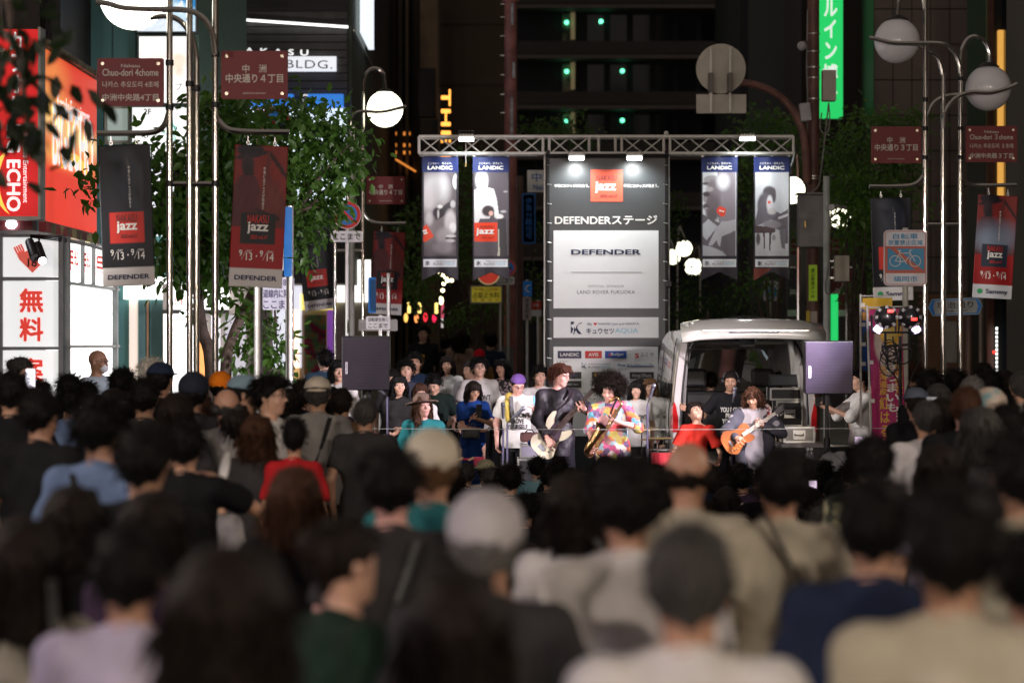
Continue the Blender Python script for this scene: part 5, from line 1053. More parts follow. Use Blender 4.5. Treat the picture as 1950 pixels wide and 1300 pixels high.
# ================================================================ STAGE
pr = print_mat('cloth_print', 0., .5)
def ripple(w, h, amp, n=2.2, ph=0.):
    return lambda x, z: amp*math.sin(n*2*math.pi*x/w+ph+1.3*math.sin(z/h*2.2))*(.45+.55*abs(z)/h+.2*math.sin(z*5+ph))
def banner(label, cx, cy, w, h, d, P, roll=0., amp=.02, n=1.4, ph=0., lines=(), hooks=(-.25,.25), bar_y=None, group='jazz festival banners hanging on the street lamps', notch=False, rzz=0.):
    """cx, cy: pixel centre; w, h metres"""
    c = at(cx, cy, d); T = thing('banner', label, 'banner', c, group); rp = ripple(w, h, amp, n, ph); M0 = face_cam((0,0,0), R(rzz), R(roll))
    def wp(x, y, lift=0.):
        p = M0 @ Vector((x, y, 0)); q = M0.to_3x3() @ Vector((0,0,1)); yy = y
        if notch and y < -h/2+.16: pass
        return p+q*(rp(x, y)+lift)
    me = P.mesh('sheet', w, h, lambda x, y: tuple(wp(x, y)))
    if notch:
        bm = bmesh.new(); bm.from_mesh(me); inv = M0.inverted()
        dl = [v for v in bm.verts if (lambda l: l.y < -h/2+.30*(1-abs(l.x)/(w/2))*1.0*h*.23-.002)(inv @ v.co)]
        bmesh.ops.delete(bm, geom=dl, context='VERTS'); bm.to_mesh(me); bm.free()
    sh = link('sheet', me, pr, T); OFF[sh.name] = Vector((0,0,0))
    sm = sh.modifiers.new('thick', 'SOLIDIFY'); sm.thickness = .003; sm.offset = -1
    for s_, x, y, tw, th, bo, m_, *rest in lines:
        rl = rest[0] if rest else 0; vert = rest[1] if len(rest) > 1 else False
        cc, ss = math.cos(R(rl)), math.sin(R(rl))
        text(s_, m_, sh, Matrix(), w=tw, h=th, bold=bo, vertical=vert, warp=lambda a, b, mm, x=x, y=y, cc=cc, ss=ss: wp(x+a*cc-b*ss, y+a*ss+b*cc, .006))
    for hx in hooks:
        p = wp(hx*w, h/2); mb = MB(); mb.tube([(p.x+.012*math.cos(a), p.y, p.z+.02+.02*math.sin(a)) for a in np.linspace(0, 6.3, 10)], .004, 5); mb.tube([(p.x,p.y,p.z+.03),(p.x,p.y,p.z+(bar_y or .08))], .005, 5); o = mb.obj('hook', M('hook_silver', (.6,.6,.6), .3, .9), None); o.parent = T
    return T
def jazz_lines(w, h, dark, brand, sx=0.):
    k = w; e = (0, -.085*h)        # emblem centre
    red = iR; blk = iB; es = iB if dark else iR
    L = [('NAKASU', 0, e[1]+.066*h, .40*k, .058*h, .0, blk if dark else iR), ('jazz', 0, e[1]+.002*h, .40*k, .085*h, .03, iW), ('2025 vol.17', .03*k, e[1]-.062*h, .32*k, .026*h, .01, blk if dark else iR),
         ('中洲にはジャズが似合う', .08*k, .20*h, .045*k, .30*h, .01, iW, 0, True),
         ('9', -.30*k, -.262*h, .06*k, .045*h, .01, iW), ('13', -.14*k, -.285*h, .12*k, .055*h, .01, iW), ('SAT', -.14*k, -.247*h, .09*k, .016*h, .01, iW), ('／', -.24*k, -.275*h, .09*k, .07*h, .0, iW), ('・', .0, -.28*h, .03*k, .012*h, .03, iW),
         ('9', .09*k, -.262*h, .06*k, .045*h, .01, iW), ('14', .26*k, -.285*h, .13*k, .055*h, .01, iW), ('SUN', .26*k, -.247*h, .09*k, .016*h, .01, iW), ('／', .16*k, -.275*h, .09*k, .07*h, .0, iW)]
    if brand == 'D': L += [('DEFENDER', 0, -.435*h, .80*k, .034*h, .035, iN)]
    else: L += [('Sammy', .10*k, -.44*h, .56*k, .058*h, .03, iN), ('●', -.32*k, -.435*h, .14*k, .05*h, .0, ink((.02,.35,.12), 'leafgreen')), ('●', -.31*k, -.447*h, .08*k, .02*h, .0, ink((.5,.7,.4), 'palegreen'))]
    return L
def jazz_print(dark, strip=(.60,.58,.58)):
    P = Print(44, 110, (.012,.013,.018) if dark else (.30,.012,.014))
    if dark:
        P.ell(.62,.80,.20,.12,(.035,.04,.055),.6,.9).ell(.55,.66,.3,.07,(.03,.035,.05),.9,.8,-.5).ell(.55,.88,.06,.02,(.12,.12,.12),.5,.6,-.7).ell(.42,.93,.25,.05,(.04,.045,.06),.7,.8).ell(.8,.72,.05,.12,(.05,.055,.07),.8,.5)
    else:
        P.rect(0,.42,1,1,(.20,.022,.02)).ell(.30,.965,.26,.05,(.015,.013,.02),.3).ell(.33,.93,.33,.022,(.018,.014,.02),.3,.95,.08).ell(.26,.86,.12,.075,(.035,.02,.028),.35)
        P.ell(.28,.80,.10,.06,(.02,.015,.02),.5).poly([(0,.30),(0,.70),(.12,.79),(.42,.78),(.55,.66),(.60,.30)],(.085,.02,.025)).poly([(.50,.42),(.62,.95),(.72,.97),(.66,.80),(1,.60),(1,.42)],(.12,.025,.025)).poly([(.66,.93),(.70,.96),(1,.80),(1,.76)],(.03,.012,.015)).ell(.72,.64,.2,.12,(.16,.035,.03),.6,.8).poly([(.45,.56),(.9,.50),(.88,.47),(.5,.50)],(.03,.012,.015)).grain(.22, 14)
    P.rect(0,.0,1,.42 if not dark else .0,(.30,.012,.014)) if not dark else None
    if not dark: P.c[P.v < .42] = (.30,.012,.014)
    P.rect(.17,.305,.83,.525,(.50,.03,.022) if dark else (.012,.013,.016))
    P.rect(0,0,1,.13,strip); return P
kw = dict(n=1.1, amp=.012)
w, h = .47, 1.30
banner('black jazz banner hanging from the left lamp arm, emblem square in red', 241, 410, .475, 1.285, 22, jazz_print(True), roll=2.2, lines=jazz_lines(.475,1.285,True,'D'), **kw)
banner('red jazz banner hanging from the left lamp arm with a bassist print', 492, 412, .485, 1.29, 22, jazz_print(False), roll=-2.6, lines=jazz_lines(.485,1.29,False,'D'), ph=1., **kw)
banner('dark jazz banner tilted behind the left tree, over the cream panel', 602, 517, .50, 1.22, 38.3, jazz_print(True), roll=7, lines=jazz_lines(.50,1.22,True,'D'), ph=2., **kw)
banner('small red jazz banner hanging left of the truss below a red plate', 738, 520, .50, 1.30, 38, jazz_print(False), roll=-3, lines=jazz_lines(.50,1.30,False,'D'), ph=.5, **kw)
banner('dark jazz banner with a green logo behind the bicycle sign', 1699, 474, .50, 1.28, 30, jazz_print(True), roll=1.5, lines=jazz_lines(.50,1.28,True,'S'), ph=.9, n=1.1, amp=.03)
P = jazz_print(False); P.ell(.5,.60,.6,.14,(.16,.20,.28),.9,.8).ell(.4,.55,.35,.1,(.22,.28,.36),.9,.7); P.rect(.17,.305,.83,.525,(.02,.03,.05)).rect(0,0,1,.13,(.60,.62,.66))
banner('red jazz banner with a green logo hanging at the right edge', 1895, 470, .49, 1.28, 30, P, roll=-3.4, lines=jazz_lines(.49,1.28,False,'S'), ph=2.2, n=1.1, amp=.025)

# ---- lighting truss
d = 34.; tr_y = d
t = thing('lighting_truss', 'long silver box truss spanning above the sponsor tower', 'truss', (PX(1153,d), d, 0)); tm_ = M('truss_alu', (.72,.72,.68), .42, .25, var=.08, scale=8)
ztop, zbot = PZ(260,d), PZ(292,d); xa, xb = PX(798,d), PX(1511,d)
for z in (ztop, zbot):
    for yy in (0, .26): MB().tube([(xa, d+yy, z), (xb, d+yy, z)], .024, 10).obj('chord', tm_, t, smooth=True)
segs = [(798,1034),(1046,1122),(1140,1172),(1184,1264),(1276,1511)]
for a, b in segs:
    xa_, xb_ = PX(a,d), PX(b,d); n = max(1, round((xb_-xa_)/.27)) if (a, b) != (1140,1172) else 0
    for e in (a, b): MB().tube([(PX(e,d),d,zbot),(PX(e,d),d,ztop)], .02, 8).obj('upright', tm_, t, smooth=True); MB().tube([(PX(e,d),d,zbot),(PX(e,d),d+.26,zbot)], .018, 6).obj('cross_tube', tm_, t)
    for k in range(n):
        x0 = xa_+(xb_-xa_)*k/n; x1 = xa_+(xb_-xa_)*(k+1)/n
        MB().tube([(x0,d+.0,zbot if k % 2 else ztop),(x1,d+.0,ztop if k % 2 else zbot)], .011, 6).obj('brace', tm_, t); MB().tube([(x0,d+.26,ztop if k % 2 else zbot),(x1,d+.26,zbot if k % 2 else ztop)], .011, 6).obj('brace', tm_, t)
        MB().tube([(x0,d,ztop),(x1,d+.26,ztop)], .009, 5).obj('brace', tm_, t)
MB().sphere(at(1269,254,d),.035,8,6).obj('knob', tm_, t)
def flood(label, px, py, d, up=False, e=30, w=.2, tilt=0, cast=None, power=60):
    f = thing('floodlight', label, 'floodlight', at(px,py,d), 'white floodlights on the truss'); c = at(px,py,d)
    hb = MB(); hb.cbox(c, (w*1.15,.10,.07)); hb.obj('housing', M('flood_case', (.4,.4,.38), .4, .6), f)
    for k in range(5): MB().cbox(c+Vector((-w*.4+k*w*.2,.0,.045)), (.012,.09,.02)).obj('fin', M('flood_case', (.4,.4,.38), .4, .6), f)
    MB().cbox(c+Vector((0,-.01,-.038)), (w,.09,.006)).obj('lens', lit('flood_lens', (1,1,.98), e), f); MB().cbox(c+Vector((0,-.052,-.015)), (w,.004,.035)).obj('front_glow', lit('flood_lens', (1,1,.98), e), f)
    MB().tube([c+Vector((-w*.55,0,0)), c+Vector((-w*.5,0,.1)), c+Vector((w*.5,0,.1)), c+Vector((w*.55,0,0))], .006, 5).obj('bracket', dkmetal, f)
    if cast is not None: lamp('SPOT', 'floodlight_beam', c+Vector((0,-.07,-.07)), power, (.95,1,.98), .06, cast, 130, .8)
    return f
flood('floodlight on the left part of the truss over the banner gap', 888, 263, d-.42, e=22, cast=at(888,400,33.95), power=95)
flood('floodlight standing on the right part of the truss', 1423, 262, d-.42, e=22, cast=at(1420,400,33.95), power=65)
flood('small floodlight over the left half of the sponsor tower', 1098, 299, 33.6, e=16, w=.2, cast=at(1098,400,33.95), power=65)
flood('small floodlight over the right half of the sponsor tower', 1208, 299, 33.6, e=16, w=.2, cast=at(1208,400,33.95), power=65)
f = thing('pull_cord', 'thin cord dangling from the left truss floodlight', 'cord', at(887,280,33.8)); MB().tube([at(887,268,33.8), at(887,310,33.8)], .005, 5).obj('cord', alu, f); MB().cyl(at(887,310,33.8), at(887,318,33.8), .012, .012, 8).obj('weight', M('brass', (.5,.35,.12), .3, .9), f)
# ---- sponsor tower
d = 33.9; T = thing('sponsor_tower', 'tall dark sponsor tower with white panels under the truss', 'banner tower', (PX(1155,d), d, 0))
x0, x1 = PX(1046,d), PX(1267,d); zt = PZ(302,d)
o = MB().box((x0, d, .15), (x1, d+.03, zt)).obj('backcloth', M('tower_cloth', (.032,.036,.040), .38, var=.06, scale=1.5), T)
for x in (1043.5, 1270): MB().tube([(PX(x,d), d+.04, 0), (PX(x,d), d+.04, PZ(286,d))], .028, 10).obj('upright', dkmetal, T, smooth=True)
for x in (1038.5, 1275): MB().tube([(PX(x,d), d+.24, 0), (PX(x,d), d+.24, PZ(286,d))], .022, 10).obj('upright', alu, T, smooth=True)
for k in range(13):
    z = zt-.10-k*.27
    for x in (1046, 1267): MB().tube([(PX(x,d)-.03, d-.01, z+.01), (PX(x,d)+.03, d-.012, z)], .006, 5).obj('lacing', alu, T); 
for y in (540, 730): MB().box((PX(1266,d),d-.03,PZ(y+5,d)),(PX(1278,d),d+.28,PZ(y-5,d))).obj('coupler', dkmetal, T)
MB().tube([(x0-.05,d+.0,PZ(296,d)),(x1+.05,d+.0,PZ(296,d))], .025, 8).obj('top_bar', dkmetal, T)
def PT(x, y): return face_cam(at(x, y, d-.004))
panel_w = M('panel_white', (.88,.90,.92), .45, var=.02)
def wpanel(a, b, c, e, m=panel_w, nm='panel'): return MB().box((PX(a,d), d-.010, PZ(e,d)), (PX(c,d), d-.001, PZ(b,d))).obj(nm, m, T)
PF = lambda x, y: face_cam(at(x, y, d-.012))
# emblem
em = wpanel(1125, 323, 1186, 384, M('emblem_orange', (.62,.085,.045), .45, var=.02), 'emblem')
for s_, x, y, ww, hh, bo, m_ in (('NAKASU', 1155, 339, 38, 10, .0, ink((.10,.02,.03), 'maroon')), ('jazz', 1153, 357, 40, 22, .035, iW), ('2025 vol.17', 1159, 373, 33, 6, .01, ink((.10,.02,.03), 'maroon'))):
    text(s_, m_, em, PF(x, y), w=ww/FPX*d, h=hh/FPX*d, bold=bo)
text('中洲にはジャズが似合う。', iW, T, PT(1089, 354), w=66/FPX*d, h=.05, bold=.008); text('中洲にはジャズが似合う。', iW, T, PT(1221, 354), w=66/FPX*d, h=.05, bold=.008)
text('DEFENDERステージ', iW, T, PT(1154, 419), w=195/FPX*d, h=17.5/FPX*d, bold=.025)
p1_ = wpanel(1054, 439, 1254, 587)
text('DEFENDER', iN, p1_, PF(1154, 480), w=133/FPX*d, h=10/FPX*d, bold=.035)
MB().box((PX(1088,d), d-.014, PZ(518.6,d)), (PX(1222,d), d-.0105, PZ(517.8,d))).obj('rule', M('ink_grey', (.2,.2,.22)), p1_)
text('OFFICIAL SPONSOR', M('ink_grey', (.2,.2,.22)), p1_, PF(1154, 545), w=68/FPX*d, h=4.6/FPX*d, sp=1.15); text('LAND ROVER FUKUOKA', ink((.05,.055,.07), 'slate'), p1_, PF(1154, 556), w=110/FPX*d, h=6.8/FPX*d, sp=1.1)
def aqua(par, cx, cy, s, PFn, dep):
    """sponsor mark: swirl, heart line, katakana and thin latin letters"""
    mb = MB(); m = PFn(cx-68*s, cy); u_ = s/FPX*dep
    mb.prism([(x*u_, y*u_) for x, y in ((-9,12),(-3,12),(-3,8),(-9,5))], m, .002); mb.prism([(x*u_, y*u_) for x, y in ((-9,3),(-4,-2),(-7,-10),(-9,-10))], m, .002)
    mb.prism([(x*u_, y*u_) for x, y in ((12,11),(6,8),(1,2),(0,-3),(3,-9),(6,-12),(12,-12),(6,-5),(3,0),(5,6),(12,9))], m, .002); mb.prism([(x*u_, y*u_) for x, y in ((-3,2),(-1,0),(-2,-6),(-5,-12),(-3,-12),(1,-4))], m, .002); mb.obj('logo_mark', iN, par)
    text('We', iN, par, PFn(cx-42*s, cy-7*s), w=9*s/FPX*dep, h=5.5*s/FPX*dep, bold=.02); text('❤', iR, par, PFn(cx-30.5*s, cy-7*s), w=7*s/FPX*dep, h=5.5*s/FPX*dep)
    text('NAKASU Jazz and HAKATA', iN, par, PFn(cx+14*s, cy-7*s), w=78*s/FPX*dep, h=5.5*s/FPX*dep, bold=.01)
    text('キュウセツ', iN, par, PFn(cx-21*s, cy+6*s), w=53*s/FPX*dep, h=11*s/FPX*dep, bold=.025); text('AQUA', iC, par, PFn(cx+29*s, cy+6*s), w=44*s/FPX*dep, h=11*s/FPX*dep, bold=-.01)
p2_ = wpanel(1054, 604, 1254, 643); aqua(p2_, 1164, 624, 1., PF, d)
p3_ = wpanel(1054, 660, 1253, 830)
def chip(a, b, c, e, m, s_, ww, hh, bo=.02, tm=iW, dx=0):
    q = MB().box((PX(a,d), d-.014, PZ(e,d)), (PX(c,d), d-.0105, PZ(b,d))).obj('logo_chip', m, p3_); text(s_, tm, q, face_cam(at((a+c)/2+dx, (b+e)/2, d-.015)), w=ww/FPX*d, h=hh/FPX*d, bold=bo)
chip(1062,668,1107,682, ink((.045,.04,.10), 'indigo'), 'LANDIC', 36, 6.5, .04); chip(1114,668,1146,682, ink((.60,.035,.03), 'avisred'), 'AVIS', 19, 7, .02); chip(1152,668,1193,682, ink((.015,.08,.36), 'royal'), 'Budget', 24, 7.5, .02, dx=3)
text('//', iR, p3_, PF(1162,675), w=.05, h=.05, bold=.05)
text('ふくや', ink((.05,.05,.06), 'dkgrey'), p3_, PF(1232,675), w=26/FPX*d, h=9/FPX*d); text('S', iR, p3_, PF(1213,677), w=8/FPX*d, h=9/FPX*d, bold=.04)
text('中・西・西・鉄', ink((.05,.05,.06), 'dkgrey'), p3_, PF(1070,688), w=20/FPX*d, h=2.4/FPX*d); text('ター', ink((.5,.08,.05), 'brick'), p3_, PF(1078,697), w=16/FPX*d, h=10/FPX*d, bold=.01)
aqua(p3_, 1140, 696, .42, PF, d); text('Fcvs', ink((.03,.1,.3), 'fblue'), p3_, PF(1184,695), w=14/FPX*d, h=6/FPX*d, bold=.03); MB().box((PX(1193,d),d-.013,PZ(698,d)),(PX(1245,d),d-.0105,PZ(696,d))).obj('rule', ink((.03,.1,.3), 'fblue'), p3_); text('福岡文化・音楽支援ネットワーク協会', ink((.05,.05,.06), 'dkgrey'), p3_, PF(1218,693.5), w=50/FPX*d, h=2.6/FPX*d)
cg = ink((.045,.045,.042), 'chipgrey')
chip(1062,708,1107,721, cg, 'CHARGER', 30, 4, .0, ink((.06,.09,.3), 'dimblue')); chip(1062,725,1107,738, cg, 'RIVERSIDE MALL', 34, 3, .0); chip(1127,708,1172,721, cg, '鶴屋', 16, 6, .02, dx=8); chip(1127,725,1172,738, cg, '博多うどん', 34, 6, .02)
text('●●', ink((.6,.3,.03), 'gold'), p3_, face_cam(at(1137,714,d-.016)), w=.08, h=.05); chip(1199,708,1245,721, cg, 'Hotel Okura', 36, 6, .0)
text('ー ゆめタウン', ink((.05,.05,.06), 'dkgrey'), p3_, PF(1118,749), w=22/FPX*d, h=6/FPX*d); text('⊙ OKAMURA', ink((.05,.05,.06), 'dkgrey'), p3_, PF(1232,748), w=34/FPX*d, h=6/FPX*d); text('焼ラーメン', ink((.05,.05,.06), 'dkgrey'), p3_, PF(1124,759), w=36/FPX*d, h=5/FPX*d, bold=.02)
# ---- four photo banners under the truss
def landic(label, cx, kind, ph):
    d = 33.8; w, h = 70/FPX*d, 238/FPX*d; P = Print(60, 190, (.035,.032,.040))
    dk = (.10,.085,.10); 
    y0, y1 = .205, .875
    if kind == 'A':
        P.rect(.05,y0,.95,y1,(.10,.085,.095)).ell(.30,.60,.46,.30,(.20,.17,.18),.6).ell(.36,.74,.36,.13,(.42,.40,.42),.7).ell(.18,.66,.2,.1,(.42,.38,.40),.8).ell(.62,.57,.26,.04,(.03,.025,.03),.35,.9,.25).ell(.40,.55,.10,.04,(.05,.04,.05),.4).ell(.50,.60,.07,.015,(.85,.85,.85),.5,.7).ell(.45,.54,.03,.035,(.8,.8,.8),.5,.6).ell(.78,.47,.16,.10,(.50,.46,.48),.5).ell(.85,.43,.10,.04,(.72,.7,.72),.6).ell(.62,.36,.22,.07,(.36,.32,.34),.6).ell(.80,.345,.16,.012,(.04,.03,.04),.4).ell(.80,.362,.13,.012,(.6,.58,.6),.5).ell(.78,.325,.12,.014,(.55,.52,.54),.5).ell(.60,.27,.26,.05,(.26,.23,.25),.7).ell(.2,.5,.1,.05,(.55,.5,.52),.8,.7).ell(.95,.80,.10,.06,(.9,.9,.9),.3).ell(.85,.62,.07,.03,(.4,.38,.4),.4).rect(.95,0,1,1,(.035,.032,.040)).rect(0,0,.05,1,(.035,.032,.040))
        P.poly([(.05,.32),(.05,.44),(.14,.455),(.33,.36),(.10,.315)],(.72,.07,.03))
    elif kind == 'B':
        P.rect(.04,y0,.97,y1,(.10,.085,.10)).poly([(.04,.55),(.04,.73),(.18,.76),(.40,.755),(.58,.74),(.66,.66),(.72,.53),(.60,.52),(.55,.60),(.52,.57),(.05,.56)],(.80,.80,.82)).ell(.25,.81,.17,.08,(.62,.60,.62),.35).ell(.27,.775,.13,.03,(.72,.7,.72),.4).poly([(.04,.41),(.04,.57),(.52,.58),(.46,.50),(.2,.50)],(.66,.64,.66)).ell(.42,.565,.17,.045,(.06,.045,.05),.3).ell(.50,.545,.06,.02,(.7,.4,.35),.4).ell(.72,.52,.12,.02,(.75,.73,.75),.4).poly([(.66,.20),(.70,.50),(.90,.50),(.95,.20)],(.05,.045,.05)).poly([(.68,.2),(.70,.42),(.72,.42),(.74,.2)],(.5,.48,.4)).ell(.84,.56,.08,.01,(.6,.6,.6),.5,.7).ell(.9,.72,.06,.006,(.5,.5,.5),.5,.7).grain(.05, 22)
        P.rect(.04,.32,.68,.47,(.75,.055,.02))
    elif kind == 'C':
        P.rect(.05,y0,.95,y1,(.62,.64,.68)).poly([(.45,y1),(.95,y1),(.95,.45),(.5,.45),(.42,.60),(.42,.75)],(.24,.21,.24)).ell(.3,.82,.22,.03,(.30,.28,.30),.4).ell(.28,.80,.2,.04,(.34,.32,.34),.4).ell(.13,.785,.10,.012,(.12,.10,.12),.4).ell(.34,.70,.20,.12,(.20,.17,.19),.4).ell(.30,.60,.20,.10,(.16,.13,.15),.4).ell(.10,.665,.05,.03,(.28,.25,.27),.4).ell(.14,.70,.10,.02,(.07,.055,.06),.5).ell(.22,.74,.11,.02,(.45,.42,.44),.6,.8).ell(.13,.60,.09,.022,(.10,.08,.09),.5).ell(.14,.585,.06,.006,(.35,.3,.32),.5).ell(.3,.53,.16,.05,(.13,.11,.12),.5).poly([(.05,.54),(.2,.51),(.5,.47),(.95,.47),(.95,y0),(.05,y0)],(.14,.12,.14)).poly([(.05,.46),(.2,.5),(.45,.44),(.15,.33),(.05,.36)],(.46,.46,.5)).poly([(.95,.50),(.78,.485),(.56,.48),(.40,.42),(.22,.305),(.20,.285),(.30,.285),(.42,.33),(.48,.28),(.52,.28),(.56,.36),(.78,.385),(.95,.41)],(.42,.40,.44)).poly([(.05,.29),(.3,.275),(.6,.235),(.7,y0),(.05,y0)],(.42,.42,.46)).ell(.45,.6,.1,.1,(.13,.11,.13),.8,.5).grain(.04,30).ell(.60,.80,.16,.06,(.8,.8,.85),.9,.8)
        P.poly([(.42,.575),(.50,.605),(.68,.585),(.66,.53),(.56,.515),(.42,.55)],(.72,.07,.04))
    else:
        P.rect(.05,y0,.95,y1,(.55,.56,.60)).poly([(.05,.47),(.30,.40),(.62,.44),(.95,.50),(.95,y0),(.05,y0)],(.55,.55,.58)).ell(.42,.715,.17,.05,(.08,.07,.08),.35).ell(.55,.69,.06,.06,(.10,.085,.10),.4).ell(.30,.61,.20,.10,(.12,.11,.13),.3).poly([(.05,.50),(.15,.62),(.42,.69),(.50,.60),(.62,.56),(.85,.525),(.87,.505),(.60,.50),(.45,.49),(.30,.47),(.05,.44)],(.15,.135,.16)).ell(.44,.62,.085,.07,(.62,.6,.64),.3).ell(.5,.56,.12,.025,(.5,.48,.5),.4).poly([(.50,.50),(.95,.58),(.95,.30),(.80,.30),(.76,.40),(.55,.43)],(.13,.11,.13)).poly([(.66,.515),(.95,.545),(.95,.525),(.68,.495)],(.55,.54,.56)).ell(.5,.455,.26,.035,(.26,.24,.27),.4).poly([(.05,.445),(.35,.44),(.6,.42),(.6,.39),(.05,.385)],(.09,.06,.065)).poly([(.26,.40),(.31,.40),(.30,.26),(.28,.26)],(.07,.045,.05)).poly([(.42,.40),(.49,.40),(.45,.22),(.42,.22)],(.07,.045,.05)).poly([(.70,.42),(.88,.42),(.86,.255),(.76,.27)],(.17,.16,.18)).ell(.12,.34,.06,.05,(.12,.10,.11),.5).ell(.55,.35,.05,.025,(.2,.18,.2),.5,.8).rect(.05,y0,.95,.245,(.52,.53,.55)).grain(.05, 25)
        P.rect(.40,.625,.46,.645,(.7,.05,.03))
    P.rect(0,0,1,y0,(.035,.030,.040)).rect(.05,.112,.95,.178,(.78,.80,.84)).rect(0,y1,1,1,(.014,.024,.11))
    if kind == 'D': P.poly([(0,.0),(0,.10),(.5,.10),(.1,.02)],(.20,.05,.035))
    L = [('LANDIC', 0, .412*h, .68*w, .030*h, .045, iW), ('ここちよく、生きよう。', 0, .448*h, .66*w, .018*h, .015, iW),
         ('キュウセツ', -.04*w, -.362*h, .30*w, .022*h, .02, iN), ('AQUA', .27*w, -.362*h, .26*w, .022*h, -.01, iC), ('We ❤ NAKASU Jazz and HAKATA', .14*w, -.342*h, .56*w, .011*h, .01, iN), ('氷', -.34*w, -.354*h, .13*w, .038*h, .02, iN)]
    if kind == 'A': L += [('zz', -.41*w, -.105*h, .12*w, .035*h, .05, iW, 18)]
    if kind == 'B': L += [('jazz', -.16*w, -.105*h, .50*w, .062*h, .035, iW), ('NAKASU', -.10*w, -.062*h, .38*w, .018*h, .0, iB), ('2025 vol.17', -.08*w, -.148*h, .36*w, .018*h, .0, iB)]
    if kind == 'C': L += [('jazz', .06*w, .062*h, .15*w, .022*h, .03, iW, -12)]
    d = 34.03; T_ = banner(label, cx, 299+119-1, w, h, d, P, lines=L, amp=.014, n=1.8, ph=ph, hooks=(-.46, 0, .46), bar_y=.05, group='photo banners under the truss', notch=True)
landic('photo banner of a face with glasses, first from the left on the truss', 838, 'A', .3)
landic('photo banner of a man in a white shirt, second from the left on the truss', 935, 'B', 1.4)
landic('photo banner of a man in a flat cap, beside the sponsor tower on the truss', 1370, 'C', 2.1)
landic('photo banner of a seated pianist, at the right end of the truss', 1470, 'D', .9)

# ---- white van with raised tailgate
YR = 28.3; XC = PX(1418, YR); van = thing('van', 'pearl white van with raised tailgate and open boot behind the guitarist', 'van', (XC, YR+2.3, 0))
paint = M('van_paint', (.44,.435,.40), .22, coat=.6, var=.03); inner = M('van_lining', (.55,.53,.5), .8, var=.1); frame_m = M('van_frame', (.50,.46,.46), .4, var=.04)
prof = [(.80,.30),(.845,.50),(.85,1.0),(.845,1.22),(.815,1.55),(.775,1.88),(.745,2.04),(.69,2.13),(.40,2.185),(0,2.20)]
full = prof+[(-a,b) for a,b in prof[-2::-1]]
def section(y, s=1., top=1., inset=0., dz=0.):
    return [(XC+(x-math.copysign(min(inset, abs(x)), x))*s, y, (z-inset*.6*(z > 1.9)+inset*(z < .5))*1.+dz if z <= 1.22 else (1.22+(z-1.22)*top-inset*.6*(z > 1.9)+dz)) for x, z in full]
secs = [section(YR,.985,.985), section(YR+.06), section(YR+3.0), section(YR+3.5,1,.97), section(YR+4.0,.97,.70), section(YR+4.45,.93,.12), section(YR+4.68,.86,-.12)]
mb = MB(); n = len(full)
for s_ in secs: mb.v += s_
for k in range(len(secs)-1):
    for i in range(n-1):
        if k in (3,4) and 3 < i < n-5 : continue                      # windscreen opening
        mb.f.append((k*n+i, k*n+i+1, (k+1)*n+i+1, (k+1)*n+i))
    mb.f.append((k*n+n-1, k*n, (k+1)*n, (k+1)*n+n-1))
mb.obj('body', paint, van, smooth=True)
mb = MB(); b0 = section(YR+.004,.985,.985); b1 = section(YR+.004,.985,.985,.075); b2 = section(YR+.16,.985,.985,.12)   # pale frame round the boot
b1 = [(x, y, z) for x, y, z in b1]; mb.v += b0+b1+b2
for i in range(n-1): mb.f += [(i,i+1,n+i+1,n+i),(n+i,n+i+1,2*n+i+1,2*n+i)]
mb.obj('boot_frame', frame_m, van, smooth=True)
mb = MB(); q = [section(YR+.16,.985,.985,.12), section(YR+3.4,1,.95,.12)]; mb.v += q[0]+q[1]
for i in range(n-1): mb.f.append((i, n+i, n+i+1, i+1))
mb.f.append((n-1, 0, n, 2*n-1)); mb.obj('cabin_lining', inner, van, smooth=True)
MB().box((XC-.70,YR+.1,.42),(XC+.70,YR+3.4,.60)).obj('load_floor', inner, van); MB().box((XC-.82,YR-.10,.32),(XC+.82,YR+.03,.62)).obj('rear_bumper', paint, van, bevel=.03)
MB().box((XC-.72,YR+3.4,.6),(XC+.72,YR+3.9,1.22)).obj('dashboard', blackp, van, bevel=.03)
MB().add([section(YR+3.5,1,.97)[i] for i in (4,8,10,n-5)]+[section(YR+4.3,.94,.3)[i] for i in (n-5,10,8,4)], [(0,1,2,3,4,5,6,7)]).obj('windscreen', M('clear_glass', (.7,.75,.75), .05, trans=.95, var=.02), van)
for k in (1.05, 1.9): MB().box((XC-.68,YR+k,PZ(688,28.3)+.2),(XC+.68,YR+k+.09,PZ(688,28.3)+.24)).obj('roof_rail', M('lining_pale', (.42,.40,.37), .7), van, bevel=.01)
MB().box((XC-.6,YR+2.1,1.90),(XC+.6,YR+2.14,1.97)).obj('roof_panel', M('lining_pale', (.42,.40,.37), .7), van, bevel=.01)
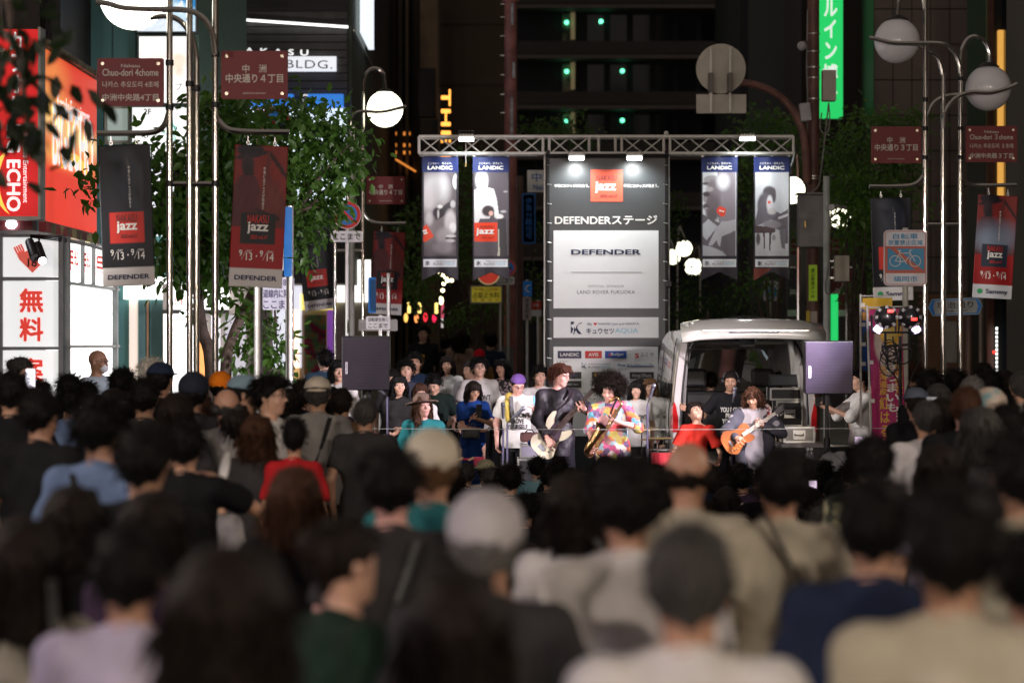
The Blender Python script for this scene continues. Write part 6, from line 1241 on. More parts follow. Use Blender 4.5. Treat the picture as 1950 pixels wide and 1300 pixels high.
for sx in (-1, 1):
    s_ = MB().box((XC+sx*.33-.24,YR+2.0,.7),(XC+sx*.33+.24,YR+2.16,1.38)).obj('seat', blackp, van, bevel=.05); MB().box((XC+sx*.42-.14,YR+2.02,1.42),(XC+sx*.42+.14,YR+2.12,1.66)).obj('headrest', blackp, s_, bevel=.04)
    MB().box((XC+sx*.853-.012,YR+.35,1.22),(XC+sx*.853+.012,YR+.36,1.23)).obj('rivet', dkmetal, van) if False else None
    mb = MB(); 
    for a, b in ((.35,1.25),(1.35,2.35),(2.45,3.35)):                 # side windows, following the leaning flank
        mb = MB(); mb.add([(XC+sx*.838,YR+a,1.28),(XC+sx*.838,YR+b,1.28),(XC+sx*.762,YR+b,1.78),(XC+sx*.762,YR+a,1.78),(XC+sx*.853,YR+a,1.28),(XC+sx*.853,YR+b,1.28),(XC+sx*.777,YR+b,1.78),(XC+sx*.777,YR+a,1.78)], [(0,1,2,3),(4,7,6,5),(0,4,5,1),(1,5,6,2),(2,6,7,3),(3,7,4,0)]); mb.obj('side_window', glassd, van)
    tl = MB(); tl.add([(XC+sx*.775,YR-.012,.94),(XC+sx*.838,YR-.012,.94),(XC+sx*.842,YR-.012,1.20),(XC+sx*.825,YR-.012,1.30),(XC+sx*.805,YR-.012,1.25),(XC+sx*.78,YR-.012,1.12)]+[(XC+sx*.775,YR+.04,.94),(XC+sx*.862,YR+.09,.94),(XC+sx*.86,YR+.09,1.20),(XC+sx*.835,YR+.06,1.30),(XC+sx*.805,YR+.03,1.25),(XC+sx*.78,YR+.03,1.12)], [(0,1,2,3,4,5),(6,7,1,0),(7,8,2,1),(8,9,3,2),(9,10,4,3),(10,11,5,4),(11,6,0,5)]); tl.obj('taillight', M('tail_red', (.45,.012,.015), .12, coat=.8, emit=.03, ecol=(1,.02,.02)), van)
    mi = MB().sphere((XC+sx*1.03,YR+3.75,1.36),(.115,.05,.16),16,10).obj('wing_mirror', M('mirror_shell', (.02,.02,.022), .12, coat=1), van, smooth=True); MB().tube([(XC+sx*.84,YR+3.75,1.30),(XC+sx*.95,YR+3.75,1.33)], .02, 6).obj('mirror_arm', blackp, mi)
    MB().tube(smooth_path([(XC+sx*.74,YR+.02,1.02),(XC+sx*.72,YR+.02,1.5),(XC+sx*.665,YR+.02,1.85),(XC+sx*.58,YR+.02,2.01)]), .014, 6).obj('door_seal', blackp, van, smooth=True)
    for yy in (.75, 3.85): 
        wh_ = MB().cyl((XC+sx*.70,YR+yy,.31),(XC+sx*.86,YR+yy,.31),.31,n=24).obj('wheel', M('tyre', (.02,.02,.02), .9), van, smooth=True); MB().cyl((XC+sx*.80,YR+yy,.31),(XC+sx*.868,YR+yy,.31),.18,n=16).obj('rim', alu, wh_)
    MB().tube([(XC+sx*.66,YR+.05,1.72),(XC+sx*.70,YR-.52,2.06)], .012, 6).obj('gas_strut', steel, van)
for sx in (-1, 1):
    MB().tube(smooth_path([(XC+sx*.852,YR+.5,.35),(XC+sx*.857,YR+.5,1.0),(XC+sx*.852,YR+.5,1.22),(XC+sx*.79,YR+.5,1.88),(XC+sx*.755,YR+.5,2.04)]), .006, 5).obj('panel_gap', dkmetal, van)
    MB().tube(smooth_path([(XC+sx*.857,YR+2.4,.35),(XC+sx*.86,YR+2.4,1.0),(XC+sx*.857,YR+2.4,1.22),(XC+sx*.79,YR+2.4,1.88)]), .006, 5).obj('panel_gap', dkmetal, van)
    MB().box((XC+sx*.861-.004,YR+.4,.86),(XC+sx*.861+.004,YR+3.2,.90)).obj('slide_rail', dkmetal, van); MB().cbox((XC+sx*.866,YR+1.3,1.08),(.02,.16,.035)).obj('door_handle', steel, van)
    MB().tube(smooth_path([(XC+sx*.70,YR+.17,1.2),(XC+sx*.67,YR+.17,1.7),(XC+sx*.60,YR+.17,2.0)]), .022, 6).obj('pillar_trim', M('trim_grey', (.3,.29,.28), .6), van, smooth=True)
MB().cyl((XC,YR+1.2,2.085),(XC,YR+1.2,2.07),.10,n=16).obj('cabin_lamp', M('lamp_cover', (.7,.7,.66), .3), van); MB().cbox((XC,YR-.105,.47),(.33,.012,.165)).obj('number_plate', white, van)
# raised tailgate: slab hinged at the roof, tipped up towards the camera
tg = MB(); w0, w1 = .66, .80; ys = YR-.02; yt = YR-1.02; 
rows = [(ys,2.19,w0,.0),(YR-.35,2.205,.74,.02),(YR-.75,2.195,.80,.01),(yt,2.11,.815,-.0),(yt-.05,2.035,.80,-.01)]
for (y, z, w_, c_) in rows:
    for k in range(9):
        u_ = (k-4)/4; tg.v.append((XC+u_*w_, y, z+c_-.03*u_*u_-.02*(abs(u_) == 1)))
for i in range(4):
    for k in range(8): a = i*9+k; tg.f.append((a, a+1, a+10, a+9))
o = tg.obj('tailgate', paint, van, smooth=True); sm_ = o.modifiers.new('thick', 'SOLIDIFY'); sm_.thickness = .045; sm_.offset = -1
hm = MB(); hm.prism([(-.29,.028),(.29,.028),(.24,-.03),(-.24,-.03)], face_cam((XC+.0, yt-.045, 2.085)), .015); hm.obj('handle_recess', dkmetal, o); MB().cbox((XC+.02, yt-.05, 2.12), (1.2,.03,.014)).obj('chrome_strip', steel, o)
text('HIACE', M('badge', (.25,.24,.2), .3, .8), o, face_cam((XC-.55, yt-.045, 2.09)), w=.13, h=.016, sp=1.3, lift=.014)
MB().cbox((XC+.02, YR-.06, PZ(652,28.2)), (.17,.06,.09)).obj('latch', blackp, van)
MB().tube(smooth_path([(XC+.45,YR+.6,2.26),(XC+.1,YR+.6,2.30),(XC-.2,YR+.6,2.27)]), .006, 4).obj('roof_cable', blackp, van)

# ---- loudspeakers on stands
def speaker(label, x0, y0, x1, y1, d, rz, mesh_c, badge):
    c = at((x0+x1)/2, (y0+y1)/2, d); w = (x1-x0)/FPX*d; h = (y1-y0)/FPX*d; T_ = thing('loudspeaker', label, 'loudspeaker', (0,0,0), 'loudspeakers on stands'); OFF[T_.name] = Vector((0,0,0))
    MB().cbox((0,.16,0), (w,.32,h)).obj('cabinet', blackp, T_, bevel=.012)
    g_ = M('grille_%s' % mesh_c[0], mesh_c[1], .35, .5, var=.12, scale=2, bump=.0)
    MB().cbox((0,-.006,0), (w*.97,.012,h*.97)).obj('grille', g_, T_)
    nr = 34
    for k in range(nr): z = -h*.475+h*.95*(k+.5)/nr; MB().cbox((0,-.015,z), (w*.955,.006,h*.012)).obj('grille_rib', M('grille_rib_%s' % mesh_c[0], tuple(v*1.7 for v in mesh_c[1]), .3, .6), T_)
    b = MB().cbox((-w*.40,-.022,-h*.08), (w*.05,.005,h*.22)).obj('badge', M('badge_pale', (.5,.45,.55), .4), T_)
    text('Meyer', iB, b, Matrix.Translation((-w*.40,-.025,-h*.08)) @ Matrix.Rotation(R(90),4,'X') @ Matrix.Rotation(R(90),4,'Z'), w=h*.18, h=w*.035)
    T_.location = c; T_.rotation_euler = (R(2),0,R(rz)); OFF[T_.name] = Vector(c)
    S_ = thing('speaker_stand', ('black tripod stand under the ' + ('left' if x0 < 900 else 'right') + ' loudspeaker'), 'stand', (c.x, d+.16, 0), 'loudspeakers on stands')
    MB().tube([(c.x,d+.16,.3),(c.x,d+.16,c.z-h/2)], .02, 10).obj('pole', dkmetal, S_, smooth=True); MB().cyl((c.x,d+.16,c.z-h/2-.12),(c.x,d+.16,c.z-h/2),.05,n=12).obj('mount', blackp, S_)
    MB().cyl((c.x,d+.16,.9),(c.x,d+.16,1.0),.035,n=12).obj('collar', blackp, S_)
    for a in (90,210,330): MB().tube([(c.x,d+.16,.92),(c.x+.5*math.cos(R(a)),d+.16+.5*math.sin(R(a)),.02)], .014, 6).obj('leg', dkmetal, S_)
    return T_
speaker('square dark loudspeaker left of the stage, above the crowd', 651, 641, 742, 743, 24.5, 3, ('dark', (.032,.026,.042)), 1)
speaker('square violet lit loudspeaker in front of the van', 1533, 650, 1624, 750, 25.0, -3, ('violet', (.036,.028,.048)), 1)

# ---- road cases, amplifiers, small gear
case_k = M('case_black', (.018,.018,.02), .5); case_w = M('case_pale', (.42,.40,.35), .5)
def roadcase(label, x0, y0, x1, y1, d, dep, mat, handle=True, cat='road case', z0=None):
    a = at(x0, y0, d); b = at(x1, y1, d); z1 = b.z if z0 is None else z0; T_ = thing('road_case', label, cat, ((a.x+b.x)/2, d+dep/2, z1), 'road cases of the band')
    MB().box((a.x+.006,d+.006,z1+.006),(b.x-.006,d+dep-.006,a.z-.006)).obj('shell', mat, T_)
    for X in (a.x, b.x-.022):
        for Y in (d, d+dep-.022): MB().box((X,Y,z1),(X+.022,Y+.022,a.z)).obj('corner_rail', alu, T_)
    for Z in (z1+.0005, a.z-.0225): MB().box((a.x+.0222,d-.002,Z),(b.x-.0222,d+.02,Z+.022)).obj('edge_rail', alu, T_)
    if handle:
        cx, cz = (a.x+b.x)/2, (a.z+z1)/2; MB().cbox((cx,d+.002,cz),(.13,.006,.10)).obj('handle_dish', alu, T_); MB().tube([(cx-.045,d-.008,cz+.01),(cx-.045,d-.02,cz-.005),(cx+.045,d-.02,cz-.005),(cx+.045,d-.008,cz+.01)], .007, 6).obj('handle', blackp, T_)
    return T_
roadcase('tall black road case standing inside the van boot', 1478, 763, 1530, 812, 28.6, .45, case_k)
lap = roadcase('open lid case with mixer on top of the tall case in the van', 1466, 738, 1528, 762, 28.6, .4, case_k, False)
b = at(1496,724,28.9); MB().cbox(b,(.40,.03,.14),rot=(R(-18),0,0)).obj('raised_lid', case_k, lap); MB().cbox(b+Vector((0,-.02,0)),(.34,.006,.10),rot=(R(-18),0,0)).obj('lid_panel', M('panel_dim', (.05,.05,.055), .3), lap)
roadcase('pale silver road case right of the guitarist', 1492, 812, 1552, 843, 25.9, .4, case_w)
tb = thing('table', 'low black table carrying the pale road case', 'table', (PX(1520,25.9),26.1,0)); zt_ = PZ(844,25.9)
MB().box((PX(1486,25.9),25.8,zt_-.04),(PX(1572,25.9),26.5,zt_-.002)).obj('tabletop', M('table_grey', (.25,.23,.24), .4), tb); MB().box((PX(1490,25.9),25.85,.02),(PX(1568,25.9),26.45,zt_-.042)).obj('skirt', case_k, tb)
roadcase('rack amplifier with silver rails beside the bassist', 990, 845, 1027, 872, 26.9, .4, M('rack_lilac', (.25,.23,.30), .4), False, 'amplifier')
roadcase('black bass cabinet under the rack amplifier', 985, 873, 1035, 940, 26.9, .45, case_k, False, 'amplifier', z0=.02)
c_ = thing('gear_bag', 'brown padded gear bag on the rack amplifier', 'bag', at(1010,832,27)); MB().cbox(at(1009,832,27.1),(.22,.2,.11)).obj('bag', M('bag_brown', (.12,.05,.045), .5), c_, bevel=.03); MB().tube([at(1000,824,26.98),at(1005,818,26.98),at(1013,818,26.98),at(1018,824,26.98)], .008, 6).obj('strap', blackp, c_); 
bag2 = thing('gear_bag', 'blue cloth bundle tucked beside the white bass', 'bag', at(1014,845,26.6)); MB().sphere(at(1015,843,26.7),(.06,.05,.04),12,8).obj('bag', cloth('blueb',(.03,.10,.35)), bag2, smooth=True); MB().tube([at(1008,840,26.65),at(1014,836,26.64),at(1021,841,26.65)], .006, 5).obj('strap', blackp, bag2)
red = thing('clamp_bar', 'red box with wooden pegs on a rope in front of the blue dress', 'box', at(900,877,24.6)); MB().cbox(at(912,879,24.7),(.11,.08,.10)).obj('box', M('box_red', (.42,.02,.06), .5), red, bevel=.008); MB().tube([at(874,874,24.6),at(905,874,24.6)], .012, 6).obj('bar', M('box_red', (.42,.02,.06), .5), red)
for x in (877,897): MB().bar(at(x-5,876,24.58), at(x+5,871,24.58), .02,.02).obj('peg', M('peg_wood', (.55,.35,.2), .6), red)
bx = thing('crate', 'black equipment crates behind the road case at the van side', 'crate', (PX(1600,27),27.2,0)); MB().box((PX(1572,27),27,0),(PX(1640,27),27.5,PZ(845,27))).obj('crate_body', case_k, bx); MB().box((PX(1575,27),26.98,PZ(850,27)),(PX(1637,27),26.999,PZ(846,27))).obj('edge_rail', alu, bx)
def micstand(label, px, ytop, d, bend=None, base=.0):
    T_ = thing('microphone_stand', label, 'microphone stand', (PX(px,d), d, 0), 'microphone stands on the stage'); z = PZ(ytop,d)
    MB().tube([(PX(px,d),d,.03),(PX(px,d),d,z)], .011, 8).obj('pole', M('stand_violet', (.10,.09,.16), .35, .7), T_, smooth=True); MB().cyl((PX(px,d),d,0),(PX(px,d),d,.03),.13,n=20).obj('base', dkmetal, T_)
    p = Vector((PX(px,d),d,z)); e = p+(Vector(bend) if bend else Vector((0,0,.1)))
    if bend: MB().tube([p, e], .008, 6).obj('boom', dkmetal, T_)
    mh = MB(); dirv = (e-p).normalized(); mh.tube([e, e+dirv*.13], [.014,.020], 10); mh.obj('microphone', M('mic_body', (.12,.12,.16), .35, .6), T_, smooth=True); MB().sphere(e+dirv*.15, .026, 12, 8).obj('microphone_head', M('mic_mesh', (.28,.28,.36), .3, .8), T_, smooth=True)
    MB().cyl((PX(px,d),d,z*.6),(PX(px,d),d,z*.6+.06),.018,n=8).obj('clutch', blackp, T_)
micstand('microphone stand with short boom beside the man in the purple cap', 966, 805, 25.4, (.055,0,.05)); micstand('thin microphone stand left of the white bass', 958, 815, 25.6)
micstand('upright microphone stand in front of the girl with a fringe', 1233, 770, 26.0, (.02,0,.06)); micstand('microphone reaching up before the seated singer', 1394, 780, 26.2, (.012,0,.08)); micstand('microphone stand left of the seated woman in the dark tee', 738, 756, 25.3, (-.03,0,.03))
# drum bits
dr = thing('snare_drum', 'small drum with chrome rim right of the saxophonist', 'drum', (PX(1195,26.4),26.4,0)); cz = PZ(872,26.4)
MB().cyl((PX(1196,26.4),26.4,cz-.12),(PX(1196,26.4),26.4,cz),.16,n=28).obj('shell', M('drum_red', (.30,.02,.03), .25, coat=.5), dr, smooth=True); MB().cyl((PX(1196,26.4),26.4,cz+.001),(PX(1196,26.4),26.4,cz+.012),.155,n=28).obj('skin', white, dr); MB().cyl((PX(1196,26.4),26.4,cz-.005),(PX(1196,26.4),26.4,cz+.008),.168,n=28).obj('rim', steel, dr)
for a in (0,120,240): MB().tube([(PX(1196,26.4),26.4,cz-.12),(PX(1196,26.4)+.25*math.cos(R(a)),26.4+.25*math.sin(R(a)),.02)], .01, 6).obj('leg', steel, dr)
MB().tube([at(1192,872,26.3), at(1193,806,26.3)], .008, 6).obj('rod', steel, dr)
def cymbal(label, px, py, d, r, tilt):
    T_ = thing('cymbal_stand', label, 'cymbal', (PX(px,d),d,0), 'cymbals around the drummer'); c = at(px,py,d)
    MB().tube([c, (c.x,d,.05)], .009, 6).obj('stand', steel, T_); q = MB(); q.sphere((0,0,0),(r,r,.02),28,4,-.1,.9); rm = Euler((R(tilt),R(tilt*.5),0)).to_matrix(); q.v = [tuple(rm @ Vector(v)+c) for v in q.v]; q.obj('cymbal', M('cymbal_brass', (.65,.45,.15), .28, .95), T_, smooth=True); MB().cyl(c,c+Vector((0,0,.04)),.01,n=8).obj('wing_nut', steel, T_)
cymbal('flat cymbal before the van corner left of the red shirt', 1252, 836, 26.5, .19, -4); cymbal('high cymbal right of the saxophonist at belt height', 1222, 816, 26.9, .2, 3); cymbal('tilted cymbal by the guitarist elbow near the pale case', 1478, 830, 26.6, .13, -50)
t = thing('drum_kit', 'dark drum kit with red shell in front of the singer in red', 'drum kit', (PX(1290,26.2),26.2,0))
MB().cyl((PX(1280,26.2),25.95,.42),(PX(1280,26.2),26.35,.42),.30,n=30).obj('bass_drum', M('drum_red', (.30,.02,.03), .25, coat=.5), t, smooth=True); MB().cyl((PX(1310,26.2),26.2,.62),(PX(1310,26.2),26.2,.82),.14,n=24).obj('tom', M('drum_red', (.30,.02,.03), .25, coat=.5), t, smooth=True); MB().cyl((PX(1262,26.2),26.2,.62),(PX(1262,26.2),26.2,.80),.13,n=24).obj('tom', M('drum_red', (.30,.02,.03), .25, coat=.5), t, smooth=True)
for x in (1310,1262): MB().cyl((PX(x,26.2),26.2,.825),(PX(x,26.2),26.2,.835),.145,n=24).obj('rim', steel, t)
ro = thing('barrier_rope', 'thin pale rope stretched waist high across the stage front', 'rope', (0,24.3,PZ(817,24.3))); MB().tube([at(690,816,24.3), at(1000,817,24.3), at(1300,817.5,24.3), at(1690,815,24.3)], .0038, 6).obj('rope', M('rope_pale', (.5,.5,.5), .6), ro)
for x in (690,1690): MB().tube([(PX(x,24.3),24.3,0), at(x,812,24.3)], .012, 6).obj('rope_post', alu, ro)
ro = thing('barrier_rope', 'yellow and black rope behind the waiting helpers', 'rope', (PX(855,30),30,1)); MB().tube(smooth_path([at(820,782,30), at(850,788,30), at(885,788,30)]), .012, 6).obj('rope', pattern_mat('rope_yellow', [(.5,.38,.06),(.05,.04,.03)], 30), ro)
# ---- stage lights on their stand, cables, sale flags
d = 23.9; t = thing('light_stand', 'lamp stand with coiled cables carrying two stage lights on the right', 'light stand', (PX(1716,d),d,0))
MB().tube([(PX(1716,d),d,.0),(PX(1714,d),d,PZ(640,d))], .018, 8).obj('pole', dkmetal, t, smooth=True); MB().tube([at(1680,660,d), at(1740,655,d)], .014, 6).obj('cross_bar', dkmetal, t)
rg = np.random.default_rng(5)
for i in range(9):
    cx, cy, r1, r2 = 1697+rg.normal(0,5), 676+rg.normal(0,10), 9+rg.random()*9, 12+rg.random()*14; MB().tube([at(cx+r1*math.cos(a), cy+r2*math.sin(a), d-.05+.02*math.sin(3*a+i)) for a in np.linspace(0, 6.5, 22)], .006, 4).obj('cable', blackp, t)
for pts in (((1740,650),(1752,680),(1735,720),(1720,760)), ((1690,660),(1692,700),(1712,730),(1718,800)), ((1700,640),(1706,665),(1735,665),(1728,690),(1700,692))): MB().tube(smooth_path(P3(pts, d, -.06)), .007, 4).obj('cable', blackp, t)
def parlight(label, px, py, ex, lens):
    T_ = thing('stage_light', label, 'stage light', at(px,py,d), 'stage lights on the right lamp stand'); c = at(px,py,d)
    q = MB().sphere((0,0,0),(.115,.13,.115),20,12); q.v = [(a+c.x,b+c.y,z+c.z) for a,b,z in q.v]; q.obj('housing', M('lamp_black', (.012,.012,.014), .3, coat=.3), T_, smooth=True)
    for k in range(8): a = k*math.pi/4; MB().cbox(c+Vector((.10*math.cos(a),-.02,.10*math.sin(a))), (.03,.16,.03), rot=(0,-a,0)).obj('cooling_fin', M('lamp_black', (.012,.012,.014), .3, coat=.3), T_)
    MB().tube([c+Vector((-.14,0,.02)), c+Vector((-.13,0,-.15)), c+Vector((.13,0,-.15)), c+Vector((.14,0,.02))], .014, 6).obj('yoke', dkmetal, T_); MB().tube([c+Vector((0,0,-.15)), c+Vector((0,0,-.32))], .014, 6).obj('spigot', dkmetal, T_)
    MB().cbox(c+Vector((.03,-.135,.02+ex)), (.06,.01,.03)).obj('display', lit('display_red', (1,.03,.02), 1.6), T_)
    MB().cyl(c+Vector((lens*.06,.0,-.10)), c+Vector((lens*.08,.02,-.135)), .04, .045, 14).obj('lens', lit('lens_violet', (.85,.7,1), 3), T_)
parlight('left stage light with a red display on the lamp stand', 1686, 604, .04, -1); parlight('right stage light with a red display on the lamp stand', 1731, 604, -.04, 1)
def flag(label, px0, px1, y0, y1, d, P, lines, pole_px, lean=0., amp=.03):
    c = at((px0+px1)/2, (y0+y1)/2, d); w = (px1-px0)/FPX*d; h = (y1-y0)/FPX*d; T_ = thing('sale_flag', label, 'flag', c, 'tall sale flags on poles'); rp = ripple(w, h, amp, 1., 1.); M0 = face_cam((0,0,0), 0, R(lean))
    wp = lambda x, y, l=0.: M0 @ Vector((x, y, rp(x, y)+l))
    sh = link('sheet', P.mesh('sheet', w, h, lambda x, y: tuple(wp(x, y))), pr, T_); OFF[sh.name] = Vector((0,0,0))
    for s_, x, y, tw, th, bo, m_ in lines: text(s_, m_, sh, Matrix(), w=tw, h=th, bold=bo, vertical=True, warp=lambda a, b, mm, x=x, y=y: wp(x*w+a, y*h+b, .008))
    q = MB(); e = -w/2-.02; q.tube([wp(e, h/2+.04), wp(e, -h/2-.6)], .012, 6); q.tube([wp(e, h/2+.02), wp(w/2, h/2+.02)], .008, 6); o = q.obj('pole', M('flag_pole', (.6,.6,.58), .4), None); o.parent = T_
    for k in range(4):
        q = MB(); z = h*.4-k*h*.27; p = wp(e, z); q.cbox(p+Vector((.02,-.004,0)), (.06,.012,.04)); o = q.obj('loop', M('flag_pole', (.6,.6,.58), .4), None); o.parent = T_
P = Print(24,60,(.03,.10,.35)); P.ell(.5,.93,.6,.14,(.75,.48,.05),.05).ell(.9,.7,.35,.2,(.85,.5,.05),.05).ell(.1,.75,.2,.06,(.8,.4,.1),.1).ell(.2,.45,.2,.1,(.05,.06,.05),.1).ell(.7,.2,.1,.05,(.8,.6,.2),.1)
flag('blue and yellow sale flag behind the magenta one', 1643, 1700, 567, 705, 25.3, P, [], 1640)
P = Print(30,80,(.38,.02,.13)); P.ell(.55,.78,.42,.2,(.70,.62,.55),.15,.9).ell(.62,.86,.36,.13,(.72,.42,.05),.12).ell(.62,.84,.2,.07,(.8,.6,.15),.2).ell(.5,.62,.2,.1,(.4,.33,.3),.4).grain(.12,12)
flag('magenta sale flag with white and gold Japanese letters', 1659, 1722, 588, 860, 25.0, P, [('紅はるか', -.12, -.30, .10, .55, .02, ink((.75,.42,.05),'gold2')), ('さつまいも', .12, -.05, .14, .5, .03, iW), ('北海道産', -.14, .0, .08, .3, .02, ink((.75,.42,.05),'gold2')), ('まぜる', .36, -.35, .14, .4, .03, iW), ('期間限定', .34, .02, .09, .34, .02, ink((.75,.42,.05),'gold2'))], 1656, lean=1.5)
bg_ = thing('plastic_bag', 'crumpled clear plastic bag beside the right speaker stand', 'bag', at(1585,880,24.4)); F_ = Field(); F_.ell((0,0,0),(.13,.1,.10)).ell((.08,0,.05),(.06,.05,.07)); V_, G_ = F_.mesh(.014, rough=(.012,55.)); 
o = link('bag', mesh_np('bag', V_, G_, True), M('clear_plastic', (.5,.52,.55), .2, trans=.5, var=.1, bump=.6, bscale=40), bg_)
for i,x in enumerate((1538,1545)):
    b_ = thing('bottle', ('clear drink bottle standing left on the black table' if i == 0 else 'clear drink bottle standing right on the black table'), 'bottle', at(x,880,24.8), 'drink bottles near the speaker'); c = at(x,888,24.8); q = MB(); q.tube([c, c+Vector((0,0,.10)), c+Vector((0,0,.14)), c+Vector((0,0,.17))], [.03,.03,.014,.014], 12); q.obj('bottle_body', M('bottle_plastic', (.5,.55,.6), .1, trans=.7, var=.02), b_, smooth=True); MB().cyl(c+Vector((0,0,.17)), c+Vector((0,0,.19)), .016, n=10).obj('cap', white, b_)
# light poles in front of the stage, outside the picture, that carry the two front beams
for x, nm in ((-4.7,'left'),(5.0,'right')):
    x = -7.5 if x < 0 else x; yl = 20.3 if x < 0 else 18.3
    t = thing('light_stand', 'tall stage light pole standing far out on the %s of the crowd' % nm, 'light stand', (x,yl,0)); MB().tube([(x,yl,0),(x,yl,4.0)], .05, 10).obj('pole', alu, t, smooth=True); MB().cbox((x,yl-.05,3.75),(.4,.12,.3)).obj('floodlight', blackp, t)
for x, yy in ((-5.6,-9),(5.6,-9),(-6.4,9.5),(6.4,9.5)):  # unseen lamp posts added to go with the crowd fill lights
    t = thing('street_lamp', 'lit globe street lamp %s on the %s pavement' % ('behind the whole crowd' if yy < 0 else 'level with the near crowd', 'left' if x < 0 else 'right'), 'street lamp', (x,yy,0), 'street lamps of bent chrome tubes'); MB().tube([(x+math.copysign(.5,x),yy,0),(x+math.copysign(.5,x),yy,5.2),(x+math.copysign(.3,x),yy,5.5),(x,yy,5.35)], .03, 10).obj('pole', chrome, t, smooth=True); MB().sphere((x,yy,5.0),.27,20,12).obj('globe', globe_on, t, smooth=True)
# ================================================================ INSTRUMENTS AND HAND-HELD THINGS
def cat_closed(pts, n=4):
    out = []; N = len(pts)
    for i in range(N):
        p0, p1, p2, p3 = (Vector(pts[(i+k) % N]) for k in (-1, 0, 1, 2))
        for k in range(n): t = k/n; q = .5*((2*p1)+(p2-p0)*t+(2*p0-5*p1+4*p2-p3)*t*t+(3*p1-p0-3*p2+p3)*t**3); out.append((q.x, q.y))
    return out
def guitar(label, mtx, kind, mat, face_mat):
    """neck along local +x, face towards local +z of mtx"""
    T_ = thing('bass_guitar' if kind == 'bass' else 'guitar', label, 'bass guitar' if kind == 'bass' else 'guitar', mtx.translation, 'guitars on the stage')
    if kind == 'bass': out = [(-.27,-.01),(-.255,.09),(-.18,.145),(-.08,.115),(-.02,.10),(.07,.155),(.17,.165),(.20,.135),(.13,.105),(.085,.06),(.085,-.045),(.13,-.085),(.165,-.115),(.14,-.145),(.06,-.14),(-.02,-.105),(-.10,-.13),(-.19,-.165),(-.26,-.11)]; L = .60; bw = .030
    else: out = [(-.23,0),(-.215,.10),(-.13,.165),(-.04,.125),(.03,.10),(.10,.125),(.165,.10),(.175,.05),(.165,.02),(.165,-.03),(.13,-.035),(.155,-.06),(.17,-.10),(.14,-.125),(.08,-.125),(.02,-.10),(-.04,-.125),(-.13,-.165),(-.215,-.10)]; L = .50; bw = .024
    o2 = cat_closed(out); MB().prism(o2, mtx @ Matrix.Translation((0,0,-.042)), .042).obj('body', mat, T_, bevel=.0)
    x0 = .05; nk = MB(); m2 = mtx @ Matrix.Translation((0,0,.001)); nk.prism([(x0,-bw),(x0,bw),(x0+L,bw*.75),(x0+L,-bw*.75)], m2 @ Matrix.Translation((0,0,-.015)), .022); nk.obj('neck', M('neck_wood', (.30,.16,.08), .4), T_)
    fb = MB().prism([(x0,-bw),(x0,bw),(x0+L,bw*.75),(x0+L,-bw*.75)], m2 @ Matrix.Translation((0,0,.008)), .005).obj('fretboard', M('rosewood', (.06,.03,.03), .45) if kind == 'bass' else M('fret_pale', (.62,.55,.45), .4), T_)
    for k in range(18): xx = x0+.03+(L-.03)*(1-.92**k)/(1-.92**18); MB().prism([(xx,-bw*.95),(xx+.002,-bw*.95),(xx+.002,bw*.95),(xx,bw*.95)], m2 @ Matrix.Translation((0,0,.013)), .0015).obj('fret', steel, fb)
    hd = [(x0+L,-.02),(x0+L,.02),(x0+L+.04,.04),(x0+L+.17,.045),(x0+L+.185,.02),(x0+L+.17,-.02),(x0+L+.05,-.035)]; h_ = MB().prism(hd, m2 @ Matrix.Translation((0,0,-.012)), .018).obj('headstock', mat if kind == 'bass' else M('head_black', (.02,.015,.015), .3), T_)
    for k in range(5 if kind == 'bass' else 3):
        for sy in ((1,) if kind == 'bass' else (-1, 1)): c = m2 @ Vector((x0+L+.05+k*.03, sy*.058, 0)); MB().sphere(c, .012, 8, 6).obj('tuning_peg', steel, h_, smooth=True)
    if kind == 'bass': MB().prism([(.10,.07),(.09,-.05),(-.02,-.10),(-.09,-.08),(-.06,-.0),(-.02,.06)], mtx @ Matrix.Translation((0,0,.0005)), .004).obj('pickguard', M('pickguard_dark', (.06,.035,.06), .3), T_)
    for xx in ((-.03,-.115) if kind == 'bass' else (-.02,-.085)): MB().prism(rrect(.022 if kind == 'bass' else .03, .085, .006), mtx @ Matrix.Translation((xx,0,.003)), .010).obj('pickup', M('pickup', (.10,.05,.05), .35) if kind == 'bass' else steel, T_)
    br = MB().prism(rrect(.045 if kind == 'bass' else .02, .08, .006), mtx @ Matrix.Translation((-.19 if kind == 'bass' else -.135, -.01, .001)), .009).obj('bridge', M('bridge_pale', (.6,.62,.75), .25, .6), T_)
    for k in range(5): a = -.10+k*.035; MB().cyl(mtx @ Vector((a*1.1-.06, -.095-.012*math.sin(k), .002)), mtx @ Vector((a*1.1-.06, -.095-.012*math.sin(k), .014)), .009, n=10).obj('knob', blackp if kind == 'bass' else M('knob_gold', (.6,.4,.15), .3, .8), T_)
    for k in range(5 if kind == 'bass' else 6):
        y = (k/(4 if kind == 'bass' else 5)-.5)*bw*1.5; MB().tube([mtx @ Vector((-.17,y,.018)), mtx @ Vector((x0+L,y*.8,.016))], .0012, 4).obj('string', steel, T_)
    return T_
def held(name, label, cat, c, size, mat, rot=(0,0,0), screen=None, group=None):
    T_ = thing(name, label, cat, c, group); MB().cbox(c, size, rot).obj('case', mat, T_, bevel=.004)
    if screen is not None:
        rm = Euler(rot).to_matrix(); n = rm @ Vector((0,-1,0)); MB().cbox(Vector(c)+n*(size[1]/2+.0015), (size[0]*.9,.002,size[2]*.92), rot).obj('screen', screen, T_)
    return T_
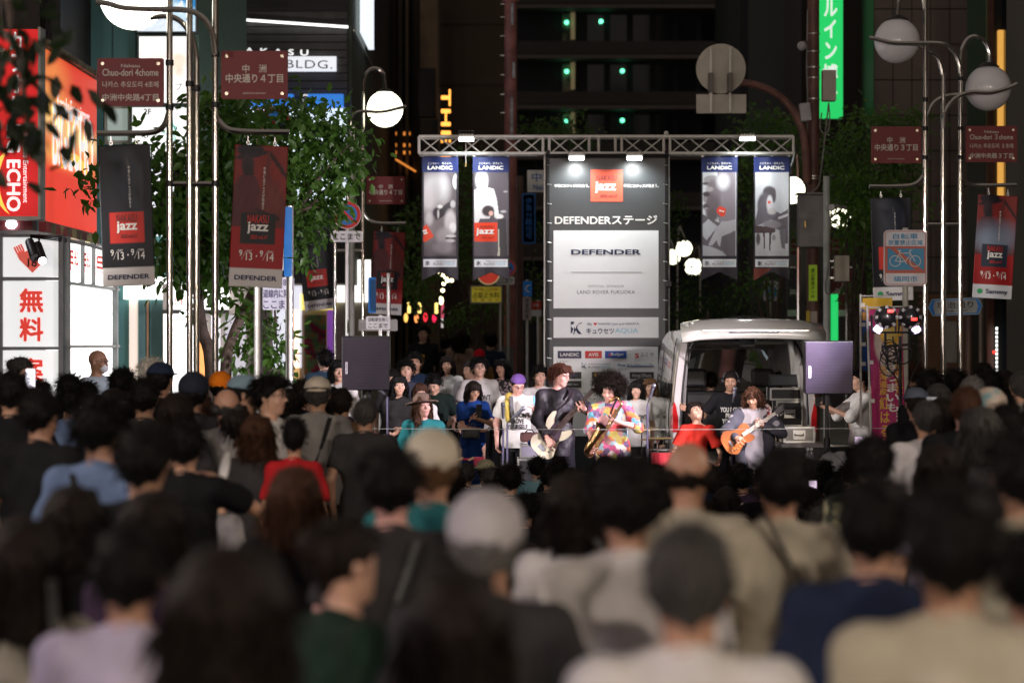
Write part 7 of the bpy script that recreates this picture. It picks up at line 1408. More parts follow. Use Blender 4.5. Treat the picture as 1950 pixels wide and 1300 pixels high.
def strap(label, pts, mat, r=.02, name='strap', cat='strap', group=None):
    T_ = thing(name, label, cat, pts[0], group); mb = MB(); pts = smooth_path(pts); 
    for a, b in zip(pts[:-1], pts[1:]): mb.bar(a, b+(b-a)*.15, r*2, .006)
    mb.obj('band', mat, T_); return T_

# ================================================================ MUSICIANS AND HELPERS
def SP(px, ytop, d, **k):                                  # a standing or seated person whose head top is seen at (px, ytop)
    return dict(loc=(PX(px, d), d, 0), h=(PZ(ytop, d)), **k)
slogan = "YOU DON'T\nPROVE\nYOURSELF"
# bassist
d = 26.0; bx = PX(1060,d)
satin = M('satin_black', (.022,.018,.026), .55, var=.6, scale=9, bump=.7, bscale=14)
gm_ = Matrix.Translation(at(1053,826,d-.27)) @ Matrix.Rotation(R(-14),4,'Z') @ Matrix.Rotation(R(90),4,'X') @ Matrix.Rotation(R(47),4,'Z')
def W_(v, px, d): return ('w', (v.x-PX(px,d), v.y-d, v.z))
bassist = person('bassist with auburn hair and glasses in a black satin shirt playing the white bass', **SP(1062,694,d), lean=3, turn=10, head=(44,8,0), hair='fringe', hcol='auburn', top=satin, topname='shirt', sleeve='long', hem=-.17, bot=cloth('ink_black',(.012,.011,.016)), botkind='wide', vox=.008, specs=True, skin='pink',
    armA=W_(gm_ @ Vector((-.07,.0,.05)), 1062, d), armB=W_(gm_ @ Vector((.42,-.05,-.03)), 1062, d), poleA=(-1,.35,-.3), poleB=(.9,.1,-.7), palmA=(.2,.9,-.2), palmB=(-.3,.5,.6), curlA=.6, curlB=.9, tuft=1.3)
guitar('cream white five string bass held by the bassist', gm_, 'bass', M('bass_cream', (.85,.76,.62), .25, coat=.6, var=.03), None)
strap('dark strap across the bassist shoulder', [gm_ @ Vector((.18,.14,-.03)), Vector((bx+.14,d-.17,1.40)), Vector((bx+.12,d-.02,1.50)), Vector((bx-.02,d+.12,1.30)), gm_ @ Vector((-.26,.0,-.03))], M('strap_dark',(.03,.02,.03)), .024, 'guitar_strap', 'strap', 'instrument straps')
# saxophonist
d = 25.4; sx_ = 1166
patch = pattern_mat('patchwork', [(.50,.04,.05),(.55,.48,.42),(.08,.26,.34),(.52,.16,.05),(.45,.08,.18),(.48,.38,.10),(.25,.36,.42),(.10,.05,.12),(.40,.2,.2)], 15, .7, bump=.5)
pk = cloth('pink_trousers', (.50,.33,.33)); bell = M('sax_brass', (.70,.44,.20), .22, 1., var=.15, scale=12)
hA = at(1128,846,d-.36); hB = at(1160,803,d-.34)
person('saxophonist with a big curly afro in a colourful patchwork shirt', **SP(1166,722,d), lean=6, side=-2, turn=-8, head=(-12,16,6), hair='afro', hcol='dark', top=patch, sleeve='half', hem=-.24, bot=pk, botkind='trousers', vox=.008, skin='pink', g=1.12,
    armA=W_(hA, sx_, d), armB=W_(hB+Vector((.09,.03,0)), sx_, d), poleA=(-.9,.5,-.2), poleB=(.9,.2,-.6), palmA=(.9,-.3,.1), palmB=(-.7,-.6,.2), curlA=.55, curlB=.6, tuft=1.0)
sax = thing('saxophone', 'gold tenor saxophone played by the afro haired musician', 'saxophone', at(1150,810,d-.3), 'brass instruments')
pth = [at(1165,762,d-.15), at(1168,757,d-.22), at(1176,757,d-.27), at(1183,768,d-.29)]; MB().tube(smooth_path(pth), [.007+.0006*i for i in range(13)], 10).obj('crook', bell, sax, smooth=True)
MB().tube([at(1163.5,765,d-.12), at(1166,759,d-.19)], [.010,.012], 10).obj('mouthpiece', M('mouth_yellow', (.65,.50,.08), .3), sax, smooth=True)
pth = smooth_path([at(1184,768,d-.29), at(1165,800,d-.33), at(1147,832,d-.36), at(1131,858,d-.38), at(1122,866,d-.42), at(1118,858,d-.48), at(1127,842,d-.50)]); MB().tube(pth, [.014+.024*i/(len(pth)-1) for i in range(len(pth))], 16).obj('body_tube', bell, sax, smooth=True)
pth = smooth_path([at(1127,842,d-.50), at(1136,828,d-.50), at(1143,817,d-.49), at(1147,811,d-.485)]); MB().tube(pth, [.039+.045*(i/(len(pth)-1))**2.2 for i in range(len(pth))], 24, cap=False).obj('bell', bell, sax, smooth=True)
for k in range(9):
    p = at(1180,772,d-.33).lerp(at(1134,852,d-.42), k/8); MB().cyl(p+Vector((.012*(-1)**k,-.028,0)), p+Vector((.012*(-1)**k,-.04,.003)), .014+.0012*k, n=12).obj('key_cup', bell, sax, smooth=True)
for o_ in (-.022, .024): MB().tube([at(1180,772,d-.34)+Vector((o_,-.01,0)), at(1134,852,d-.43)+Vector((o_,-.01,0))], .004, 6).obj('key_rod', steel, sax)
strap('thin black strap from the saxophone over the patchwork shirt', [at(1160,795,d-.3), at(1172,765,d-.17), at(1183,752,d-.02)], blackp, .010, 'instrument_strap', 'strap', 'instrument straps')
# guitarist
d = 25.8; gx = 1436; gm2 = Matrix.Translation(at(1408,832,d-.24)) @ Matrix.Rotation(R(8),4,'Z') @ Matrix.Rotation(R(90),4,'X') @ Matrix.Rotation(R(33),4,'Z') @ Matrix.Scale(.84,4)
g_ = person('guitarist with wavy brown hair in a grey cardigan over a white tee', **SP(1436,737,d), lean=4, turn=-10, head=(-10,20,0), hair='shag', hcol='brown', top=cloth('white_tee',(.28,.26,.27)), sleeve='short', hem=-.19, bot=cloth('navy_trousers',(.02,.025,.05)), vox=.009, skin='tan', armA=W_(gm2 @ Vector((-.05,.02,.05)), gx, d), armB=W_(gm2 @ Vector((.34,-.05,-.03)), gx, d), poleA=(-1,.3,-.3), poleB=(.9,.2,-.6), palmA=(.2,.9,-.2), palmB=(-.3,.4,.6), curlA=.6, curlB=.9)
F = Field(); s = g_['s']; P, u, sh, E, W = g_['P'], g_['u'], g_['sh'], g_['E'], g_['W']
for q in (-1, 1):
    F.cap(sh[q], .079*s, E[q], .073*s, .03).cap(E[q], .066*s, E[q]+(W[q]-E[q])*.86, .048*s, .02); F.cap(sh[q]-u*.04, .085*s, P+np.array([.13*q,-.03,-.14])*s, .10*s, .05); F.cap(sh[q]*.6+sh[-q]*.4+np.array([0,.03,0]), .07*s, P+np.array([.05*q,.06,-.1])*s, .10*s, .05)
F.ell(P+u*.5*s+np.array([0,-.05,0]), (.07,.09,.07), .01, sub=True); F.cap(P+u*.50*s+np.array([0,-.17,0]), .04, P-u*.25*s+np.array([0,-.20,0]), .06, .02, sub=True)
V, Fc = F.mesh(.010, wrinkle=.006, wk=30); link('cardigan', mesh_np('cardigan', V, Fc, True), cloth('cardigan',(.045,.045,.055), .6), g_['root'])
guitar('sunburst orange electric guitar held by the guitarist', gm2, 'guitar', M('sunburst', (.26,.075,.02), .25, coat=.6, var=.6, scale=3), None)
gx_ = PX(gx,d); strap('patterned woven strap of the sunburst guitar', [gm2 @ Vector((.16,.09,-.03)), Vector((gx_+.10,d-.19,1.15)), Vector((gx_+.15,d-.12,1.27)), Vector((gx_+.13,d,1.33))], pattern_mat('strap_weave', [(.03,.02,.02),(.5,.4,.35),(.3,.03,.05)], 40), .024, 'guitar_strap', 'strap', 'instrument straps')
# singer on a stool, engineer in the van
person('young singer in an orange red tee tilting the head back, seated behind the drums', **dict(loc=(PX(1328,26.4),26.4,.10), h=1.60, g=.68), pose='chair', lean=-6, head=(12,-28,-6), hair='fringe', hcol='dark', top=cloth('orange_red',(.50,.03,.02),.6), sleeve='short', vox=.009, armA=(-.12,-.2,-.38), armB=(.10,-.22,-.36), skin='fair')
e_ = person('sound engineer with headphones in a black printed tee leaning at the van boot', **SP(1391,707,27.9), lean=3, head=(-8,8,0), hair='crop', hcol='dark', top=cloth('black_tee',(.014,.014,.016)), sleeve='short', vox=.009, skin='tan', armA=(-.36,-.02,-.13), poleA=(-.2,.6,-1), armB=(.05,-.15,-.42), print_=[("YOU DON'T\nPROVE\nYOURSELF", 0, .27, .26, .20, iW, .04)])
T = e_['T']; s = e_['s']; mb = MB(); hp_ = thing('headphones', 'black headphones worn by the sound engineer', 'headphones', e_['root'].location); off = e_['root'].location
mb.tube([Vector(T((.093*math.sin(a),.01,.10*math.cos(a)+.015)))+off for a in np.linspace(-1.7,1.7,13)], .010, 6).obj('headband', blackp, hp_)
for q in (-1,1): MB().cyl(Vector(T((.080*q,.005,0)))+off, Vector(T((.108*q,.005,0)))+off, .036, n=14).obj('ear_cup', blackp, hp_, smooth=True)
# purple cap man with phone and towel
WT = cloth('white_cotton', (.60,.58,.57), .6)
d = 27.6; k_ = person('man in a purple cap and white printed tee lifting a blue phone', **SP(985,713,d), head=(12,26,0), hair='crop', hcol='dark', specs=True, cap=('skullcap', cloth('purple',(.14,.07,.26))), top=WT, sleeve='short', vox=.009, g=1.08, armB=(.06,-.30,-.10), curlB=.8, palmB=(0,-1,.2), skin='pink', print_=[(slogan, 0, .23, .30, .20, iB, .04)])
w = Vector(k_['W'][1])+k_['root'].location; held('phone', 'light blue phone held up by the man in the purple cap', 'phone', w+Vector((-.01,-.04,.10)), (.07,.012,.13), M('phone_blue',(.10,.35,.55),.3), (R(-12),0,R(10)), group='phones held up')
tw = thing('towel', 'yellow towel round the neck of the man in the purple cap', 'towel', k_['root'].location); F = Field(); r0 = np.array(k_['root'].location)*0; nk = k_['P']+k_['u']*.50*k_['s']
F.cap(nk+[-.10,.0,.03], .035, nk+[-.115,-.13,-.05], .03).cap(nk+[-.115,-.13,-.05], .03, nk+[-.10,-.15,-.24], .034).cap(nk+[-.10,0,.03], .03, nk+[.0,.075,.03], .03).cap(nk+[0,.075,.03], .03, nk+[.09,.02,.0], .03); V, Fc = F.mesh(.010, wrinkle=.006, wk=50); o = link('towel', mesh_np('towel', V, Fc, True), cloth('towel_yellow',(.45,.34,.08), .9), tw)
strap('dark camera strap down the white tee of the man in the purple cap', [Vector((PX(985,d)-.07,d-.16,1.38)), Vector((PX(985,d)-.055,d-.185,1.15)), Vector((PX(985,d)-.05,d-.18,1.0))], blackp, .022)
person('tall young man with round glasses in a white printed tee', **SP(913,684,31), head=(6,-6,0), hair='parted', specs=True, top=WT, sleeve='short', vox=.010, print_=[(slogan, 0, .24, .28, .22, iB, .04)])
k_ = person('woman with long dark hair in a blue dress folding her arms', **SP(900,727,28.3), fem=True, head=(20,18,0), hair='long', hcol='dark', top=cloth('blue_dress',(.012,.045,.20),.6), topname='dress', sleeve='short', hem=-.12, bot=cloth('blue_dress',(.012,.045,.20),.6), botkind='skirt', vox=.009, skin='warm', armA=(.24,-.20,-.30), armB=(-.06,-.26,-.16), poleA=(-.8,-.1,-1), poleB=(.8,-.1,-1), palmB=(0,-.6,.6), curlB=.7)
w = Vector(k_['W'][1])+k_['root'].location; held('phone', 'black phone in the raised hand of the woman in the blue dress', 'phone', w+Vector((.0,-.05,.10)), (.075,.012,.15), blackp, (R(-10),0,R(-20)), group='phones held up')
sb = thing('shoulder_bag', 'small black bag on the hip of the woman in the blue dress', 'bag', at(897,826,28.1)); MB().cbox(at(897,826,28.05), (.20,.07,.11)).obj('bag', blackp, sb, bevel=.02); MB().tube([at(890,814,28.04),at(892,807,28.05),at(904,807,28.05),at(906,814,28.04)], .006, 5).obj('handle', blackp, sb)
person('girl with a black fringe in a white printed tee before the sponsor tower', **SP(1212,727,29.2), fem=True, head=(-6,4,0), hair='bob', hcol='black', top=WT, sleeve='short', vox=.010, print_=[(slogan, 0, .24, .28, .20, iB, .04)])
person('brown haired helper in a white tee hidden behind the girl with a fringe', **SP(1238,722,30), fem=True, hair='bob', hcol='tan', top=WT, vox=.012)
person('man with messy dark hair in a plain white tee behind the bassist', **SP(1027,700,30), head=(10,0,0), hair='curly', top=WT, vox=.011)
k_ = person('long haired man in a brown felt hat and teal shirt looking up', **dict(loc=(PX(806,25.6),25.6,0), h=1.62), pose='stool', lean=6, head=(26,-14,0), hair='long', hcol='brown', cap=('hat', M('hat_felt', (.16,.10,.08), .9, bump=.4)), top=cloth('teal_shirt',(.02,.15,.17),.7), sleeve='long', vox=.010, skin='pink', armA=(-.05,-.15,-.42), armB=(.02,-.2,-.4))
person('woman with wavy brown hair peeking over the brown felt hat', **SP(800,732,27.5), fem=True, head=(10,4,0), hair='long', hcol='brown', top=WT, vox=.011)
person('young man in a dark green tee looking down at his hand', **SP(829,713,29), head=(-16,30,0), hair='short', top=cloth('dark_green',(.018,.03,.026)), vox=.010, armA=(-.02,-.2,-.35), armB=(.06,-.22,-.26), palmB=(0,0,-1))
person('woman with long black hair and crossed arms in a charcoal tee', **SP(759,717,27), fem=True, head=(14,0,0), hair='long', top=cloth('charcoal',(.035,.033,.036)), vox=.010, armA=(.2,-.22,-.32), armB=(-.2,-.24,-.36), skin='fair')
person('young man in a slate blue tee behind the woman in charcoal', **SP(773,689,30), head=(4,-4,0), hair='parted', top=cloth('slate_blue',(.05,.055,.08)), vox=.012)
person('taller man in a navy printed tee in the back row', **SP(790,674,32), head=(0,0,0), hair='short', top=cloth('navy_tee',(.015,.03,.06)), vox=.012, skin='tan', print_=[('~^~', .05, .33, .2, .06, M('ink_grey', (.2,.2,.22)), .03)])
person('woman with long hair in a loose white tee walking behind the helpers', **SP(852,680,34), fem=True, head=(-4,-4,0), hair='long', hcol='dark', top=WT, vox=.012)
person('woman with a dark bob in a black floral blouse left of the bassist', **SP(958,686,33), fem=True, head=(-30,0,0), hair='bob', top=pattern_mat('floral_dark', [(.012,.012,.014),(.012,.012,.014),(.012,.012,.014),(.4,.3,.32)], 40), sleeve='half', vox=.012)
person('half hidden woman behind the left loudspeaker edge', **SP(748,706,30), fem=True, hair='bob', top=cloth('charcoal',(.035,.033,.036)), vox=.014)
person('man with a pale phone and grey hair behind the tall young man', **SP(897,690,33), head=(-50,0,0), hair='short', hcol='darkgrey', top=cloth('grey_tee',(.25,.25,.27)), vox=.013)
red_cap = cloth('red_cap',(.5,.01,.02)); person('passer-by in a red cap and tan coat behind the tall young man', **SP(913,668,42), hair='crop', cap=('beanie', red_cap), top=cloth('tan_coat',(.20,.10,.03)), sleeve='long', vox=.016, rz=180, face=False)
person('person bending in a yellow jacket in the lantern lit street', **SP(778,636,50), lean=22, hair='short', top=cloth('yellow_jacket',(.75,.42,.05)), sleeve='long', vox=.016, face=False, rz=120, group='people in the far street') 
person('waiter in a black suit standing under the red lanterns', **SP(806,622,50), hair='short', top=cloth('black_tee',(.014,.014,.016)), sleeve='long', vox=.016, group='people in the far street')
person('woman from behind with long hair in a beige dress in the far street', **SP(877,630,46), fem=True, rz=165, hair='long', hcol='dark', top=cloth('beige_dress',(.30,.20,.15)), topname='dress', bot=cloth('grey_skirt',(.12,.11,.10)), botkind='skirt', vox=.016, face=False, group='people in the far street')
person('man from behind in a navy top and khaki trousers in the far street', **SP(934,638,47), rz=190, hair='short', top=cloth('navy_tee',(.015,.03,.06)), bot=cloth('khaki',(.20,.15,.08)), vox=.016, face=False, group='people in the far street')
person('dark clad passer-by between the beige dress and the lanterns', **SP(850,645,54), rz=150, hair='short', top=cloth('black_tee',(.014,.014,.016)), vox=.018, face=False, group='people in the far street')
k_ = person('young man in a white tee filming with raised arms right of the loudspeaker', **SP(1640,706,27), rz=-78, head=(0,0,0), hair='parted', hcol='black', top=WT, sleeve='half', vox=.010, armA=(.02,-.42,-.06), armB=(-.05,-.42,-.10), poleA=(-.4,0,-1), poleB=(.4,0,-1), curlA=.8, curlB=.8)
held('camera', 'black camera held by the filming young man', 'camera', k_['root'].matrix_basis @ Vector(k_['W'][-1]).lerp(Vector(k_['W'][1]), .5)+Vector((-.05,0,.05)), (.14,.06,.10), blackp)
person('helper in a black and white top behind the filming young man', **SP(1660,708,28.5), head=(-20,0,0), hair='short', hcol='dark', top=cloth('grey_tee',(.25,.25,.27)), vox=.012)
person('driver seen from behind in the left seat of the van', loc=(PX(1352,30.6),30.6,.35), h=1.62, pose='chair', rz=190, hair='short', hcol='dark', top=cloth('grey_tee',(.25,.25,.27)), vox=.014, face=False)
person('passenger seen from behind in the right seat of the van', loc=(PX(1487,30.6),30.6,.35), h=1.62, pose='chair', rz=170, hair='short', hcol='brown', top=cloth('grey_tee',(.25,.25,.27)), vox=.014, face=False)
person('bald masked man in a pale shirt walking past the glowing panels', **SP(184,668,26.5), rz=62, head=(8,4,0), hair='bald', skin='tan', top=cloth('pale_blue_shirt',(.42,.50,.56),.6), sleeve='short', vox=.010, mask=True, specs=True)
person('grey haired woman with glasses at the left edge facing right', **SP(38,684,22), rz=70, fem=True, head=(0,4,0), hair='bun', hcol='darkgrey', top=cloth('grey_tee',(.25,.25,.27)), vox=.011, specs=True)
person('man in a navy vest seen from behind before the bright cream panel', **SP(618,668,31), rz=205, hair='short', top=cloth('navy_vest',(.03,.06,.10)), vox=.012, face=False)
person('woman in white at the left edge of the dark loudspeaker', **SP(644,688,28), fem=True, head=(15,0,0), hair='bob', top=WT, vox=.012)

# ================================================================ SPECTATORS (most seen from behind)
PROTO = {}
def proto(key):
    if key in PROTO: return PROTO[key]
    base = dict(loc=(0,0,0), h=1.715, vox=.0135, face=False, top=cloth('proto',(.1,.1,.1)), tuft=.9)
    opt = {'short': dict(hair='short'), 'short2': dict(hair='crop', g=1.06), 'thin': dict(hair='thin', g=1.05), 'bob': dict(hair='bob', fem=True), 'long': dict(hair='long', fem=True), 'shag': dict(hair='shag'), 'curly': dict(hair='curly'),
           'cap': dict(hair='crop', cap=('cap', cloth('cap_proto',(.1,.1,.1)))), 'capback': dict(hair='crop', cap=('cap_back', cloth('cap_proto',(.1,.1,.1)))), 'beanie': dict(hair='crop', cap=('beanie', cloth('cap_proto',(.1,.1,.1)))), 'ring': dict(hair='ring', g=1.08), 'parted': dict(hair='parted', g=.96), 'bun': dict(hair='bun', fem=True),
           'sshort': dict(hair='short', pose='floor', lean=8), 'sbob': dict(hair='bob', pose='floor', fem=True, lean=8), 'scap': dict(hair='crop', pose='floor', lean=8, cap=('bucket', cloth('cap_proto',(.1,.1,.1)))),
           'side': dict(hair='parted', face=True, specs=True), 'sidef': dict(hair='bob', face=True, fem=True)}[key]
    base.update(opt); k = person('proto', **base); PROTO[key] = [k['root'], False]; return PROTO[key]
def spectator(key, x, yt, w, hc, skin, topc, label, rz=180, capc=None, z=None, jit=True):
    p = proto(key); root = p[0]
    if not p[1]: p[1] = True; r = root
    else: r = copy_tree(root)
    seated = key[0] == 's' and key in ('sshort', 'sbob', 'scap'); hd = .205 if key in ('bob','long','shag','sbob') else .195
    ppm = w/hd; H0 = .96 if seated else 1.735
    top = 2-(yt-650)/ppm; sc = top/H0
    if sc > 1.09 or sc < .9: 
        sc = min(1.09, max(.90, sc)); ppm = (yt-650)/(2-sc*H0) if abs(yt-650) > 5 else ppm
    d = FPX/ppm; r.location = (PX(x, d), d, 0); r.rotation_euler = (0, 0, R(rz+RNG.uniform(-6,6))); r.scale = (sc,)*3
    tag(r, label, 'person', 'spectators watching the stage')
    for c in r.children:
        n = c.name.split('.')[0]
        if n == 'body': set_mat(c, skin_mat(skin))
        elif n in ('shirt', 'collar'): set_mat(c, topc)
        elif n == 'hair': set_mat(c, hair_mat(hc))
        elif n in ('cap', 'hat') and capc: set_mat(c, capc)
    return r, d, sc
bk_ = cloth('crowd_black', (.009,.009,.011)); ch_ = cloth('crowd_charcoal', (.035,.033,.035)); gy_ = cloth('crowd_grey', (.24,.23,.22)); wh_ = cloth('crowd_white', (.62,.60,.60)); cr_ = cloth('crowd_cream', (.44,.40,.32)); kh_ = cloth('crowd_khaki', (.38,.36,.29)); nv_ = cloth('crowd_navy', (.015,.022,.05)); dn_ = cloth('crowd_denim', (.13,.19,.32)); gr_ = cloth('crowd_green', (.012,.028,.02)); tl_ = cloth('crowd_teal', (.03,.16,.17)); pu_ = cloth('crowd_plum', (.05,.03,.06)); lb_ = cloth('crowd_lightblue', (.22,.42,.50)); li_ = cloth('crowd_lilac', (.42,.38,.50)); rd_ = cloth('crowd_red', (.40,.015,.02)); fl_ = pattern_mat('crowd_floral', [(.02,.03,.02),(.03,.035,.02),(.45,.42,.25),(.02,.02,.02)], 22); bl_ = cloth('crowd_royal', (.03,.06,.22)); fw_ = pattern_mat('crowd_flower', [(.55,.52,.45),(.5,.45,.4),(.6,.57,.5),(.3,.2,.12)], 26)
CR = [
 ('capback',605,717,52,'darkgrey','warm',gy_,'man in a beige cap and long grey shirt with a black shoulder strap',180,cloth('beige_cap',(.50,.44,.36))),
 ('short2',696,756,54,'darkgrey','tan',ch_,'man with cropped grey hair in a dark grey tee beside the beige cap',170,None),
 ('thin',650,737,50,'dark','warm',cloth('crowd_brown',(.10,.06,.03)),'man with thinning dark hair in a brown shirt right of the beige cap',180,None),
 ('short',560,796,62,'black','warm',rd_,'black haired youth in a red top left of the grey long shirt',185,None),
 ('bob',489,790,68,'brown','warm',ch_,'woman with a chestnut bob in a dark grey top holding a fan',180,None),
 ('long',448,768,63,'dark','warm',bk_,'woman with long dark brown hair left of the chestnut bob',178,None),
 ('side',512,716,58,'black','fair',wh_,'dark haired man with glasses in profile facing right',75,None),
 ('curly',575,727,44,'dark','warm',nv_,'person with curly brown hair behind the beige cap',180,None),
 ('ring',432,737,60,'darkgrey','tan',gy_,'balding man in a grey tee below the light blue cap',185,None),
 ('cap',463,714,56,'black','warm',ch_,'person in a light blue cap turned to the right',95,cloth('lightblue_cap',(.20,.30,.36))),
 ('beanie',420,709,44,'black','warm',nv_,'person in a bright orange cap between the chrome tubes',180,cloth('orange_cap',(.85,.22,.015))),
 ('beanie',368,711,57,'black','warm',ch_,'person in a dark navy cap below the chrome tubes',180,cloth('navy_cap',(.018,.022,.035))),
 ('cap',305,690,50,'black','warm',bk_,'person in a navy cap in front of the white haired head',165,cloth('navy_cap2',(.02,.03,.06))),
 ('short',288,683,46,'white','fair',gy_,'white haired person beyond the navy cap',180,None),
 ('curly',232,704,46,'black','warm',bk_,'person with tousled black hair below the pale poster column',180,None),
 ('short',132,712,48,'black','warm',bk_,'dark haired person right under the red lettered panel',180,None),
 ('short',166,726,42,'black','warm',ch_,'dark haired person below the bald masked man',180,None),
 ('short',22,707,62,'black','warm',bk_,'dark haired person holding up a bright phone at the left edge',180,None),
 ('short2',20,716,56,'darkgrey','warm',bk_,'man with greying brown hair in a black shirt at the left edge',180,None),
 ('short',76,741,74,'black','tan',bk_,'man with glasses and black hair turning right near the left edge',160,None),
 ('short',275,720,58,'black','warm',ch_,'man with dense black hair in a dark shirt beneath the white head',178,None),
 ('long',335,748,64,'dark','warm',ch_,'person with long dark hair left of the chrome tubes',180,None),
 ('long',380,752,54,'brown','warm',cloth('crowd_stripe',(.35,.33,.34)),'woman with brown hair and striped bag strap below the navy cap',176,None),
 ('parted',190,757,92,'black','tan',dn_,'person with full black hair and mask in a denim blue shirt',160,None),
 ('short',275,812,108,'black','warm',bk_,'black haired person lifting both bare arms near the left side',172,None),
 ('bob',138,925,118,'dark','warm',bk_,'dark brown haired person low in the left crowd',180,None),
 ('bob',288,935,106,'dark','warm',pu_,'person with dark hair above the blurred near heads on the left',180,None),
 ('long',562,888,98,'brown','warm',bk_,'woman with long hair and brown tips left of centre',182,None),
 ('short',245,1000,160,'black','tan',li_,'blurred black haired head, second of the nearest row from the left',182,None),
 ('bob',432,1040,235,'dark','tan',bk_,'largest blurred dark head at the bottom left of centre',180,None),
 ('bun',652,985,140,'dark','fair',gr_,'woman in dark green turned left with bare neck in the near row',130,None),
 ('long',42,985,112,'dark','warm',kh_,'person with dark brown hanging hair in a khaki tee at the left edge',185,None),
 ('short',745,856,116,'black','pink',ch_,'man with short black hair in a charcoal tee at centre left',178,None),
 ('beanie',822,822,108,'tan','tan',tl_,'person in a cream knitted hat and teal top',176,cloth('cream_hat',(.50,.45,.36))),
 ('beanie',925,940,156,'grey','tan',ch_,'person in a white beanie at the centre of the near crowd',180,cloth('white_beanie',(.42,.40,.42))),
 ('long',868,1085,180,'dark','warm',bk_,'long dark haired head at the bottom centre',182,None),
 ('bob',1096,900,122,'dark','warm',wh_,'person with a dark plum bob in a white shirt with a black strap',182,None),
 ('curly',1195,872,140,'black','tan',wh_,'wide bushy black head below the saxophonist',180,None),
 ('ring',1310,835,108,'dark','tan',cr_,'balding man with a tan crown in front of the singer',180,None),
 ('short2',1312,988,196,'darkgrey','tan',wh_,'large near head with close grey brown hair in a white tee',180,None),
 ('short',1486,856,108,'black','tan',cr_,'man with black hair in a cream tee with a strap right of centre',180,None),
 ('short',1664,910,150,'black','tan',nv_,'black haired near head in a navy top',178,None),
 ('short',1814,925,190,'black','tan',cr_,'large near black head in a beige tee at the bottom right',180,None),
 ('short',1950,822,128,'black','tan',kh_,'dark head cut by the right edge high in the crowd',185,None),
 ('short',1965,1010,150,'black','tan',kh_,'blurred figure in a khaki shirt cut by the bottom right edge',182,None),
 ('cap',1745,738,50,'dark','tan',bk_,'man in a grey blue cap and black top holding a phone on the right',190,cloth('greyblue_cap',(.10,.12,.16))),
 ('short2',1840,733,66,'brown','pink',bk_,'man with a tanned neck in a black jacket with a pale mark',172,None),
 ('beanie',1886,741,64,'dark','pink',li_,'person in a pale patterned head scarf right of the tanned neck',178,pattern_mat('scarf_pale', [(.48,.36,.26),(.45,.38,.32),(.16,.30,.32)], 9, kind='noise')),
 ('short',1768,704,46,'black','warm',bk_,'black haired person behind the grey blue cap',180,None),
 ('short',1818,703,44,'black','warm',ch_,'black haired person at the foot of the middle chrome tube',180,None),
 ('short2',1852,714,52,'grey','warm',bk_,'grey haired head between the dark heads on the right',180,None),
 ('bun',1873,690,34,'dark','warm',bk_,'person with an antler headband far right behind the crowd',180,None),
 ('short',1885,704,46,'black','warm',bk_,'dark head left of the glass column on the right',180,None),
 ('shag',1912,706,44,'dark','warm',bk_,'dark haired head in front of the column of small white lights',180,None),
 ('short2',1944,704,48,'darkgrey','warm',gy_,'grey tinted head at the right edge below the dark glass',180,None),
 ('short',1738,690,34,'brown','warm',ch_,'brown haired head just right of the lamp stand',180,None),
 ('curly',1660,836,50,'black','tan',fl_,'curly haired person in a floral shirt raising a phone right of the stage',180,None),
 ('bob',1790,845,80,'dark','warm',li_,'person in a lilac top beside the black jacket',184,None),
 ('short',1915,770,70,'black','warm',li_,'person in a pale lilac shirt behind the right edge head',176,None),
]
INFO = {}
for row in CR:
    key, x, yt, w, hc, sk, tc_, lab, rz, cc = row; INFO[lab] = spectator(key, x, yt, w, hc, sk, tc_, lab, rz, cc)
seat = [(886,882,34,'sshort','darkgrey',bk_,None,'seated spectator in front of the blue dress'), (925,876,38,'scap','dark',cr_,cloth('olive_hat',(.38,.36,.24)),'seated spectator in a pale olive sun hat'), (1022,870,38,'sshort','black',lb_,None,'seated child in a light blue tee below the bass'), (1066,872,36,'sshort','black',bk_,None,'seated dark head right of the light blue tee'),
 (938,890,40,'sshort','darkgrey',bk_,None,'seated head with salt and pepper hair near the olive hat'), (972,884,46,'sshort','black',bk_,None,'seated broad black head under the microphone stands'), (1045,888,38,'sshort','black',ch_,None,'seated head just behind the light blue tee'), (1088,892,42,'sshort','dark',bk_,None,'seated balding head at the pink trousers'),
 (1385,905,40,'sshort','black',fw_,None,'seated spectator in a white flowered shirt below the guitarist'), (1408,882,36,'sshort','dark',ch_,None,'seated head right below the sunburst guitar'), (1562,900,38,'sshort','black',fl_,None,'seated head with a shiny bun near the plastic bag'), (1536,925,44,'sbob','brown',ch_,None,'seated brown haired head holding a small bright phone'), (1590,912,40,'sshort','black',bk_,None,'seated dark head below the right speaker stand'),
 (1575,965,62,'sshort','darkgrey',ch_,None,'seated curly grey tinted head lower right of centre'), (1000,940,52,'sshort','black',bk_,None,'seated dark head in the middle shadows'), (1180,884,40,'sshort','black',bk_,None,'seated dark head beneath the small drum'), (1250,885,40,'sshort','dark',bk_,None,'seated dark head under the cymbals'), (1625,880,42,'sshort','black',fl_,None,'seated head in a floral shirt beside the raised phone')]
for x, yt, w, key, hc, tc_, cc, lab in seat: INFO[lab] = spectator(key, x, yt, w, hc, 'warm', tc_, lab, 180, cc)
y_ = INFO['black haired youth in a red top left of the grey long shirt'][0]; y_.scale = (y_.scale[0]*.78, y_.scale[1]*.85, y_.scale[2])
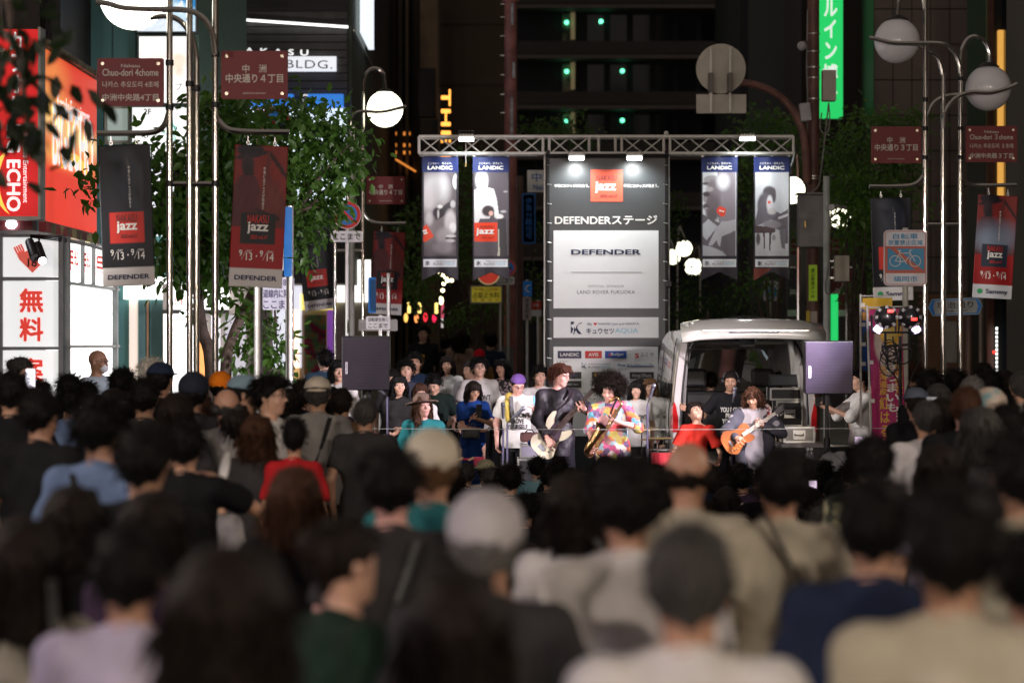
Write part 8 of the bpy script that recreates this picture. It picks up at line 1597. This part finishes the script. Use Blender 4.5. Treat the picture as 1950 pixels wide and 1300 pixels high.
# packed rows between the ones above
placed = [Vector(v[0].location[:2]) for v in INFO.values()]
USED = set()
def FLAB(key, d, x, seated):
    lm = (('under the red lettered panels', 110), ('under the pale poster column', 240), ('under the left chrome tubes', 350), ('under the left red banner', 480), ('under the leafy tree edge', 610), ('under the left loudspeaker', 720)) if not seated else (('below the blue dress', 900), ('below the purple cap', 985), ('below the bassist', 1065), ('below the saxophonist', 1165), ('below the cymbals', 1245), ('below the singer in red', 1330), ('below the guitarist', 1436), ('below the pale road case', 1520), ('below the plastic bag', 1640))
    if not seated and x > 1300: lm = (('under the bicycle sign', 1730), ('under the right chrome tubes', 1800), ('under the arrow ended board', 1870), ('under the dark glass shopfront', 1990))
    where = min(lm, key=lambda q: abs(q[1]-x))[0]; hs = {'short': 'short haired', 'bob': 'bob haired', 'short2': 'crop haired', 'parted': 'parted haired', 'shag': 'shaggy haired', 'sshort': 'short haired', 'sbob': 'bob haired'}[key]
    row = int(round((23.5-d)/.62))+1; base = '%s %s spectator %s, %s row from stage' % (hs, 'seated' if seated else 'standing', where, ['first','second','third','fourth','fifth','sixth','seventh','eighth','ninth','tenth','eleventh','twelfth','thirteenth','fourteenth','fifteenth','sixteenth','seventeenth','eighteenth','nineteenth','twentieth','twenty-first','twenty-second','twenty-third','twenty-fourth','twenty-fifth','twenty-sixth','twenty-seventh'][min(row-1, 26)])
    for a in ('', 'left most ', 'further right '):
        l = (a+base) if not a else base.replace(' spectator', ' spectator '+('on the left' if 'left' in a else 'on the right'))
        if l not in USED: break
    USED.add(l); return l
def filler(x0, x1, d, seated):
    X = PX(x0 + (x1-x0)*RNG.random(), d)
    if any((Vector((X, d))-p).length < (.46 if not seated else .5) for p in placed): return
    placed.append(Vector((X, d)))
    key = ['sshort','sbob','sshort'][RNG.integers(3)] if seated else ['short','bob','short2','parted','shag','short'][RNG.integers(6)]
    H0 = .96 if seated else 1.735; sc = RNG.uniform(.9, .98); ppm = FPX/d
    w = ppm*(.205 if key in ('bob','long','shag','sbob') else .195); yt = 650+(2-sc*H0)*ppm
    spectator(key, 975+X*ppm, yt, w, ['black','dark','black','darkgrey','dark'][RNG.integers(5)], 'warm', [bk_, ch_, gy_, nv_, wh_, pu_, dn_, kh_][RNG.integers(8)],
              FLAB(key, d, 975+X*ppm, seated), 180)
for d in np.arange(12.5, 23.6, .62):
    for _ in range(9): filler(800, 1600, d, True)
for d in np.arange(12.0, 21.5, .6):
    if d > 14.5: [filler(-60, 540 if d < 18.5 else 690, d, False) for _ in range(3)]
    for _ in range(4): filler(1760, 2020, d, False)
# things held or worn by the crowd
def near(lab): r, d, sc = INFO[lab]; return r.location, d, sc
L, d, sc = near('man in a beige cap and long grey shirt with a black shoulder strap'); strap('black strap across the back of the long grey shirt', [Vector((L.x+.10,d-.15,1.46)), Vector((L.x+.04,d-.20,1.25)), Vector((L.x-.04,d-.19,1.05)), Vector((L.x-.12,d-.17,.88))], M('strap_black',(.01,.01,.01)), .022, group='shoulder straps')
L, d, sc = near('man with black hair in a cream tee with a strap right of centre'); strap('black strap across the cream tee right of centre', [Vector((L.x-.07,d-.15,1.42)), Vector((L.x+.02,d-.17,1.25)), Vector((L.x+.12,d-.16,1.05))], M('strap_black',(.01,.01,.01)), .025, group='shoulder straps')
L, d, sc = near('person with a dark plum bob in a white shirt with a black strap'); strap('black strap on the shoulder of the white shirt beside the plum bob', [Vector((L.x+.06,d-.15,1.38)), Vector((L.x+.14,d-.17,1.25)), Vector((L.x+.20,d-.14,1.1))], M('strap_black',(.01,.01,.01)), .025, group='shoulder straps')
L, d, sc = near('person with dark brown hanging hair in a khaki tee at the left edge'); strap('dark strap over the khaki tee at the left edge', [Vector((L.x+.10,d-.13,1.42)), Vector((L.x+.12,d-.18,1.2)), Vector((L.x+.13,d-.17,1.0))], M('strap_black',(.01,.01,.01)), .012, group='shoulder straps')
def arm_only(): pass
scr = lit('phone_screen', (.85,.85,1), 1.6)
held('phone', 'bright phone held up at the left edge', 'phone', at(58,720,17), (.07,.01,.14), blackp, (R(-8),0,R(8)), scr, 'phones held up')
held('phone', 'lit phone raised by the floral shirt right of the stage', 'phone', at(1635,846,19.5), (.07,.01,.14), blackp, (R(-8),0,R(4)), lit('phone_screen2', (.75,.6,.8), .9), 'phones held up')
held('phone', 'small bright phone low in the seated crowd', 'phone', at(1548,930,20), (.07,.01,.14), blackp, (R(-8),0,R(-4)), lit('phone_screen2', (.75,.6,.8), .9), 'phones held up')
held('phone', 'phone with a silver case held beside the grey blue cap', 'phone', at(1774,775,17.5), (.075,.02,.15), M('phone_silver',(.45,.5,.6),.25,.3), (R(-8),0,R(-14)), None, 'phones held up')
def fan(label, c, w, h, rot, mat):
    T_ = thing('hand_fan', label, 'fan', c, 'paper hand fans'); m = Matrix.Translation(c) @ Euler(rot).to_matrix().to_4x4(); MB().prism(ngon(h, 28, w), m @ Matrix.Rotation(R(90),4,'X'), .003).obj('leaf', mat, T_); MB().tube([m @ Vector((0,0,-h*.9)), m @ Vector((0,0,-h*1.7))], .008, 6).obj('handle', mat, T_)
fm_ = M('fan_white', (.7,.7,.68), .6)
fan('white hand fan seen edge on near the red top', at(563,855,14.0), .018, .075, (0,R(32),0), fm_); fan('grey white hand fan held by the chestnut bob woman', at(427,893,11.9), .022, .088, (0,R(12),0), fm_)
# bare arms: one more spectator whose arms reach up, seen mostly as arms
def armed(label, x, yt, w, hc, tc_, A, B, sk='warm', rz=180, **kk):
    ppm = w/.195; d = FPX/ppm; h = 2-(yt-650)/ppm; k = person(label, loc=(PX(x,d), d, 0), h=h, rz=rz, hair='short', hcol=hc, skin=sk, top=tc_, vox=.012, face=False, armA=A, armB=B, group='spectators watching the stage', **kk); return k, d
armed('person in black clapping with raised forearms left of the chestnut bob', 352, 812, 78, 'black', bk_, (.02,-.30,.02), (-.02,-.24,.10), poleA=(-.9,-.4,-.6), poleB=(.9,-.2,-.8), curlA=.3, curlB=.3)
armed('person in striped white raising one hand before the chrome tubes', 392, 905, 74, 'dark', cloth('crowd_stripe',(.35,.33,.34)), (.05,-.1,-.45), (-.03,-.22,.16), poleB=(.5,-.4,-.8), curlB=.9)

for lab, sidex in (('man with greying brown hair in a black shirt at the left edge', 1), ('person with full black hair and mask in a denim blue shirt', -1), ('black haired near head in a navy top', 1), ('large near head with close grey brown hair in a white tee', -1), ('man with short black hair in a charcoal tee at centre left', 1)):
    L, d, sc = near(lab)
    if 'denim' in lab or 'charcoal' in lab or 'greying' in lab: strap('slim bag strap over the back of the ' + lab.split(' in a ')[0].split(' and ')[0], [Vector((L.x+.09*sidex,d-.12,1.44*sc)), Vector((L.x+.03*sidex,d-.185,1.25*sc)), Vector((L.x-.07*sidex,d-.18,1.02*sc))], M('strap_black',(.01,.01,.01)), .014, group='shoulder straps')
